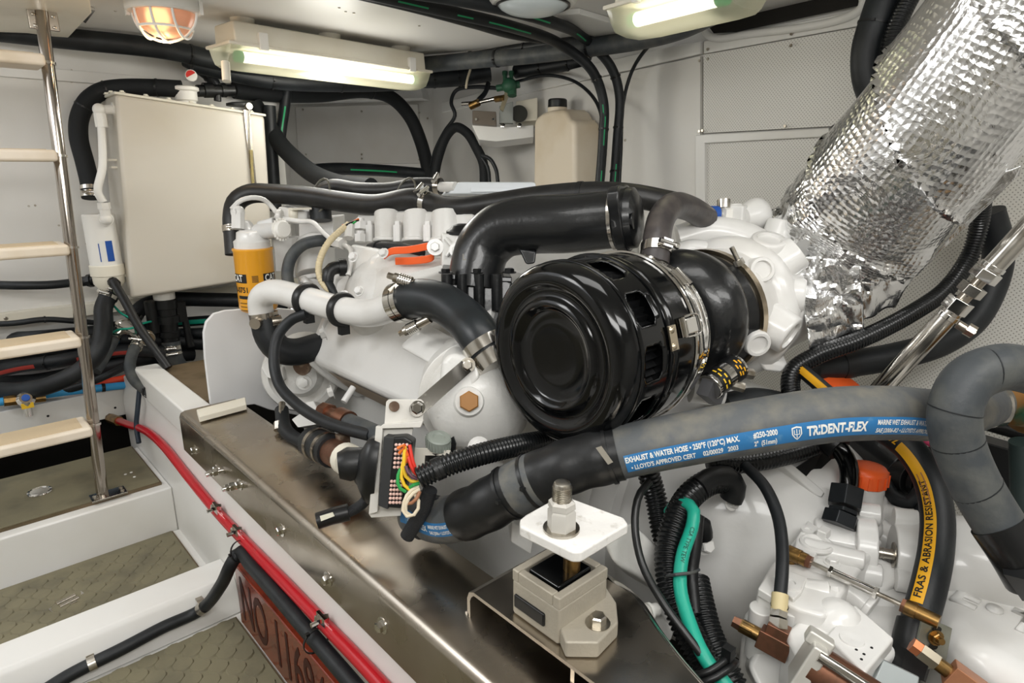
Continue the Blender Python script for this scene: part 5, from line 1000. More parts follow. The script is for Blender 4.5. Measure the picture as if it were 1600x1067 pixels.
# white splash board in front of the engine
m = M(); pts = [(330, 640), (320, 560), (318, 520), (322, 503), (334, 490), (352, 485), (420, 480), (520, 490), (520, 660), (420, 640), (398, 632)]
t = obj('splash_board', (m.hull3([PY(x, y, 1.70) for x, y in pts], (0, 0.012, 0)), m)[1], mat('white_board', 'DFDFDF', 0.35), None, bevel=0.003); tag(t, 'white round-cornered splash board standing at the girder end', 'board')
m = M(); m.hull3([PZ(308, 648, 0.42), PZ(384, 628, 0.42), PZ(386, 640, 0.42), PZ(312, 660, 0.42)], (0, 0, 0.014)); obj('bottom_batten', m, CREAM, t, bevel=0.002)

# ================================================================ FUEL FILTER
cx = P(400, 438, 1.60); rF = 0.0465
t = thing('fuel_filter', 'yellow spin-on fuel filter with black lettering', 'fuel filter', cx-uz*0.09)
zt, zb = P(400, 386, 1.60).z, P(400, 488, 1.60).z
m = M(); m.lathe([(0, 0.035), (0.004, 0.043), (0.012, rF), (zt-zb-0.006, rF), (zt-zb-0.004, rF+0.002), (zt-zb, rF+0.002), (zt-zb+0.002, rF-0.003)], V((cx.x, cx.y, zb)), (0, 0, 1), 40); fb = obj('can', m, FILTY, t, angle=50)
base_a = math.atan2(CAM.y-cx.y, CAM.x-cx.x)
def cylfn(a0, z0, r=rF+0.0006): return lambda x, y: V((cx.x+math.cos(base_a+a0+x/rF)*r, cx.y+math.sin(base_a+a0+x/rF)*r, z0+y))
Hh = zt-zb; zl = zb+Hh*0.56
for x0, x1 in ((0.018, 0.060), (-0.070, -0.022)):
    wrap_patch('black_label', cylfn(0, zl), x0, x1, -0.011, 0.011, LETK, fb, 12, 1)
    text_fit('lettering', 'CAT', 0.023, 0.034, (lambda f, x=x0: (lambda u, v: f(u+x+0.004, v)))(cylfn(0, zl, rF+0.0011)), LETW, fb, 0.0006)
    text_fit('lettering', '1R-0751', 0.019, 0.050, (lambda f, x=x0: (lambda u, v: f(u+x-0.002, v)))(cylfn(0, zl-0.029)), LETK, fb, 0.0005)
for k in range(5): wrap_patch('print_bar', cylfn(0, zl-0.008+k*0.0035), -0.009, 0.006, -0.001, 0.0008, LETK, fb, 4, 1)
wrap_patch('print_bar', cylfn(0, zl-0.047), -0.052, -0.012, -0.004, 0.004, LETK, fb, 10, 1)
for k, wd in ((0, 0.03), (1, 0.022), (2, 0.026)): wrap_patch('print_bar', cylfn(0, zl-0.062-k*0.009), -0.05, -0.05+wd, -0.0008, 0.0008, LETK, fb, 8, 1)
zc = V((cx.x, cx.y, zt))
m = M(); m.lathe([(0, 0.043), (0.018, 0.043), (0.024, 0.036), (0.04, 0.034), (0.045, 0.025)], zc, (0, 0, 1), 36); hd = obj('filter_head', m, ENGW, t, angle=45)
m = M(); m.hull3([P(372, 385, 1.58), P(372, 345, 1.58), P(386, 345, 1.58), P(400, 365, 1.58), P(405, 385, 1.58)], V((0.02, 0.03, 0))); obj('head_web', m, ENGW, hd, bevel=0.006)
m = M(); m.cyl(P(372, 358, 1.57), P(372, 333, 1.57), 0.016, n=8); m.sphere(P(372, 331, 1.57), 0.016); m.cyl(P(372, 331, 1.57), P(364, 331, 1.56), 0.013, n=12); obj('elbow', m, ENGW, hd)
a0, a1 = P(402, 362, 1.58), P(434, 359, 1.53)
m = M(); m.cyl(a0, a1, 0.0185, n=28); m.hull3([P(392, 368, 1.6), P(402, 346, 1.6), P(425, 340, 1.6), P(430, 375, 1.6)], V((0.02, 0.03, 0))); obj('pump_barrel', m, mat('grey_white_barrel', 'CFCFCD', 0.35), hd, bevel=0.003)
ad = (a1-a0).normalized(); m = M(); m.lathe([(0, 0.018), (0.002, 0.0215), (0.018, 0.0215), (0.022, 0.018), (0.023, 0.01), (0.023, 1e-5)], a1+ad*0.004, ad, 32)
_, fu, fw = frame_of(ad)
for i in range(18): m.box(a1+ad*0.014+(fu*math.cos(2*PI*i/18)+fw*math.sin(2*PI*i/18))*0.0215, (0.004, 0.004, 0.012))
obj('primer_knob', m, PLAST, hd, angle=40)
m = M(); m.hull3([P(424, 372, 1.6), P(456, 372, 1.62), P(456, 385, 1.62), P(440, 425, 1.62), P(432, 425, 1.6), P(428, 390, 1.6)], V((0.04, 0.04, 0))); obj('mount_bracket_arm', m, ENGW, hd, bevel=0.006)
m = M(); m.hull3([P(425, 340, 1.62), P(435, 322, 1.64), P(480, 330, 1.66), P(478, 350, 1.66), P(440, 350, 1.62)], V((0.04, 0.04, 0))); m.cyl(P(432, 337, 1.6), P(442, 337, 1.6), 0.017, n=16); obj('manifold_block', m, ENGW, hd, bevel=0.006)
m = M(); m.box(P(470, 326, 1.64), (0.05, 0.02, 0.005)); m.cyl(P(458, 345, 1.65), P(458, 326, 1.65), 0.012, n=12); obj('bracket_tab', m, CREAM, hd)
for lab, pts in (('bent white steel fuel line looping over the yellow filter', [(362, 327, 1.56), (375, 314, 1.57), (392, 309, 1.58), (410, 311, 1.6), (422, 320, 1.62), (432, 332, 1.62)]),
                 ('white steel fuel line slanting down to engine front', [(442, 342, 1.6), (470, 346, 1.6), (488, 347, 1.58), (505, 363, 1.55), (523, 379, 1.52)]),
                 ('short white fuel line hooking down beside cable boot', [(538, 383, 1.5), (548, 390, 1.48), (548, 408, 1.46), (544, 430, 1.45)]),
                 ('white hooped fuel line behind the black looped hose', [(455, 432, 1.66), (456, 400, 1.66), (470, 377, 1.66), (490, 369, 1.66), (512, 372, 1.66)])):
    o, pa = hose('fuel_line', lab, T(pts), 0.0062 if 'hooped' not in lab else 0.011, ENGW, n=10, cat='pipe')
    if 'slanting' in lab: m = M(); m.cyl(P(523, 378, 1.52), P(536, 381, 1.5), 0.014, n=6); m.cyl(P(545, 372, 1.49), P(546, 352, 1.5), 0.012, n=8); obj('banjo_union', m, ENGW, o)

# ================================================================ BIG PIPES ON THE ENGINE
rp = 0.0280
pth = Path(T([(416, 512, 1.49), (408, 486, 1.48), (408, 466, 1.465), (424, 456, 1.445), (480, 468, 1.38), (535, 484, 1.31), (578, 489, 1.25), (610, 480, 1.2), (645, 462, 1.16)]))
t = thing('coolant_pipe', 'white bent coolant pipe with black rubber rings across the engine', 'pipe', P(415, 512, 1.49))
m = M(); m.tube(pth, rp, 24, 0.008); obj('pipe', m, ENGW, t, angle=70)
for px in ((482, 468), (535, 484)):
    u = pth.pix(*px); q = pth.at(u); tt = pth.tan(u); m = M(); m.lathe([(-0.009, rp-0.001), (-0.009, rp+0.006), (-0.004, rp+0.009), (0.004, rp+0.009), (0.009, rp+0.006), (0.009, rp-0.001)], q, tt, 32, closed=True); obj('rubber_ring', m, BLKPL, t)
    m = M(); dn = -uz; m.box(q+V((0, 0, -rp-0.012)), (0.02, 0.016, 0.024)); obj('ring_lug', m, BLKPL, t)
m = M(); q = P(413, 497, 1.485); tt = (P(409, 480, 1.48)-P(416, 515, 1.49)).normalized(); m.ring(q, tt, rp+0.002, 0.026, 0.003); c_ = obj('hose_clamp', m, BRSTEEL, t)
m = M(); m.cyl(P(398, 506, 1.44), P(404, 503, 1.46), 0.013, n=14); m.cyl(P(440, 500, 1.47), P(425, 503, 1.46), 0.012, n=14); obj('t_bolt', m, BRSTEEL, c_)
h, pa = hose('rubber_elbow', 'black rubber elbow hose below the white coolant pipe', T([(413, 495, 1.485), (420, 525, 1.49), (436, 545, 1.5), (460, 550, 1.52), (500, 540, 1.56)]), 0.033, RUBBER, n=22)
t = thing('turbo_coolant_hose', 'smooth fat black hose joining the white pipe to the air filter side', 'hose', P(700, 500, 1.1))
pa = Path(T([(622, 473, 1.18), (650, 466, 1.15), (690, 473, 1.11), (725, 497, 1.07), (750, 526, 1.03), (766, 552, 1.02)])); m = M(); m.tube(pa, 0.0355, 28, 0.008); obj('hose_body', m, mat('smooth_blue_black_rubber', '171B1E', 0.36, col2='22272A', nscale=15, bump=0.06, bscale=120), t, angle=70)
for u, w_ in ((0.008, 0.016), (0.024, 0.012), (pa.L-0.014, 0.018)):
    q = pa.at(u); tt = pa.tan(u); m = M(); m.ring(q, tt, 0.036, w_, 0.0025, 40); obj('band', m, STEEL, t)
m = M(); m.cyl(pa.at(pa.L-0.004), pa.at(pa.L)+pa.tan(pa.L)*0.025, 0.034, n=28); obj('pipe_stub', m, STEEL, t)
def tbolt(p0, p1, par):
    m = M(); L = p1-p0; m.cyl(p0, p1, 0.004, n=10); m.cyl(p0, p0+L*0.16, 0.006, n=6); m.cyl(p0+L*0.16, p0+L*0.26, 0.009, n=10); sb = obj('t_bolt', m, ZINC, par)
    m = M(); 
    for k in range(6): m.torus(p0+L*(0.30+k*0.055), L, 0.0085, 0.0028, 20, 8)
    obj('spring', m, STEEL, sb); m = M(); m.cyl(p0+L*0.62, p1, 0.008, n=12); obj('trunnion', m, BRSTEEL, sb)
tbolt(P(606, 430, 1.14), P(668, 450, 1.13), t); tbolt(P(625, 522, 1.14), P(672, 498, 1.12), t); tbolt(P(764, 566, 0.99), P(757, 530, 1.03), t)
m = M(); m.hull3([P(606, 452, 1.14), P(630, 434, 1.14), P(635, 440, 1.14), P(612, 458, 1.14)], V((0.01, 0.01, 0.0))); obj('band_tail', m, BRSTEEL, t)
# black intake elbow
t = thing('intake_elbow', 'fat satin black cast intake elbow above the air filter', 'intake pipe', P(745, 460, 1.2))
pa = Path(T([(962, 343, 1.11), (940, 345, 1.12), (890, 350, 1.14), (830, 352, 1.17), (785, 360, 1.19), (757, 385, 1.2), (745, 420, 1.2), (742, 450, 1.2)]))
m = M(); m.tube(pa, lambda k: 0.050+0.003*math.sin(k*PI), 36, 0.008); el = obj('elbow', m, BLKCAST, t, angle=70)
text_on('cast_mark', 'L', 0.016, lambda x, y: P(722+x*850, 402-y*850, 1.135), mat('worn_grey', '77756F', 0.6), el, 0.0004)
q = pa.at(0.0); tt = -pa.tan(0.0); m = M(); m.lathe([(-0.004, 0.046), (-0.004, 0.0535), (0.002, 0.0535), (0.002, 0.046)], q, tt, 36, closed=True); obj('joint_ring', m, STEEL, t)
_, fu, fw = frame_of(tt, uz); poly = []
for i in range(40):
    an = 2*PI*i/40; rr = 0.058+0.024*max(0, math.cos(an*2-1.9))**3; poly.append(q+tt*0.004+(fu*math.cos(an)+fw*math.sin(an))*rr)
m = M(); m.hull3(poly, tt*0.02); fl_ = obj('flange', m, BLKCAST, t, bevel=0.003)
m = M(); m.lathe([(0.02, 0.054), (0.035, 0.052), (0.042, 0.04), (0.044, 0.02)], q+tt*0.0, tt, 32); obj('flange_neck', m, BLKCAST, t)
bolt(fl_, P(990, 345, 1.055), -tt, 0.009, 0.008, 1.5, BLKCAST); bolt(fl_, P(962, 302, 1.08), -tt, 0.007, 0.008, 1.3, BLKCAST)
m = M(); m.hull3([P(810, 388, 1.15), P(838, 392, 1.14), P(836, 412, 1.14), P(822, 414, 1.14)], V((0.03, 0.03, 0))); obj('elbow_rib', m, BLKCAST, t, bevel=0.004)
m = M(); pts = [(690, 435), (704, 425), (790, 432), (802, 440), (800, 500), (760, 520), (700, 480)]; m.hull3([P(x, y, 1.17) for x, y in pts], V((0.06, 0.08, 0))); mf = obj('manifold', m, BLKCAST, t, bevel=0.008, seg=3)
m = M(); m.hull3([P(690, 427, 1.165), P(800, 433, 1.165), P(800, 441, 1.165), P(690, 436, 1.165)], V((0.07, 0.09, 0))); obj('manifold_lip', m, BLKCAST, t, bevel=0.002)
for px in (698, 722, 748, 776): m = M(); m.cyl(P(px, 428, 1.155), P(px+1, 485, 1.165), 0.0105, n=14); r_ = obj('manifold_pillar', m, BLKCAST, mf); 
for px in (696, 745, 796): bolt(mf, P(px, 426, 1.155), (0, 0, 1), 0.009, 0.008, 1.4, BLKCAST)
# long hoses over the engine top
HZ = mat('shiny_black_hose', '1A1A1A', 0.42, col2='262523', nscale=30, bump=0.12, bscale=160)
h, pa = hose('top_hose', 'long shiny black hose bending from yellow filter over the engine top', T([(368, 398, 1.68), (366, 370, 1.68), (364, 340, 1.68), (370, 315, 1.69), (390, 303, 1.69), (430, 303, 1.68), (480, 307, 1.66), (540, 316, 1.62), (590, 320, 1.57), (640, 311, 1.52), (668, 312, 1.5)]), 0.026, HZ, n=20)
clamp(h, pa, pa.pix(364, 358), 0.0262, 0.016, True, BRSTEEL); clamp(h, pa, pa.L-0.012, 0.0262, 0.014, True); 
h, pa = hose('top_hose', 'black ribbed hose from the clamps to the right behind intake elbow', T([(655, 312, 1.49), (680, 319, 1.47), (720, 325, 1.42), (780, 317, 1.38), (850, 307, 1.33), (930, 302, 1.28), (990, 306, 1.25), (1060, 320, 1.24)]), 0.0235, HZ, n=20); clamp(h, pa, 0.02, 0.0237, 0.014, True); m = M(); m.ring(pa.at(pa.pix(910, 303)), pa.tan(pa.pix(910, 303)), 0.0237, 0.01, 0.001); obj('tape_band', m, TAPE, h)
h, pa = hose('top_hose', 'black hose lying behind the clamped hoses, ending at valve cover', T([(498, 300, 1.75), (520, 292, 1.74), (560, 297, 1.72), (610, 297, 1.7), (650, 290, 1.68), (690, 291, 1.66)]), 0.021, HZ, n=18); clamp(h, pa, pa.L-0.01, 0.0215, 0.014, True, BRSTEEL)
for px in ((500, 306), (633, 305)):
    m = M(); c_ = P(*px, 1.66); pts = [c_+(UPV*math.cos(x)*0.045+(RGT*0.55-FWD*0.3)*math.sin(x)*0.05+RGT*0.01*math.cos(x)) for x in [2*PI*i/20 for i in range(20)]]; m.tube(Path(pts+[pts[0]], True), 0.0028, 8); w_ = obj('tie_wrap', m, mat('greyish_tie', '5C5A50', 0.4), h)
m = M(); m.cyl(P(500, 320, 1.68), P(502, 345, 1.68), 0.028, n=16); o = obj('drop_hose', m, RUBBER, h)
# loop hoses on the front
h, pa = hose('loop_hose', 'slim black hose looping beside the yellow filter into engine front', T([(452, 452, 1.56), (449, 425, 1.56), (456, 400, 1.56), (474, 382, 1.56), (500, 376, 1.57), (525, 378, 1.6)]), 0.0145, RUBBERG, n=14)
h, pa = hose('loop_hose', 'long black hose arcing from under white pipe down to the girder', T([(480, 490, 1.36), (455, 500, 1.37), (434, 525, 1.37), (428, 565, 1.36), (436, 600, 1.34), (462, 630, 1.29), (500, 655, 1.23), (540, 670, 1.18), (580, 680, 1.14)]), 0.0115, RUBBER, n=14)
h, pa = hose('wire_loom', 'cream corrugated wire loom curving down in front of engine', T([(545, 350, 1.5), (530, 362, 1.48), (514, 378, 1.46), (502, 400, 1.45), (498, 425, 1.44), (506, 445, 1.44), (522, 458, 1.43)]), 0.0075, mat('cream_loom', 'CDBE9B', 0.5), n=10, corr=0.05, pitch=0.007, cat='wire loom')
for k, (mm, pts) in enumerate(((ORW, [(535, 352, 1.5), (548, 348, 1.5), (560, 342, 1.52)]), (LETK, [(532, 358, 1.49), (546, 349, 1.49), (560, 344, 1.52)]), (GRNW, [(538, 358, 1.495), (548, 351, 1.495), (556, 346, 1.5)]))):
    m = M(); m.tube(Path(T(pts)), 0.0025, 8); obj('loose_wire', m, mm, h)
t = thing('cable_boot', 'black rubber cable boot on engine front under the loom', 'boot', P(520, 430, 1.45)); m = M(); m.tube(Path(T([(541, 418, 1.46), (524, 418, 1.45), (514, 425, 1.44), (512, 440, 1.44)])), lambda k: 0.017-0.004*k, 16); obj('boot', m, BLKPL, t); m = M(); m.tube(Path(T([(512, 438, 1.44), (518, 450, 1.43), (523, 462, 1.43)])), 0.009, 12); obj('cable', m, RUBBER, t); m = M(); m.cyl(P(541, 418, 1.46), P(530, 418, 1.455), 0.020, n=16); obj('boot_ring', m, BLKPL, t)
# orange hoops
for lab, pts in (('upper orange plastic strap loop on the engine side', [(600, 400, 1.40), (610, 393, 1.39), (640, 390, 1.37), (672, 384, 1.34)]), ('lower orange plastic strap loop on the engine side', [(618, 408, 1.38), (650, 407, 1.35), (674, 403, 1.33), (678, 400, 1.33)])):
    pa = Path(T(pts)); m = M(); rings = []
    for j in range(17): u = pa.L*j/16; p = pa.at(u); rings.append([p+uz*0.008+V((-.003, -.002, 0)), p+uz*0.008+V((.003, .002, 0)), p-uz*0.008+V((.003, .002, 0)), p-uz*0.008+V((-.003, -.002, 0))])
    m.loft(rings); tag(obj('orange_strap', m, ORANGE, None, bevel=0.002), lab, 'strap')
h, pa = hose('wire_loom', 'short black cable behind the orange strap loops', T([(584, 388, 1.5), (600, 384, 1.46), (640, 390, 1.42), (660, 396, 1.4)]), 0.010, RUBBER, cat='cable'); m = M(); m.cyl(P(580, 390, 1.51), P(592, 387, 1.48), 0.016, n=12); obj('plug', m, BLKPL, h)
# raw-water plumbing low at front
h, pa = hose('drain_pipe_hose', 'short black hose with brass barb low beside the girder', T([(545, 660, 1.22), (580, 675, 1.16), (610, 690, 1.1)]), 0.0175, RUBBERG)
m = M(); m.cyl(P(502, 640, 1.32), P(548, 660, 1.22), 0.0125, n=14); m.cyl(P(506, 642, 1.31), P(516, 646, 1.29), 0.019, n=8); m.cyl(P(530, 652, 1.25), P(545, 659, 1.225), 0.021, n=20); br = obj('barb_fitting', m, COPPER, h)
m = M(); m.cyl(P(534, 660, 1.23), P(534, 700, 1.2), 0.006, n=10); m.box(P(536, 690, 1.2), (0.02, 0.02, 0.03)); obj('valve_stem', m, RUST, br)
h, pa = hose('coupling_hose', 'short black coupling hose with two tarnished clamps by girder', T([(488, 690, 1.28), (505, 698, 1.24), (520, 706, 1.2)]), 0.031, RUBBER, n=20)
for u in (0.3, 0.75): m = M(); m.ring(pa.at(pa.L*u), pa.tan(pa.L*u), 0.0312, 0.012, 0.002); obj('hose_clamp', m, BRSTEEL, h)
m = M(); m.cyl(pa.at(pa.L), P(540, 716, 1.14), 0.026, n=20); obj('pipe_stub', m, COPPER, h)
m = M(); m.cyl(P(540, 716, 1.14), P(548, 721, 1.12), 0.029, n=20); obj('flange', m, CREAM, h)
h, pa = hose('low_hose', 'dark hose hidden low between girder and engine front', T([(440, 640, 1.5), (445, 670, 1.45), (470, 690, 1.4), (500, 690, 1.35)]), 0.016, RUBBER)
m = M(); m.cyl(P(441, 630, 1.5), P(438, 660, 1.46), 0.008, n=10); m.cyl(P(436, 660, 1.46), P(436, 672, 1.45), 0.012, n=8); obj('threaded_stud', m, ZINC, h)

# ================================================================ ELECTRONIC CONNECTOR BRACKET
ZB = 0.95
t = thing('connector_bracket', 'white metal bracket holding a black multi-pin wiring connector', 'bracket', P(600, 800, ZB))
def plate(name, px, z, th, material, par, bev=0.001, dz=0): m = M(); m.hull3([P(*(p if len(p) == 3 else (*p, z))) for p in px], FWD*th); return obj(name, m, material, par, bevel=bev)
EW = mat('scuffed_white_steel', 'CFCCC5', 0.45, col2='B0A898', nscale=30, nlo=0.55, nhi=0.8)
outer = [(587, 666), (646, 666), (640, 700), (626, 806), (580, 809), (576, 803)]
plate('back_plate', outer, ZB, 0.004, EW, t)
m = M()
fp = plate('folded_edge', [(587, 666), (598, 668), (590, 800), (576, 804)], ZB-0.012, 0.014, EW, t)
tb = plate('top_tab', [(603, 628), (607, 624), (658, 624), (662, 628), (661, 660), (655, 664), (600, 666)], ZB-0.004, 0.004, EW, t, 0.001)
plate('tab_step', [(598, 663), (661, 658), (657, 668), (590, 670)], ZB-0.012, 0.016, EW, t)
m = M(); q = P(616, 635, ZB-0.006); m.lathe([(0, 0.008), (0.001, 0.008), (0.001, 0.0055), (0.0003, 1e-5)], q, -FWD, 18); obj('bolt_hole', m, RUST, tb)
q = P(653, 637, ZB-0.005); bolt(tb, q, -FWD, 0.0085, 0.009, 1.3, CHROME)
cb_ = plate('connector_body', [(601, 684), (632, 682), (645, 690), (640, 730), (627, 795), (602, 793), (592, 788)], ZB-0.034, 0.036, BLKPL, t, 0.003)
plate('connector_side', [(600, 682), (616, 684), (606, 796), (591, 790)], ZB-0.036, 0.03, mat('ribbed_black', '2A2B2C', 0.5), cb_, 0.001)
m = M()
for (x0, y0, cols, rws, dx, dy) in ((619, 695, 4, 6, 5.6, 7.0), (612, 752, 4, 6, 5.2, 6.6)):
    for i in range(cols):
        for j in range(rws): m.sphere(P(x0+i*dx-j*0.5, y0+j*dy, ZB-0.0345), 0.0026, -FWD, 8, 5)
obj('pin_seals', m, mat('pink_seal', 'E3C0B4', 0.5), cb_, kind='stuff')
m = M(); m.lathe([(0, 0.046), (0.012, 0.048), (0.02, 0.042), (0.03, 0.024), (0.034, 0.02)], P(592, 735, ZB+0.01), (-0.62, 0.55, 0.1), 28, su=1.15, sw=0.7); obj('rubber_boot', m, BLKPL, t, angle=60)
m = M(); m.lathe([(0.02, 0.022), (0.045, 0.026), (0.06, 0.02)], P(592, 718, ZB+0.02), (-0.8, 0.45, -0.05), 24); obj('boot_wrap', m, TAPE, t, angle=60)
wires = [(REDW, [(640, 695), (643, 712), (648, 730), (656, 742)]), (REDW, [(631, 694), (638, 715), (645, 735), (655, 744)]), (ORW, [(624, 708), (632, 700), (636, 712), (634, 722)]), (ORW, [(622, 700), (630, 695), (634, 706)]), (YEL2, [(633, 697), (631, 720), (632, 740), (642, 752), (654, 752)]), (YEL2, [(630, 722), (627, 745), (635, 762), (652, 770)]), (GRNW, [(626, 732), (621, 748), (624, 762), (634, 768)]), (GRNW, [(655, 755), (645, 758), (640, 762)]), (WHTW, [(655, 760), (640, 768), (631, 785), (630, 800), (640, 808), (652, 798), (654, 782), (648, 772)]), (WHTW, [(656, 764), (646, 770), (635, 785), (634, 800), (643, 806)]), (mat('brown_wire', '9A6A4C', 0.5), [(634, 787), (645, 785), (653, 776), (656, 768)]), (mat('purple_wire', '5A3A48', 0.5), [(634, 728), (640, 742), (652, 748)])]
for k, (mm, pts) in enumerate(wires):
    m = M(); m.tube(Path([P(x, y, ZB-0.042-0.004*math.sin(3.1*i/(len(pts)-1))-0.0012*k) for i, (x, y) in enumerate(pts)]), 0.0026, 8); obj('wire', m, mm, t)
# chrome link bar from bracket to engine
t = thing('link_bar', 'scratched chrome flat bar bracing the connector bracket to engine', 'bar', P(690, 605, 0.95))
a0, a1 = P(651, 640, ZB-0.008), P(731, 570, 1.0); d = (a1-a0).normalized(); s = FWD.cross(d).normalized(); poly = []
for i in range(9): an = PI/2+PI*i/8; poly.append(a0+(d*math.cos(an)+s*math.sin(an))*0.0115)
for i in range(9): an = -PI/2+PI*i/8; poly.append(a1+(d*math.cos(an)+s*math.sin(an))*0.0115)
m = M(); m.hull3(poly, FWD*0.004); obj('bar', m, mat('scratched_chrome', '7C7973', 0.14, 1.0, col2='A8A49C', nscale=70, nlo=0.6, nhi=0.7), t, bevel=0.0006); bolt(t, a1, -FWD, 0.008, 0.007, 1.5, ZINC)
# grey round cap with strap
t = thing('grey_plug_cap', 'grey-green knurled plastic cap on rusty bracket by connector', 'cap', P(683, 715, 1.0))
q = P(684, 697, 0.98); ax_ = V((0.0, -0.25, 1)).normalized(); m = M(); m.lathe([(0, 0.019), (0.016, 0.019), (0.018, 0.017), (0.018, 0.010), (0.016, 0.008), (0.016, 1e-5)], q, ax_, 30)
for i in range(24): an = 2*PI*i/24; _, fu, fw = frame_of(ax_); m.box(q+ax_*0.008+(fu*math.cos(an)+fw*math.sin(an))*0.019, (0.002, 0.002, 0.013))
obj('cap', m, mat('grey_green_plastic', '8D948C', 0.5), t)
m = M(); m.cyl(q-ax_*0.03, q-ax_*0.002, 0.0185, n=24); obj('socket', m, BLKPL, t)
plate('rusty_bracket', [(648, 700), (664, 700), (704, 704), (704, 712), (664, 712), (662, 745), (646, 745)], 0.965, 0.004, mat('rust_edged_white', 'C9C4B8', 0.5, col2='A0683C', nscale=60, nlo=0.6, nhi=0.7), t)
m = M(); m.tube(Path(T([(705, 684, 0.98), (708, 690, 0.98), (706, 708, 0.985), (700, 718, 0.99)])), 0.005, 8); obj('strap', m, BLKPL, t)
# corrugated harness, braided tails, tape stub
h, pa = hose('harness_conduit', 'shiny black corrugated conduit from connector to under the air filter', T([(654, 747, 0.90), (690, 730, 0.905), (740, 713, 0.92), (790, 700, 0.95), (840, 690, 1.0), (880, 684, 1.06)]), 0.0155, CORR, n=16, corr=0.08, pitch=0.0058, cat='conduit'); 
m = M(); u = pa.pix(680, 735); m.tube(pa, 0.0165, 16, 0.008, u0=u, u1=u+0.012); obj('tape_band', m, TAPE, h)
hose('braided_harness', 'black braided harness tail hanging below the connector', T([(672, 765, 0.92), (664, 790, 0.93), (650, 815, 0.94), (636, 838, 0.95)]), 0.011, mat('black_braid', '1B1D20', 0.6, bump=0.6, bscale=500), cat='cable')
hose('braided_harness', 'second black braided tail behind the hanging harness', T([(684, 776, 0.965), (680, 792, 0.965), (668, 815, 0.97), (652, 835, 0.98)]), 0.010, MATS['black_braid'], cat='cable')
h, pa = hose('capped_cable', 'black cable end with pale label lying over the girder', T([(580, 772, 1.0), (563, 790, 1.0), (545, 800, 0.99), (525, 806, 0.985)]), 0.0085, MATS['black_braid'], cat='cable')
m = M(); m.cyl(P(545, 800, 0.99), P(520, 806, 0.985), 0.0135, n=16); sl = obj('sleeve', m, BLKPL, h); m = M(); m.cyl(P(521, 806, 0.985), P(496, 814, 0.98), 0.013, n=16); en = obj('cable_cap', m, BLKPL, h)
m = M(); m.hull3([P(500, 806, 0.965), P(520, 800, 0.97), P(523, 806, 0.966), P(502, 814, 0.963)], -FWD*0.001); obj('pale_label', m, mat('aged_label', 'C9C6B4', 0.5), h)
# ================================================================ MAIN WET EXHAUST HOSE
rM = 0.0355
hp = T([(650, 800, 1.02), (690, 812, 0.97), (745, 797, 0.92), (810, 762, 0.89), (890, 728, 0.865), (990, 702, 0.845), (1100, 680, 0.83), (1200, 662, 0.82), (1300, 648, 0.815), (1390, 645, 0.83), (1460, 648, 0.87), (1510, 640, 0.92), (1545, 628, 0.96)])
h, pa = hose('wet_exhaust_hose', 'thick grey rubber hose with blue printed stripe crossing before gearbox', hp, rM, RUBDUST, n=32, step=0.008)
u0, u1 = pa.pix(722, 805), pa.pix(970, 707)
m = M(); m.tube(pa, lambda k: rM+0.0022+0.0008*math.sin(k*37), 28, 0.006, u0=u0, u1=u1); obj('tape_wrap', m, TAPE, h, angle=60)
u2 = pa.pix(815, 760); m = M(); m.tube(pa, rM+0.0030, 28, 0.006, u0=u2-0.012, u1=u2+0.028); obj('dusty_patch', m, RUBDUST, h, angle=60)
for px in ((795, 768), (833, 750), (952, 712)): tie(h, pa, pa.pix(*px), rM+0.0033, 0.005)
q = pa.at(pa.pix(952, 712)); 
m = M(); m.hull3([P(931, 700, 0.80), P(940, 697, 0.80), P(958, 722, 0.803), P(950, 726, 0.803)], FWD*0.002); obj('tie_tail', m, mat('grey_tie_tail', '8A857A', 0.5), h)
phi0 = -0.62
s0 = pa.pix(978, 706); s1 = pa.pix(1455, 655)
fnB = wrap_fn(pa, s0, rM, phi0, 0.0005)
yS = -1
pS = fnB(0.1, 0.01); pC = fnB(0.1, 0.0)
if (pS-pC).dot(UPV) < 0: fnB2 = lambda x, y: fnB(x, -y)
else: fnB2 = fnB
fl_ = (fnB(0.1, 0.01)-fnB(0.1, 0)).dot(UPV)
def band(path, u, phi, r=rM, lift=0.0005):
    """x along the hose, y up the print, phi measured downwards from the photographer's side"""
    def fn(x, y):
        k = u+x; p = path.at(k); t_ = path.tan(k, 0.015); d = CAM-p; d = (d-t_*d.dot(t_)).normalized(); b_ = t_.cross(d)
        if b_.dot(UPV) < 0: b_ = -b_
        an = -phi+y/r; return p+(d*math.cos(an)+b_*math.sin(an))*(r+lift)
    return fn
fnS = band(pa, s0, 0.50)
LB = s1-s0
wrap_patch('blue_stripe', fnS, 0.0, LB, -0.0125, 0.0125, LABELB, h, 90, 6)
fnT = band(pa, s0, 0.50, rM, 0.0010)
def sh(fn, dx, dy): return lambda x, y: fn(x+dx, y+dy)
e_ = pa.pix(1146, 672)-s0
text_fit('print', 'EXHAUST & WATER HOSE \u2022 250\u00b0F (120\u00b0C) MAX.', 0.0098, e_, sh(fnT, 0.001, 0.0056), LETW, h, 0.00032)
text_fit('print', '\u2022 LLOYD\'S APPROVED CERT     02/00029   2003', 0.0098, e_-0.008, sh(fnT, 0.006, -0.0062), LETW, h, 0.00028)
uA = pa.pix(1163, 668)-s0; w_ = pa.pix(1203, 662)-s0-uA; text_fit('print', '#250-2000', 0.0098, w_, sh(fnT, uA, 0.0058), LETW, h, 0.0003); text_fit('print', '2"  (51mm)', 0.0098, w_*0.95, sh(fnT, uA, -0.0058), LETW, h, 0.0003)
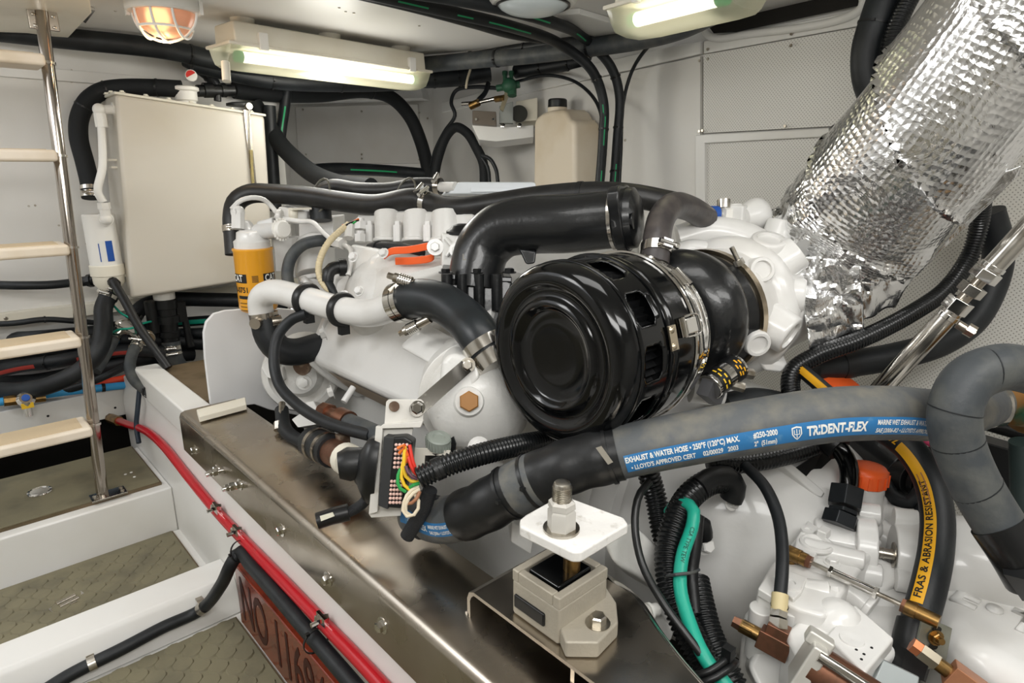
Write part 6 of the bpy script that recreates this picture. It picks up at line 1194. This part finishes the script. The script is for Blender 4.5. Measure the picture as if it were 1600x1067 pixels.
uB = pa.pix(1243, 660)-s0; text_fit('print', 'TRIDENT-FLEX', 0.0175, pa.pix(1328, 652)-s0-uB, sh(fnT, uB, 0.0), LETW, h, 0.0007)
m = M(); c0 = uB-0.012; out = []
shield = [(-0.006, 0.008), (0.0, 0.0095), (0.006, 0.008), (0.006, -0.001), (0.003, -0.006), (0.0, -0.009), (-0.003, -0.006), (-0.006, -0.001)]
k = len(shield); m._add([fnT(c0+x, y) for x, y in shield]+[fnT(c0+x*0.78, y*0.8) for x, y in shield], [(i, (i+1) % k, (i+1) % k+k, i+k) for i in range(k)])
for x0, x1, y0, y1 in ((-0.0005, 0.0005, -0.006, 0.006), (-0.0035, -0.0026, -0.0005, 0.005), (0.0026, 0.0035, -0.0005, 0.005), (-0.0035, 0.0035, -0.0015, -0.0005)): m._add([fnT(c0+x0, y0), fnT(c0+x1, y0), fnT(c0+x1, y1), fnT(c0+x0, y1)], [(0, 1, 2, 3)])
obj('print_emblem', m, LETW, h, recalc=False)
uC = pa.pix(1338, 650)-s0; text_fit('print', 'MARINE WET EXHAUST & WATER HOSE \u2022 250\u00b0F (120\u00b0C) MAX.', 0.009, LB-uC-0.004, sh(fnT, uC, 0.0056), LETW, h, 0.0002); text_fit('print', 'SAE J2006-R2 \u2022 LLOYD\'S APPROVED CERT  02/00029', 0.009, (LB-uC)*0.9, sh(fnT, uC, -0.0056), LETW, h, 0.0002)
s2 = pa.pix(668, 803); fnL = band(pa, s2, 0.35); wrap_patch('blue_stripe', fnL, -0.02, u0-s2, -0.011, 0.011, LABELB, h, 30, 6); fnL2 = band(pa, s2, 0.35, rM, 0.001)
xx = pa.pix(698, 806)-s2; text_fit('print', 'TRIDENT-FLEX', 0.0118, xx-0.004, fnL2, LETW, h, 0.0004); 
text_fit('print', 'MARINE WET EXHAUST', 0.0072, u0-s2-xx-0.002, sh(fnL2, xx, 0.0045), LETW, h, 0.0002); text_fit('print', 'SAE J2006 \u2022 LLOYD\'S', 0.0072, u0-s2-xx-0.002, sh(fnL2, xx, -0.0045), LETW, h, 0.0002)
# large grey hose at the right edge
hp = T([(1650, 600, 0.80), (1610, 580, 0.78), (1560, 574, 0.765), (1512, 596, 0.76), (1492, 640, 0.76), (1496, 690, 0.765), (1520, 750, 0.765), (1555, 810, 0.76), (1590, 862, 0.75), (1615, 905, 0.75)])
h2, pb = hose('cooling_hose', 'thick grey rubber hose curling down at the right edge', hp, 0.0285, RUBBERG, n=28, step=0.008)
for px in ((1492, 640), (1496, 690), (1530, 760), (1545, 590)):
    u = pb.pix(*px); m = M(); m.ring(pb.at(u), pb.tan(u)+V((0.1, 0.1, 0.25)), 0.0283, 0.0015, 0.0007, 28); obj('wrap_seam', m, RUBBER, h2)
u = pb.pix(1560, 818); m = M(); m.tube(pb, 0.0310, 28, 0.006, u0=u, u1=pb.L); sl = obj('heat_shrink', m, mat('glossy_shrink', '121314', 0.25, bump=0.3, bscale=60), h2, angle=70)
m = M(); q = P(1598, 880, 0.73); m.cyl(q, q+V((0.02, -0.02, -0.035)), 0.024, n=6); obj('hex_end', m, BLKPL, h2)
# bronze flange at the right edge
t = thing('bronze_strainer', 'verdigris bronze flange fitting at the right edge', 'fitting', P(1590, 680, 1.0))
m = M(); m.lathe([(0, 0.03), (0.03, 0.03), (0.032, 0.045), (0.05, 0.047), (0.055, 0.06), (0.12, 0.062)], P(1552, 622, 1.0), (0.72, -0.55, 0.0), 32); obj('body', m, BRONZE, t, bevel=0.002)
m = M(); m.cyl(P(1598, 690, 0.97), P(1600, 800, 1.0), 0.018, n=16); obj('post', m, mat('dark_teal_post', '23302F', 0.5), t)
m = M(); m.ring(P(1545, 628, 0.96), (0.72, -0.55, 0.1), 0.036, 0.014, 0.003); c_ = obj('hose_clamp', m, STEEL, t); m = M(); m.cyl(P(1535, 645, 0.93), P(1550, 618, 0.93), 0.005, n=8); obj('clamp_screw', m, CHROME, c_)
# yellow striped hydraulic hose
hp = T([(1330, 655, 1.05), (1375, 668, 1.0), (1418, 698, 0.955), (1450, 745, 0.92), (1464, 800, 0.89), (1463, 855, 0.865), (1453, 910, 0.84), (1438, 965, 0.825), (1428, 1010, 0.815)])
h, pa = hose('hydraulic_hose', 'black hydraulic hose with yellow printed stripe over the gearbox', hp, 0.0215, RUBBER, n=22, step=0.008)
def sideband(path, u, off, r, lift=0.0006):
    def fn(x, y):
        k = u+x; p = path.at(k); t_ = path.tan(k, 0.015); d = CAM-p; d = (d-t_*d.dot(t_)).normalized(); b_ = t_.cross(d)
        if b_.dot(-RGT-UPV*0.3) < 0: b_ = -b_
        an = off+y/r; return p+(d*math.cos(an)+b_*math.sin(an))*(r+lift)
    return fn
ua, ub = pa.pix(1418, 698), pa.pix(1440, 950)
fnY = sideband(pa, ub, 0.42, 0.0215); wrap_patch('yellow_stripe', lambda x, y: fnY(-x, y), 0, ub-ua, -0.0078, 0.0078, YELL, h, 50, 4)
fnY2 = sideband(pa, ub, 0.42, 0.0215, 0.0012)
text_on('print', 'FRAS & ABRASION RESISTANT', 0.0125, lambda x, y: fnY2(-x-0.006, y), LETK, h, 0.0003, spacing=1.05)
fnY3 = sideband(pa, pa.pix(1455, 795), 0.42, 0.0215, 0.0012); 
for y_ in (-0.003, 0.003): wrap_patch('fine_print', lambda x, y: fnY3(-x, y), 0.0, 0.05, y_-0.0008, y_+0.0008, MATS['brown_wire'], h, 12, 1)
fnY4 = sideband(pa, pa.pix(1416, 697), 0.25, 0.0215, 0.0008); text_on('print', '7400', 0.013, lambda x, y: fnY4(-x, y), YELL, h, 0.0005)
m = M(); m.cyl(P(1434, 975, 0.825), P(1422, 1025, 0.812), 0.0245, n=20); fe = obj('crimp_ferrule', m, BLKPL, h); m = M(); m.cyl(P(1421, 1020, 0.812), P(1412, 1048, 0.806), 0.027, n=6); obj('swivel_nut', m, BLKPL, fe)
# black swept elbow with hex nuts into the valve block
t = thing('hydraulic_elbow', 'black swept hydraulic elbow with hex nuts beside orange cap', 'fitting', P(1315, 825, 1.0))
m = M(); m.tube(Path(T([(1296, 690, 1.03), (1312, 702, 1.02), (1325, 725, 1.01), (1327, 755, 1.0), (1322, 775, 0.99)])), 0.0145, 18); obj('elbow', m, BLKGLOSS, t)
m = M(); m.cyl(P(1290, 684, 1.04), P(1312, 702, 1.02), 0.021, n=20); obj('collar', m, BLKPL, t)
ax_ = (P(1322, 770, 0.985)-P(1312, 822, 0.97)).normalized()
for p0, p1, r in (((1324, 762, 0.985), (1319, 792, 0.975), 0.0265), ((1317, 797, 0.973), (1316, 804, 0.97), 0.0225), ((1316, 803, 0.97), (1310, 822, 0.965), 0.0265)): m = M(); m.cyl(P(*p0), P(*p1), r, n=6); obj('hex_nut', m, mat('anodised_black', '24272A', 0.32, 0.4), t, bevel=0.0015)
# corrugated conduits with green cable in the middle foreground
def T2(l): return [P(*p) for p in l]
A_ = [(1143, 752, 0.98), (1112, 752, 0.96), (1078, 775, 0.94), (1058, 810, 0.92), (1045, 860, 0.90), (1050, 920, 0.87), (1072, 980, 0.84), (1098, 1030, 0.81), (1128, 1090, 0.79)]
h, pa = hose('corrugated_conduit', 'front black corrugated conduit looping down beside green cable', T2(A_), 0.0185, CORR, n=16, corr=0.085, pitch=0.0066, cat='conduit')
m = M(); pt = Path(T2([(1092, 762, 0.945), (1112, 748, 0.955), (1138, 747, 0.965), (1148, 762, 0.97), (1142, 780, 0.975)])); m.tube(pt, 0.0175, 16); obj('tape_end', m, TAPE, h, angle=70)
h, pb = hose('corrugated_conduit', 'rear black corrugated conduit rising behind the grey exhaust hose', T2([(1012, 735, 1.0), (1025, 780, 1.0), (1035, 830, 0.98), (1050, 880, 0.95), (1075, 930, 0.92)]), 0.0165, CORR, n=16, corr=0.085, pitch=0.0066, cat='conduit')
h, pc = hose('corrugated_conduit', 'right black corrugated conduit descending behind the green cable', T2([(1088, 905, 0.93), (1096, 945, 0.90), (1108, 990, 0.87), (1128, 1035, 0.84), (1155, 1090, 0.82)]), 0.0175, CORR, n=16, corr=0.085, pitch=0.0066, cat='conduit')
h, pc = hose('corrugated_conduit', 'black corrugated conduit passing level under the printed hose', T2([(1110, 722, 0.98), (1165, 722, 1.0), (1220, 712, 1.02), (1275, 695, 1.05)]), 0.016, CORR, n=16, corr=0.085, pitch=0.0066, cat='conduit')
h, pg = hose('green_cable', 'thick turquoise green cable strapped along the black conduit', T2([(1046, 800, 0.96), (1062, 785, 0.93), (1083, 795, 0.905), (1082, 820, 0.895), (1066, 870, 0.87), (1063, 920, 0.845), (1078, 975, 0.815), (1100, 1025, 0.785), (1145, 1085, 0.76)]), 0.0092, mat('turquoise_cable', '1FA58C', 0.4), n=14, cat='cable')
text_on('print', 'CSA TYPE TEW', 0.008, (lambda f: (lambda x, y: f(x, -y)))(sideband(pg, pg.pix(1080, 825), -0.1, 0.0092)), mat('dark_green_print', '0E5A4A', 0.5), h, 0.0001)
h, pk = hose('black_cable', 'slim black cable running down left of the green cable', T2([(1015, 752, 0.9), (998, 775, 0.885), (992, 820, 0.87), (1003, 880, 0.85), (1035, 940, 0.82), (1075, 995, 0.795), (1105, 1035, 0.78), (1140, 1085, 0.765)]), 0.0055, mat('satin_black_cable', '1B1C1C', 0.35), n=12, cat='cable')
for px, pts in (((1068, 897), [(1042, 900, 0.86), (1060, 897, 0.84), (1080, 895, 0.845), (1092, 890, 0.87)]),):
    m = M(); m.tube(Path(T2(pts)), 0.0022, 8); obj('cable_tie', m, RUBBERG, h)
m = M(); m.tube(Path(T2([(1070, 1045, 0.80), (1085, 1055, 0.765), (1110, 1048, 0.757), (1135, 1030, 0.765), (1145, 1022, 0.79)])), 0.0045, 10); m.box(P(1138, 1020, 0.765), (0.012, 0.012, 0.016)); obj('strap', m, BLKPL, h)
m = M(); m.tube(Path(T2([(1072, 1062, 0.80), (1090, 1068, 0.758), (1118, 1058, 0.752), (1142, 1042, 0.76), (1150, 1035, 0.79)])), 0.0045, 10); obj('strap', m, BLKPL, h)
hose('black_cable', 'black cable just right of the green cable, half hidden', T2([(1090, 805, 0.93), (1086, 850, 0.92), (1080, 900, 0.91), (1085, 960, 0.88)]), 0.010, TAPE, cat='cable')
t = thing('cable_lug', 'taped black cable lug bolted on the bell housing', 'lug', P(1098, 850, 0.97)); m = M(); m.tube(Path(T2([(1088, 815, 0.95), (1098, 820, 0.95), (1100, 838, 0.96)])), 0.013, 12); obj('taped_end', m, TAPE, t); bolt(t, P(1100, 852, 0.965), (-0.3, -0.8, 0.4), 0.011, 0.014, 1.3, ENGW)
bolt(t, P(1142, 785, 0.985), (-0.3, -0.8, 0.4), 0.009, 0.012, 1.4, ENGW)
# white spring clip beside the mount
t = thing('white_hook', 'white bent rod hook beside the engine mount', 'hook', P(990, 990, 0.86)); m = M(); m.tube(Path(T2([(1018, 955, 0.86), (990, 958, 0.85), (977, 972, 0.845), (978, 990, 0.845), (988, 988, 0.85), (994, 972, 0.855)])), 0.0048, 10); obj('rod', m, PLAST, t)
m = M(); m.cyl(P(1010, 956, 0.86), P(1026, 952, 0.87), 0.009, n=14); m.cyl(P(1012, 956, 0.86), P(1016, 955, 0.862), 0.012, n=14); obj('collar', m, PLAST, t)
m = M(); m.hull3([P(1018, 975, 0.88), P(1032, 960, 0.89), P(1055, 985, 0.88), P(1048, 1005, 0.87)], V((0.02, 0.02, 0))); obj('tab', m, ENGC, t, bevel=0.003)
# solenoid can with printed label under the turbocharger
t = thing('oil_solenoid', 'small steel can with yellow-on-black printed labels under turbocharger', 'solenoid', P(1125, 605, 1.0))
a0, a1 = P(1108, 605, 0.99), P(1152, 572, 1.02); d = (a1-a0).normalized(); L = (a1-a0).length
m = M(); m.cyl(a0, a1, 0.022, n=28); cn = obj('can', m, CHROME, t, bevel=0.002)
for k0, k1, mm in ((0.10, 0.40, BLKPL), (0.62, 0.92, BLKPL)):
    m = M(); m.ring(a0+d*L*(k0+k1)/2, d, 0.0221, L*(k1-k0), 0.0006, 28); obj('label_band', m, mm, cn)
pf = Path([a0, a1], False)
for u, ys in ((0.20, (-0.016, -0.006, 0.006, 0.016)), (0.31, (-0.012, 0.0, 0.012)), (0.70, (-0.012, 0.0)), (0.78, (-0.014, -0.004, 0.008)), (0.86, (-0.010, 0.004))):
    for y_ in ys: wrap_patch('label_print', band(pf, L*u, 0.0, 0.0225, 0.0008), -0.0014, 0.0014, y_-0.004, y_+0.003, YEL2 if u < 0.5 else YELL, cn, 2, 4)
m = M(); m.cyl(P(1140, 600, 1.0), P(1162, 606, 1.0), 0.008, n=8); m.cyl(P(1150, 580, 1.01), P(1175, 585, 1.02), 0.009, n=8); obj('terminal_stud', m, ZINC, t)
m = M(); m.box(P(1112, 612, 1.0), (0.05, 0.02, 0.03), Matrix.Rotation(0.6, 3, 'Y')); obj('bracket', m, mat('grey_bracket', '4A4A4C', 0.5), t)
m = M(); m.cyl(P(1080, 610, 1.05), P(1130, 620, 1.05), 0.02, 0.016, n=18); obj('oil_pipe', m, ENGW, t)
# dark clutter under the turbo: hoses and starter body
hose('starter_cable', 'fat black cable in the dark gap behind printed hose', T2([(1130, 640, 1.1), (1180, 630, 1.12), (1240, 640, 1.15), (1300, 640, 1.18)]), 0.028, RUBBER, cat='cable')
t = thing('starter_motor', 'black cylindrical starter body behind the orange cap', 'starter motor', P(1400, 720, 1.2)); m = M(); m.cyl(P(1340, 690, 1.22), P(1420, 745, 1.12), 0.058, n=32); obj('body', m, BLKCAST, t, bevel=0.005)
m = M(); m.cyl(P(1405, 745, 1.08), P(1428, 752, 1.05), 0.028, n=24); m.cyl(P(1428, 752, 1.05), P(1438, 755, 1.04), 0.022, n=24); obj('end_cap', m, BLKPL, t, bevel=0.002)
hose('curled_hose', 'curled black hose below the starter body', T2([(1385, 745, 1.08), (1395, 775, 1.05), (1420, 785, 1.03), (1440, 765, 1.02), (1447, 735, 1.02)]), 0.012, RUBBER)
hose('curled_hose', 'black hose dropping behind the yellow-striped hose', T2([(1440, 700, 1.05), (1447, 760, 1.03), (1445, 830, 1.0)]), 0.016, RUBBER)
hose('thin_wire', 'pink wire behind the printed hose near the right', T2([(1420, 680, 1.1), (1445, 690, 1.08), (1465, 702, 1.08)]), 0.004, mat('pink_wire', 'C23A66', 0.4), n=8, cat='wire'); hose('thin_wire', 'cream wire behind the printed hose near the right', T2([(1412, 678, 1.1), (1430, 690, 1.09), (1440, 705, 1.08)]), 0.003, WHTW, n=8, cat='wire')
t = thing('black_box_beam', 'long black channel low against the right wall', 'channel', P(1560, 720, 1.25)); m = M(); m.hull3([P(1500, 680, 1.3), P(1640, 720, 1.2), P(1640, 800, 1.2), P(1500, 760, 1.3)], V((0.05, 0.02, 0))); obj('channel', m, BLKPL, t, bevel=0.003); m = M(); m.cyl(P(1500, 650, 1.3), P(1640, 690, 1.2), 0.014, n=14); obj('top_tube', m, BLKPL, t)
tag(obj('overflow_bottle_lid', (lambda m: (m.lathe([(0, 0.038), (0.012, 0.038), (0.016, 0.03)], P(1312, 606, 1.25), (0, -0.3, 1), 28), m)[1])(M()), ORANGE, None), 'orange lid half hidden behind the printed hose', 'lid')
h, pa = hose('hydraulic_hose', 'thin black hose with yellow strip under the turbocharger', T2([(1252, 578, 1.14), (1285, 606, 1.08), (1310, 630, 1.02), (1330, 655, 1.0)]), 0.0125, RUBBER, n=14); fz = band(pa, 0.0, 0.0, 0.0125, 0.0006); wrap_patch('yellow_stripe', fz, 0.0, pa.L*0.9, -0.006, 0.006, YELL, h, 20, 3)
# ================================================================ RIGHT-HAND HOSES AND ROD
h, pa = hose('corrugated_conduit', 'long black corrugated conduit sweeping below the foil pipe', T2([(1252, 640, 1.1), (1236, 612, 1.12), (1240, 580, 1.14), (1275, 556, 1.15), (1340, 532, 1.16), (1420, 492, 1.2), (1480, 450, 1.23), (1515, 400, 1.24), (1530, 350, 1.22), (1535, 300, 1.18)]), 0.0155, CORR, n=16, corr=0.08, pitch=0.0062, cat='conduit')
h, pa = hose('fat_black_hose', 'fat black hose curving behind the chrome rod at right', T2([(1270, 575, 1.26), (1330, 568, 1.27), (1400, 556, 1.27), (1470, 535, 1.28), (1520, 500, 1.28), (1552, 440, 1.28), (1560, 390, 1.27), (1545, 330, 1.25)]), 0.0275, RUBBER, n=22); u = pa.pix(1322, 568); m = M(); m.tube(pa, 0.029, 20, 0.008, u0=u-0.012, u1=u+0.014); obj('tape_band', m, TAPE, h)
h, pa = hose('fat_black_hose', 'fat black hose rising behind the foil pipe to the ceiling', T2([(1395, -40, 1.28), (1372, 20, 1.3), (1355, 80, 1.32), (1360, 135, 1.33), (1395, 190, 1.33)]), 0.031, RUBBER, n=22); tie(h, pa, pa.pix(1362, 38), 0.0315, 0.004)
hose('corrugated_conduit', 'black corrugated conduit rising behind top of the foil pipe', T2([(1450, -50, 1.25), (1415, 10, 1.26), (1395, 60, 1.27), (1392, 110, 1.28), (1410, 150, 1.28)]), 0.017, CORR, n=16, corr=0.08, pitch=0.0066, cat='conduit')
t = thing('turnbuckle_rod', 'polished steel adjustable rod slanting at the right', 'rod', P(1390, 600, 1.12))
a0, a1 = P(1372, 612, 1.12), P(1640, 320, 0.94); L = a1-a0
def along(px): return min((a0+L*k/500 for k in range(501)), key=lambda q: abs(800+FPX*(q-CAM).dot(RGT)/(q-CAM).dot(FWD)-px))
for nme, x0, x1, r, mm, n in (('lower_tube', 1372, 1496, 0.0165, STEEL, 24), ('thread', 1490, 1548, 0.010, BRSTEEL, 16), ('upper_tube', 1545, 1640, 0.0165, STEEL, 24), ('hex_nut', 1488, 1504, 0.0205, CHROME, 6), ('hex_nut', 1512, 1524, 0.020, STEEL, 6), ('hex_nut', 1533, 1546, 0.0215, CHROME, 6), ('collar', 1548, 1554, 0.0185, CHROME, 24), ('collar', 1478, 1484, 0.018, CHROME, 24)):
    m = M(); m.cyl(along(x0), along(x1), r, n=n); obj(nme, m, mm, t, bevel=0.001)
m = M(); m.cyl(P(1496, 506, 1.06), P(1522, 522, 1.05), 0.0075, n=12); m.cyl(P(1510, 513, 1.055), P(1522, 520, 1.05), 0.011, n=8); obj('side_stud', m, BRSTEEL, t)
# ================================================================ CEILING AND BACK-CORNER HOSES
GP = [(lambda l: l)(x) for x in ((570, -12, 1.70), (700, 18, 1.78), (800, 42, 1.86), (880, 72, 1.93), (925, 110, 1.98), (943, 160, 2.02), (942, 220, 2.04), (936, 300, 2.05), (934, 330, 2.05))]
h, pa = hose('fuel_hose', 'front black hose with green print bending from ceiling down wall', [PZ(570, -12, 1.385), PZ(700, 18, 1.383), PZ(800, 42, 1.375)]+T2(GP[3:]), 0.0155, RUBBER, n=14)
fz = band(pa, 0, 0.2, 0.0155, 0.0008)
for x0, x1 in ((0.68, 0.77), (0.86, 0.91), (0.96, 1.12), (1.55, 1.68), (1.76, 1.84), (1.88, 1.93)): wrap_patch('green_print', fz, x0, x1, -0.0018, 0.0018, LETG, h, 10, 2)
for px in ((941, 120), (943, 200)): tie(h, pa, pa.pix(*px), 0.016, 0.006)
h, pa = hose('fuel_hose', 'rear black hose with green print bending from ceiling down wall', [PZ(620, -16, 1.385), PZ(760, 8, 1.383), PZ(860, 34, 1.372)]+T2([(920, 66, 1.95), (955, 105, 2.0), (968, 150, 2.03), (964, 220, 2.06), (958, 300, 2.07), (955, 330, 2.07)]), 0.015, RUBBER, n=14)
fz = band(pa, 0, 0.2, 0.015, 0.0008)
for x0, x1 in ((0.9, 1.02), (1.22, 1.34), (1.8, 1.9)): wrap_patch('green_print', fz, x0, x1, -0.0018, 0.0018, LETG, h, 10, 2)
for px in ((966, 118), (966, 200), (962, 270)): tie(h, pa, pa.pix(*px), 0.0158, 0.006)
hose('fuel_hose', 'thin black hose on the ceiling left of the green-printed pair', [PZ(545, -12, 1.392), PZ(660, 16, 1.392), PZ(740, 38, 1.39), PZ(800, 55, 1.388), PZ(845, 62, 1.385)], 0.0115, RUBBER)
for lab, pts, r, mm in (('grey sleeved hose bundle along the ceiling corner', [(640, 104, 2.36), (720, 96, 2.26), (830, 86, 2.12), (900, 77, 2.0), (990, 64, 1.88), (1060, 46, 1.73), (1120, 18, 1.58)], 0.028, RUBBERG),
                        ('thin black hose above the grey sleeved ceiling bundle', [(650, 95, 2.36), (740, 86, 2.25), (800, 76, 2.15), (860, 68, 2.06), (950, 56, 1.95)], 0.012, RUBBER),
                        ('dark thick pipe below the ceiling bundle, left of the white rod', [(640, 124, 2.62), (700, 122, 2.65), (765, 114, 2.68)], 0.036, RUBBER),
                        ('dark thick pipe below the ceiling bundle above jerrycan', [(806, 112, 2.5), (870, 102, 2.4), (950, 88, 2.3)], 0.026, RUBBER),
                        ('thick black pipe under the ceiling edge, upper left', [(-40, 44, 1.80), (100, 60, 1.88), (250, 76, 2.0), (400, 106, 2.2), (540, 112, 2.4), (650, 110, 2.6)], 0.030, RUBBER),
                        ('second black pipe below the upper left ceiling pipe', [(300, 98, 2.1), (420, 124, 2.25), (540, 130, 2.42), (650, 128, 2.62)], 0.032, RUBBER),
                        ('black hose dropping from ceiling behind the tank top', [(290, 96, 2.2), (312, 108, 2.2), (332, 125, 2.22), (340, 145, 2.25)], 0.020, RUBBER)):
    h, pa = hose('ceiling_pipe', lab, T2(pts), r, mm, n=18, cat='pipe')
    for k in (0.3, 0.6): tie(h, pa, pa.L*k, r+0.001, 0.008)
hose('thin_cable', 'thin black cable dropping from ceiling bundle to green-printed hoses', T2([(1058, 46, 1.74), (1040, 55, 1.82), (1010, 76, 1.95), (988, 110, 2.02), (974, 160, 2.05), (970, 240, 2.06), (966, 320, 2.07)]), 0.006, RUBBER, n=10, cat='cable')
hose('thin_cable', 'thin black cable arching from valve to the wall hoses', T2([(805, 128, 2.5), (850, 118, 2.4), (890, 124, 2.3), (920, 144, 2.2), (938, 175, 2.1), (942, 215, 2.06)]), 0.006, RUBBER, n=10, cat='cable')
hose('thin_cable', 'thin black cable wriggling down left of the control levers', T2([(780, 138, 2.6), (740, 136, 2.65), (712, 142, 2.7), (705, 160, 2.7), (711, 180, 2.7), (695, 205, 2.75), (680, 235, 2.8), (674, 260, 2.85)]), 0.008, RUBBER, n=10, cat='cable')
hose('hump_hose', 'black foam hose humped below the control levers', T2([(676, 295, 2.75), (684, 250, 2.72), (698, 212, 2.68), (712, 199, 2.65), (730, 208, 2.62), (745, 232, 2.6), (755, 255, 2.6), (757, 290, 2.6)]), 0.020, FOAMB)
for k, pts in enumerate(([(752, 243, 2.55), (765, 248, 2.55), (775, 265, 2.55), (778, 285, 2.55)], [(752, 245, 2.57), (762, 262, 2.57), (765, 288, 2.57)])): hose('thin_cable', ('right', 'left')[k]+' branch of the thin cables below control levers', T2(pts), 0.008, RUBBER, n=10, cat='cable')
for lab, pts, r in (('thick black foam hose slanting from tank side toward engine', [(396, 162, 2.36), (418, 195, 2.38), (438, 225, 2.36), (460, 248, 2.3), (490, 272, 2.2), (530, 288, 2.1), (580, 294, 2.0)], 0.032), ('black hose with green print hanging right of the tank', [(449, 130, 2.42), (445, 165, 2.44), (440, 200, 2.44), (436, 235, 2.46)], 0.020), ('flat black hose pair low across the alcove', [(480, 268, 2.6), (520, 264, 2.7), (570, 265, 2.8), (620, 268, 2.9), (665, 272, 2.95)], 0.026), ('dark hose straight up behind the tank right side', [(421, 165, 2.34), (425, 240, 2.38), (431, 330, 2.42)], 0.022)):
    h, pa = hose('foam_hose', lab, T2(pts), r, FOAMB if 'foam' in lab else RUBBER, n=18)
    if 'green' in lab or 'pair' in lab: wrap_patch('green_print', band(pa, 0, 0.1, r, 0.0008), pa.L*0.35, pa.L*0.75, -0.003, 0.003, LETG, h, 14, 2)
# ================================================================ JERRYCAN AND CONTROL LEVERS ON THE RIGHT WALL
t = thing('jerrycan', 'translucent cream plastic jerrycan with black cap on right wall', 'jerrycan', PW(878, 300, 0.1))
JM = mat('cream_polythene', 'E2D6C2', 0.4, col2='D6C6AC', nscale=6)
pts = [(833, 190), (838, 182), (846, 176), (858, 172), (878, 170), (884, 175), (890, 186), (898, 190), (898, 310), (832, 310)]
m = M(); m.hull3([PW(x, y, 0.13) for x, y in pts], -WN*0.12); jb = obj('body', m, JM, t, bevel=0.018, seg=4)
q = PW(871, 168, 0.085); m = M(); m.lathe([(-0.02, 0.036), (0.0, 0.036)], q, (0, 0, 1), 24); obj('neck', m, JM, t)
m = M(); m.lathe([(0, 0.034), (0.002, 0.036), (0.026, 0.035), (0.03, 0.031)], q, (0, 0, 1), 28); obj('cap', m, BLKPL, t, bevel=0.001)
for py in (200, 222, 270, 291): bolt(jb, PW(920, py, 0.024), WN, 0.008, 0.006, 1.5, BRASS)
m = M(); m.hull3([PW(908, 186, 0.02), PW(930, 188, 0.02), PW(930, 310, 0.02), PW(908, 310, 0.02)], WN*0.004); obj('strap_plate', m, JM, t)
t = thing('control_levers', 'white wall shelf carrying throttle levers and green valves', 'control unit', PP(780, 220, (2.0, 2.2, 0), WN))
def PC(x, y, z=2.62): return P(x, y, z)
def pbx(name, px, z, th, material, bev=0.003, par=None): m = M(); m.hull3([P(x, y, z) for x, y in px], FWD*th); return obj(name, m, material, par or t, bevel=bev)
pbx('shelf', [(737, 195), (800, 198), (834, 195), (834, 214), (775, 221), (748, 218)], 2.5, 0.08, WHITE)
bx_ = pbx('brown_box', [(738, 172), (775, 174), (776, 196), (738, 193)], 2.48, 0.05, mat('brown_grey_box', '6E655A', 0.4))
for px in (744, 771): bolt(bx_, P(px, 187, 2.479), -FWD, 0.006, 0.006, 0, CHROME)
pbx('acrylic_plate', [(780, 165), (802, 158), (802, 192), (780, 192)], 2.5, 0.02, mat('clear_acrylic', 'C9CDC8', 0.1, trans=0.5))
sb = pbx('square_box', [(806, 158), (840, 152), (840, 188), (806, 190)], 2.52, 0.08, CREAM)
m = M(); m.lathe([(0, 0.034), (0.004, 0.034), (0.004, 0.028), (0.001, 1e-5)], P(811, 178, 2.51), -FWD, 24); obj('dial', m, mat('dark_dial', '3A3A36', 0.3), sb)
for px in (786, 812): bolt(t, P(px, 197, 2.49), -FWD, 0.010, 0.008, 0, CHROME)
m = M(); m.cyl(P(722, 163, 2.55), P(745, 161, 2.52), 0.009, n=10); m.cyl(P(745, 161, 2.52), P(775, 154, 2.48), 0.0085, n=10); obj('rod', m, STEEL, t)
m = M(); m.cyl(P(735, 166, 2.53), P(748, 160, 2.51), 0.015, n=10); obj('rod_end', m, BRASS, t); m = M(); m.cyl(P(774, 155, 2.48), P(788, 153, 2.46), 0.012, n=8); obj('rod_end', m, BRASS, t)
m = M(); m.hull3([P(781, 170, 2.46), P(791, 136, 2.46), P(798, 140, 2.46), P(786, 174, 2.46)], FWD*0.008); obj('lever', m, mat('pale_brass_lever', 'B5AB90', 0.4, 0.7), t)
GV = mat('green_valve', '2E5A42', 0.5)
m = M(); m.cyl(P(776, 138, 2.48), P(812, 132, 2.46), 0.013, n=10); m.sphere(P(796, 134, 2.46), 0.03); m.cyl(P(800, 140, 2.46), P(800, 150, 2.46), 0.018, n=10); v_ = obj('green_valve', m, GV, t)
for px in (789, 799): m = M(); m.cyl(P(px, 130, 2.46), P(px, 113, 2.46), 0.008, n=10); m.cyl(P(px, 117, 2.46), P(px, 112, 2.46), 0.011, n=10); obj('valve_stem', m, GV, v_)
m = M(); m.tube(Path(T2([(763, 130, 2.62), (758, 145, 2.6), (748, 156, 2.58)])), 0.010, 10); obj('hose_tail', m, RUBBER, t)
m = M(); m.tube(Path(T2([(735, 108, 2.58), (730, 125, 2.58), (728, 138, 2.6)])), 0.005, 8); obj('white_wire', m, WHTW, t)
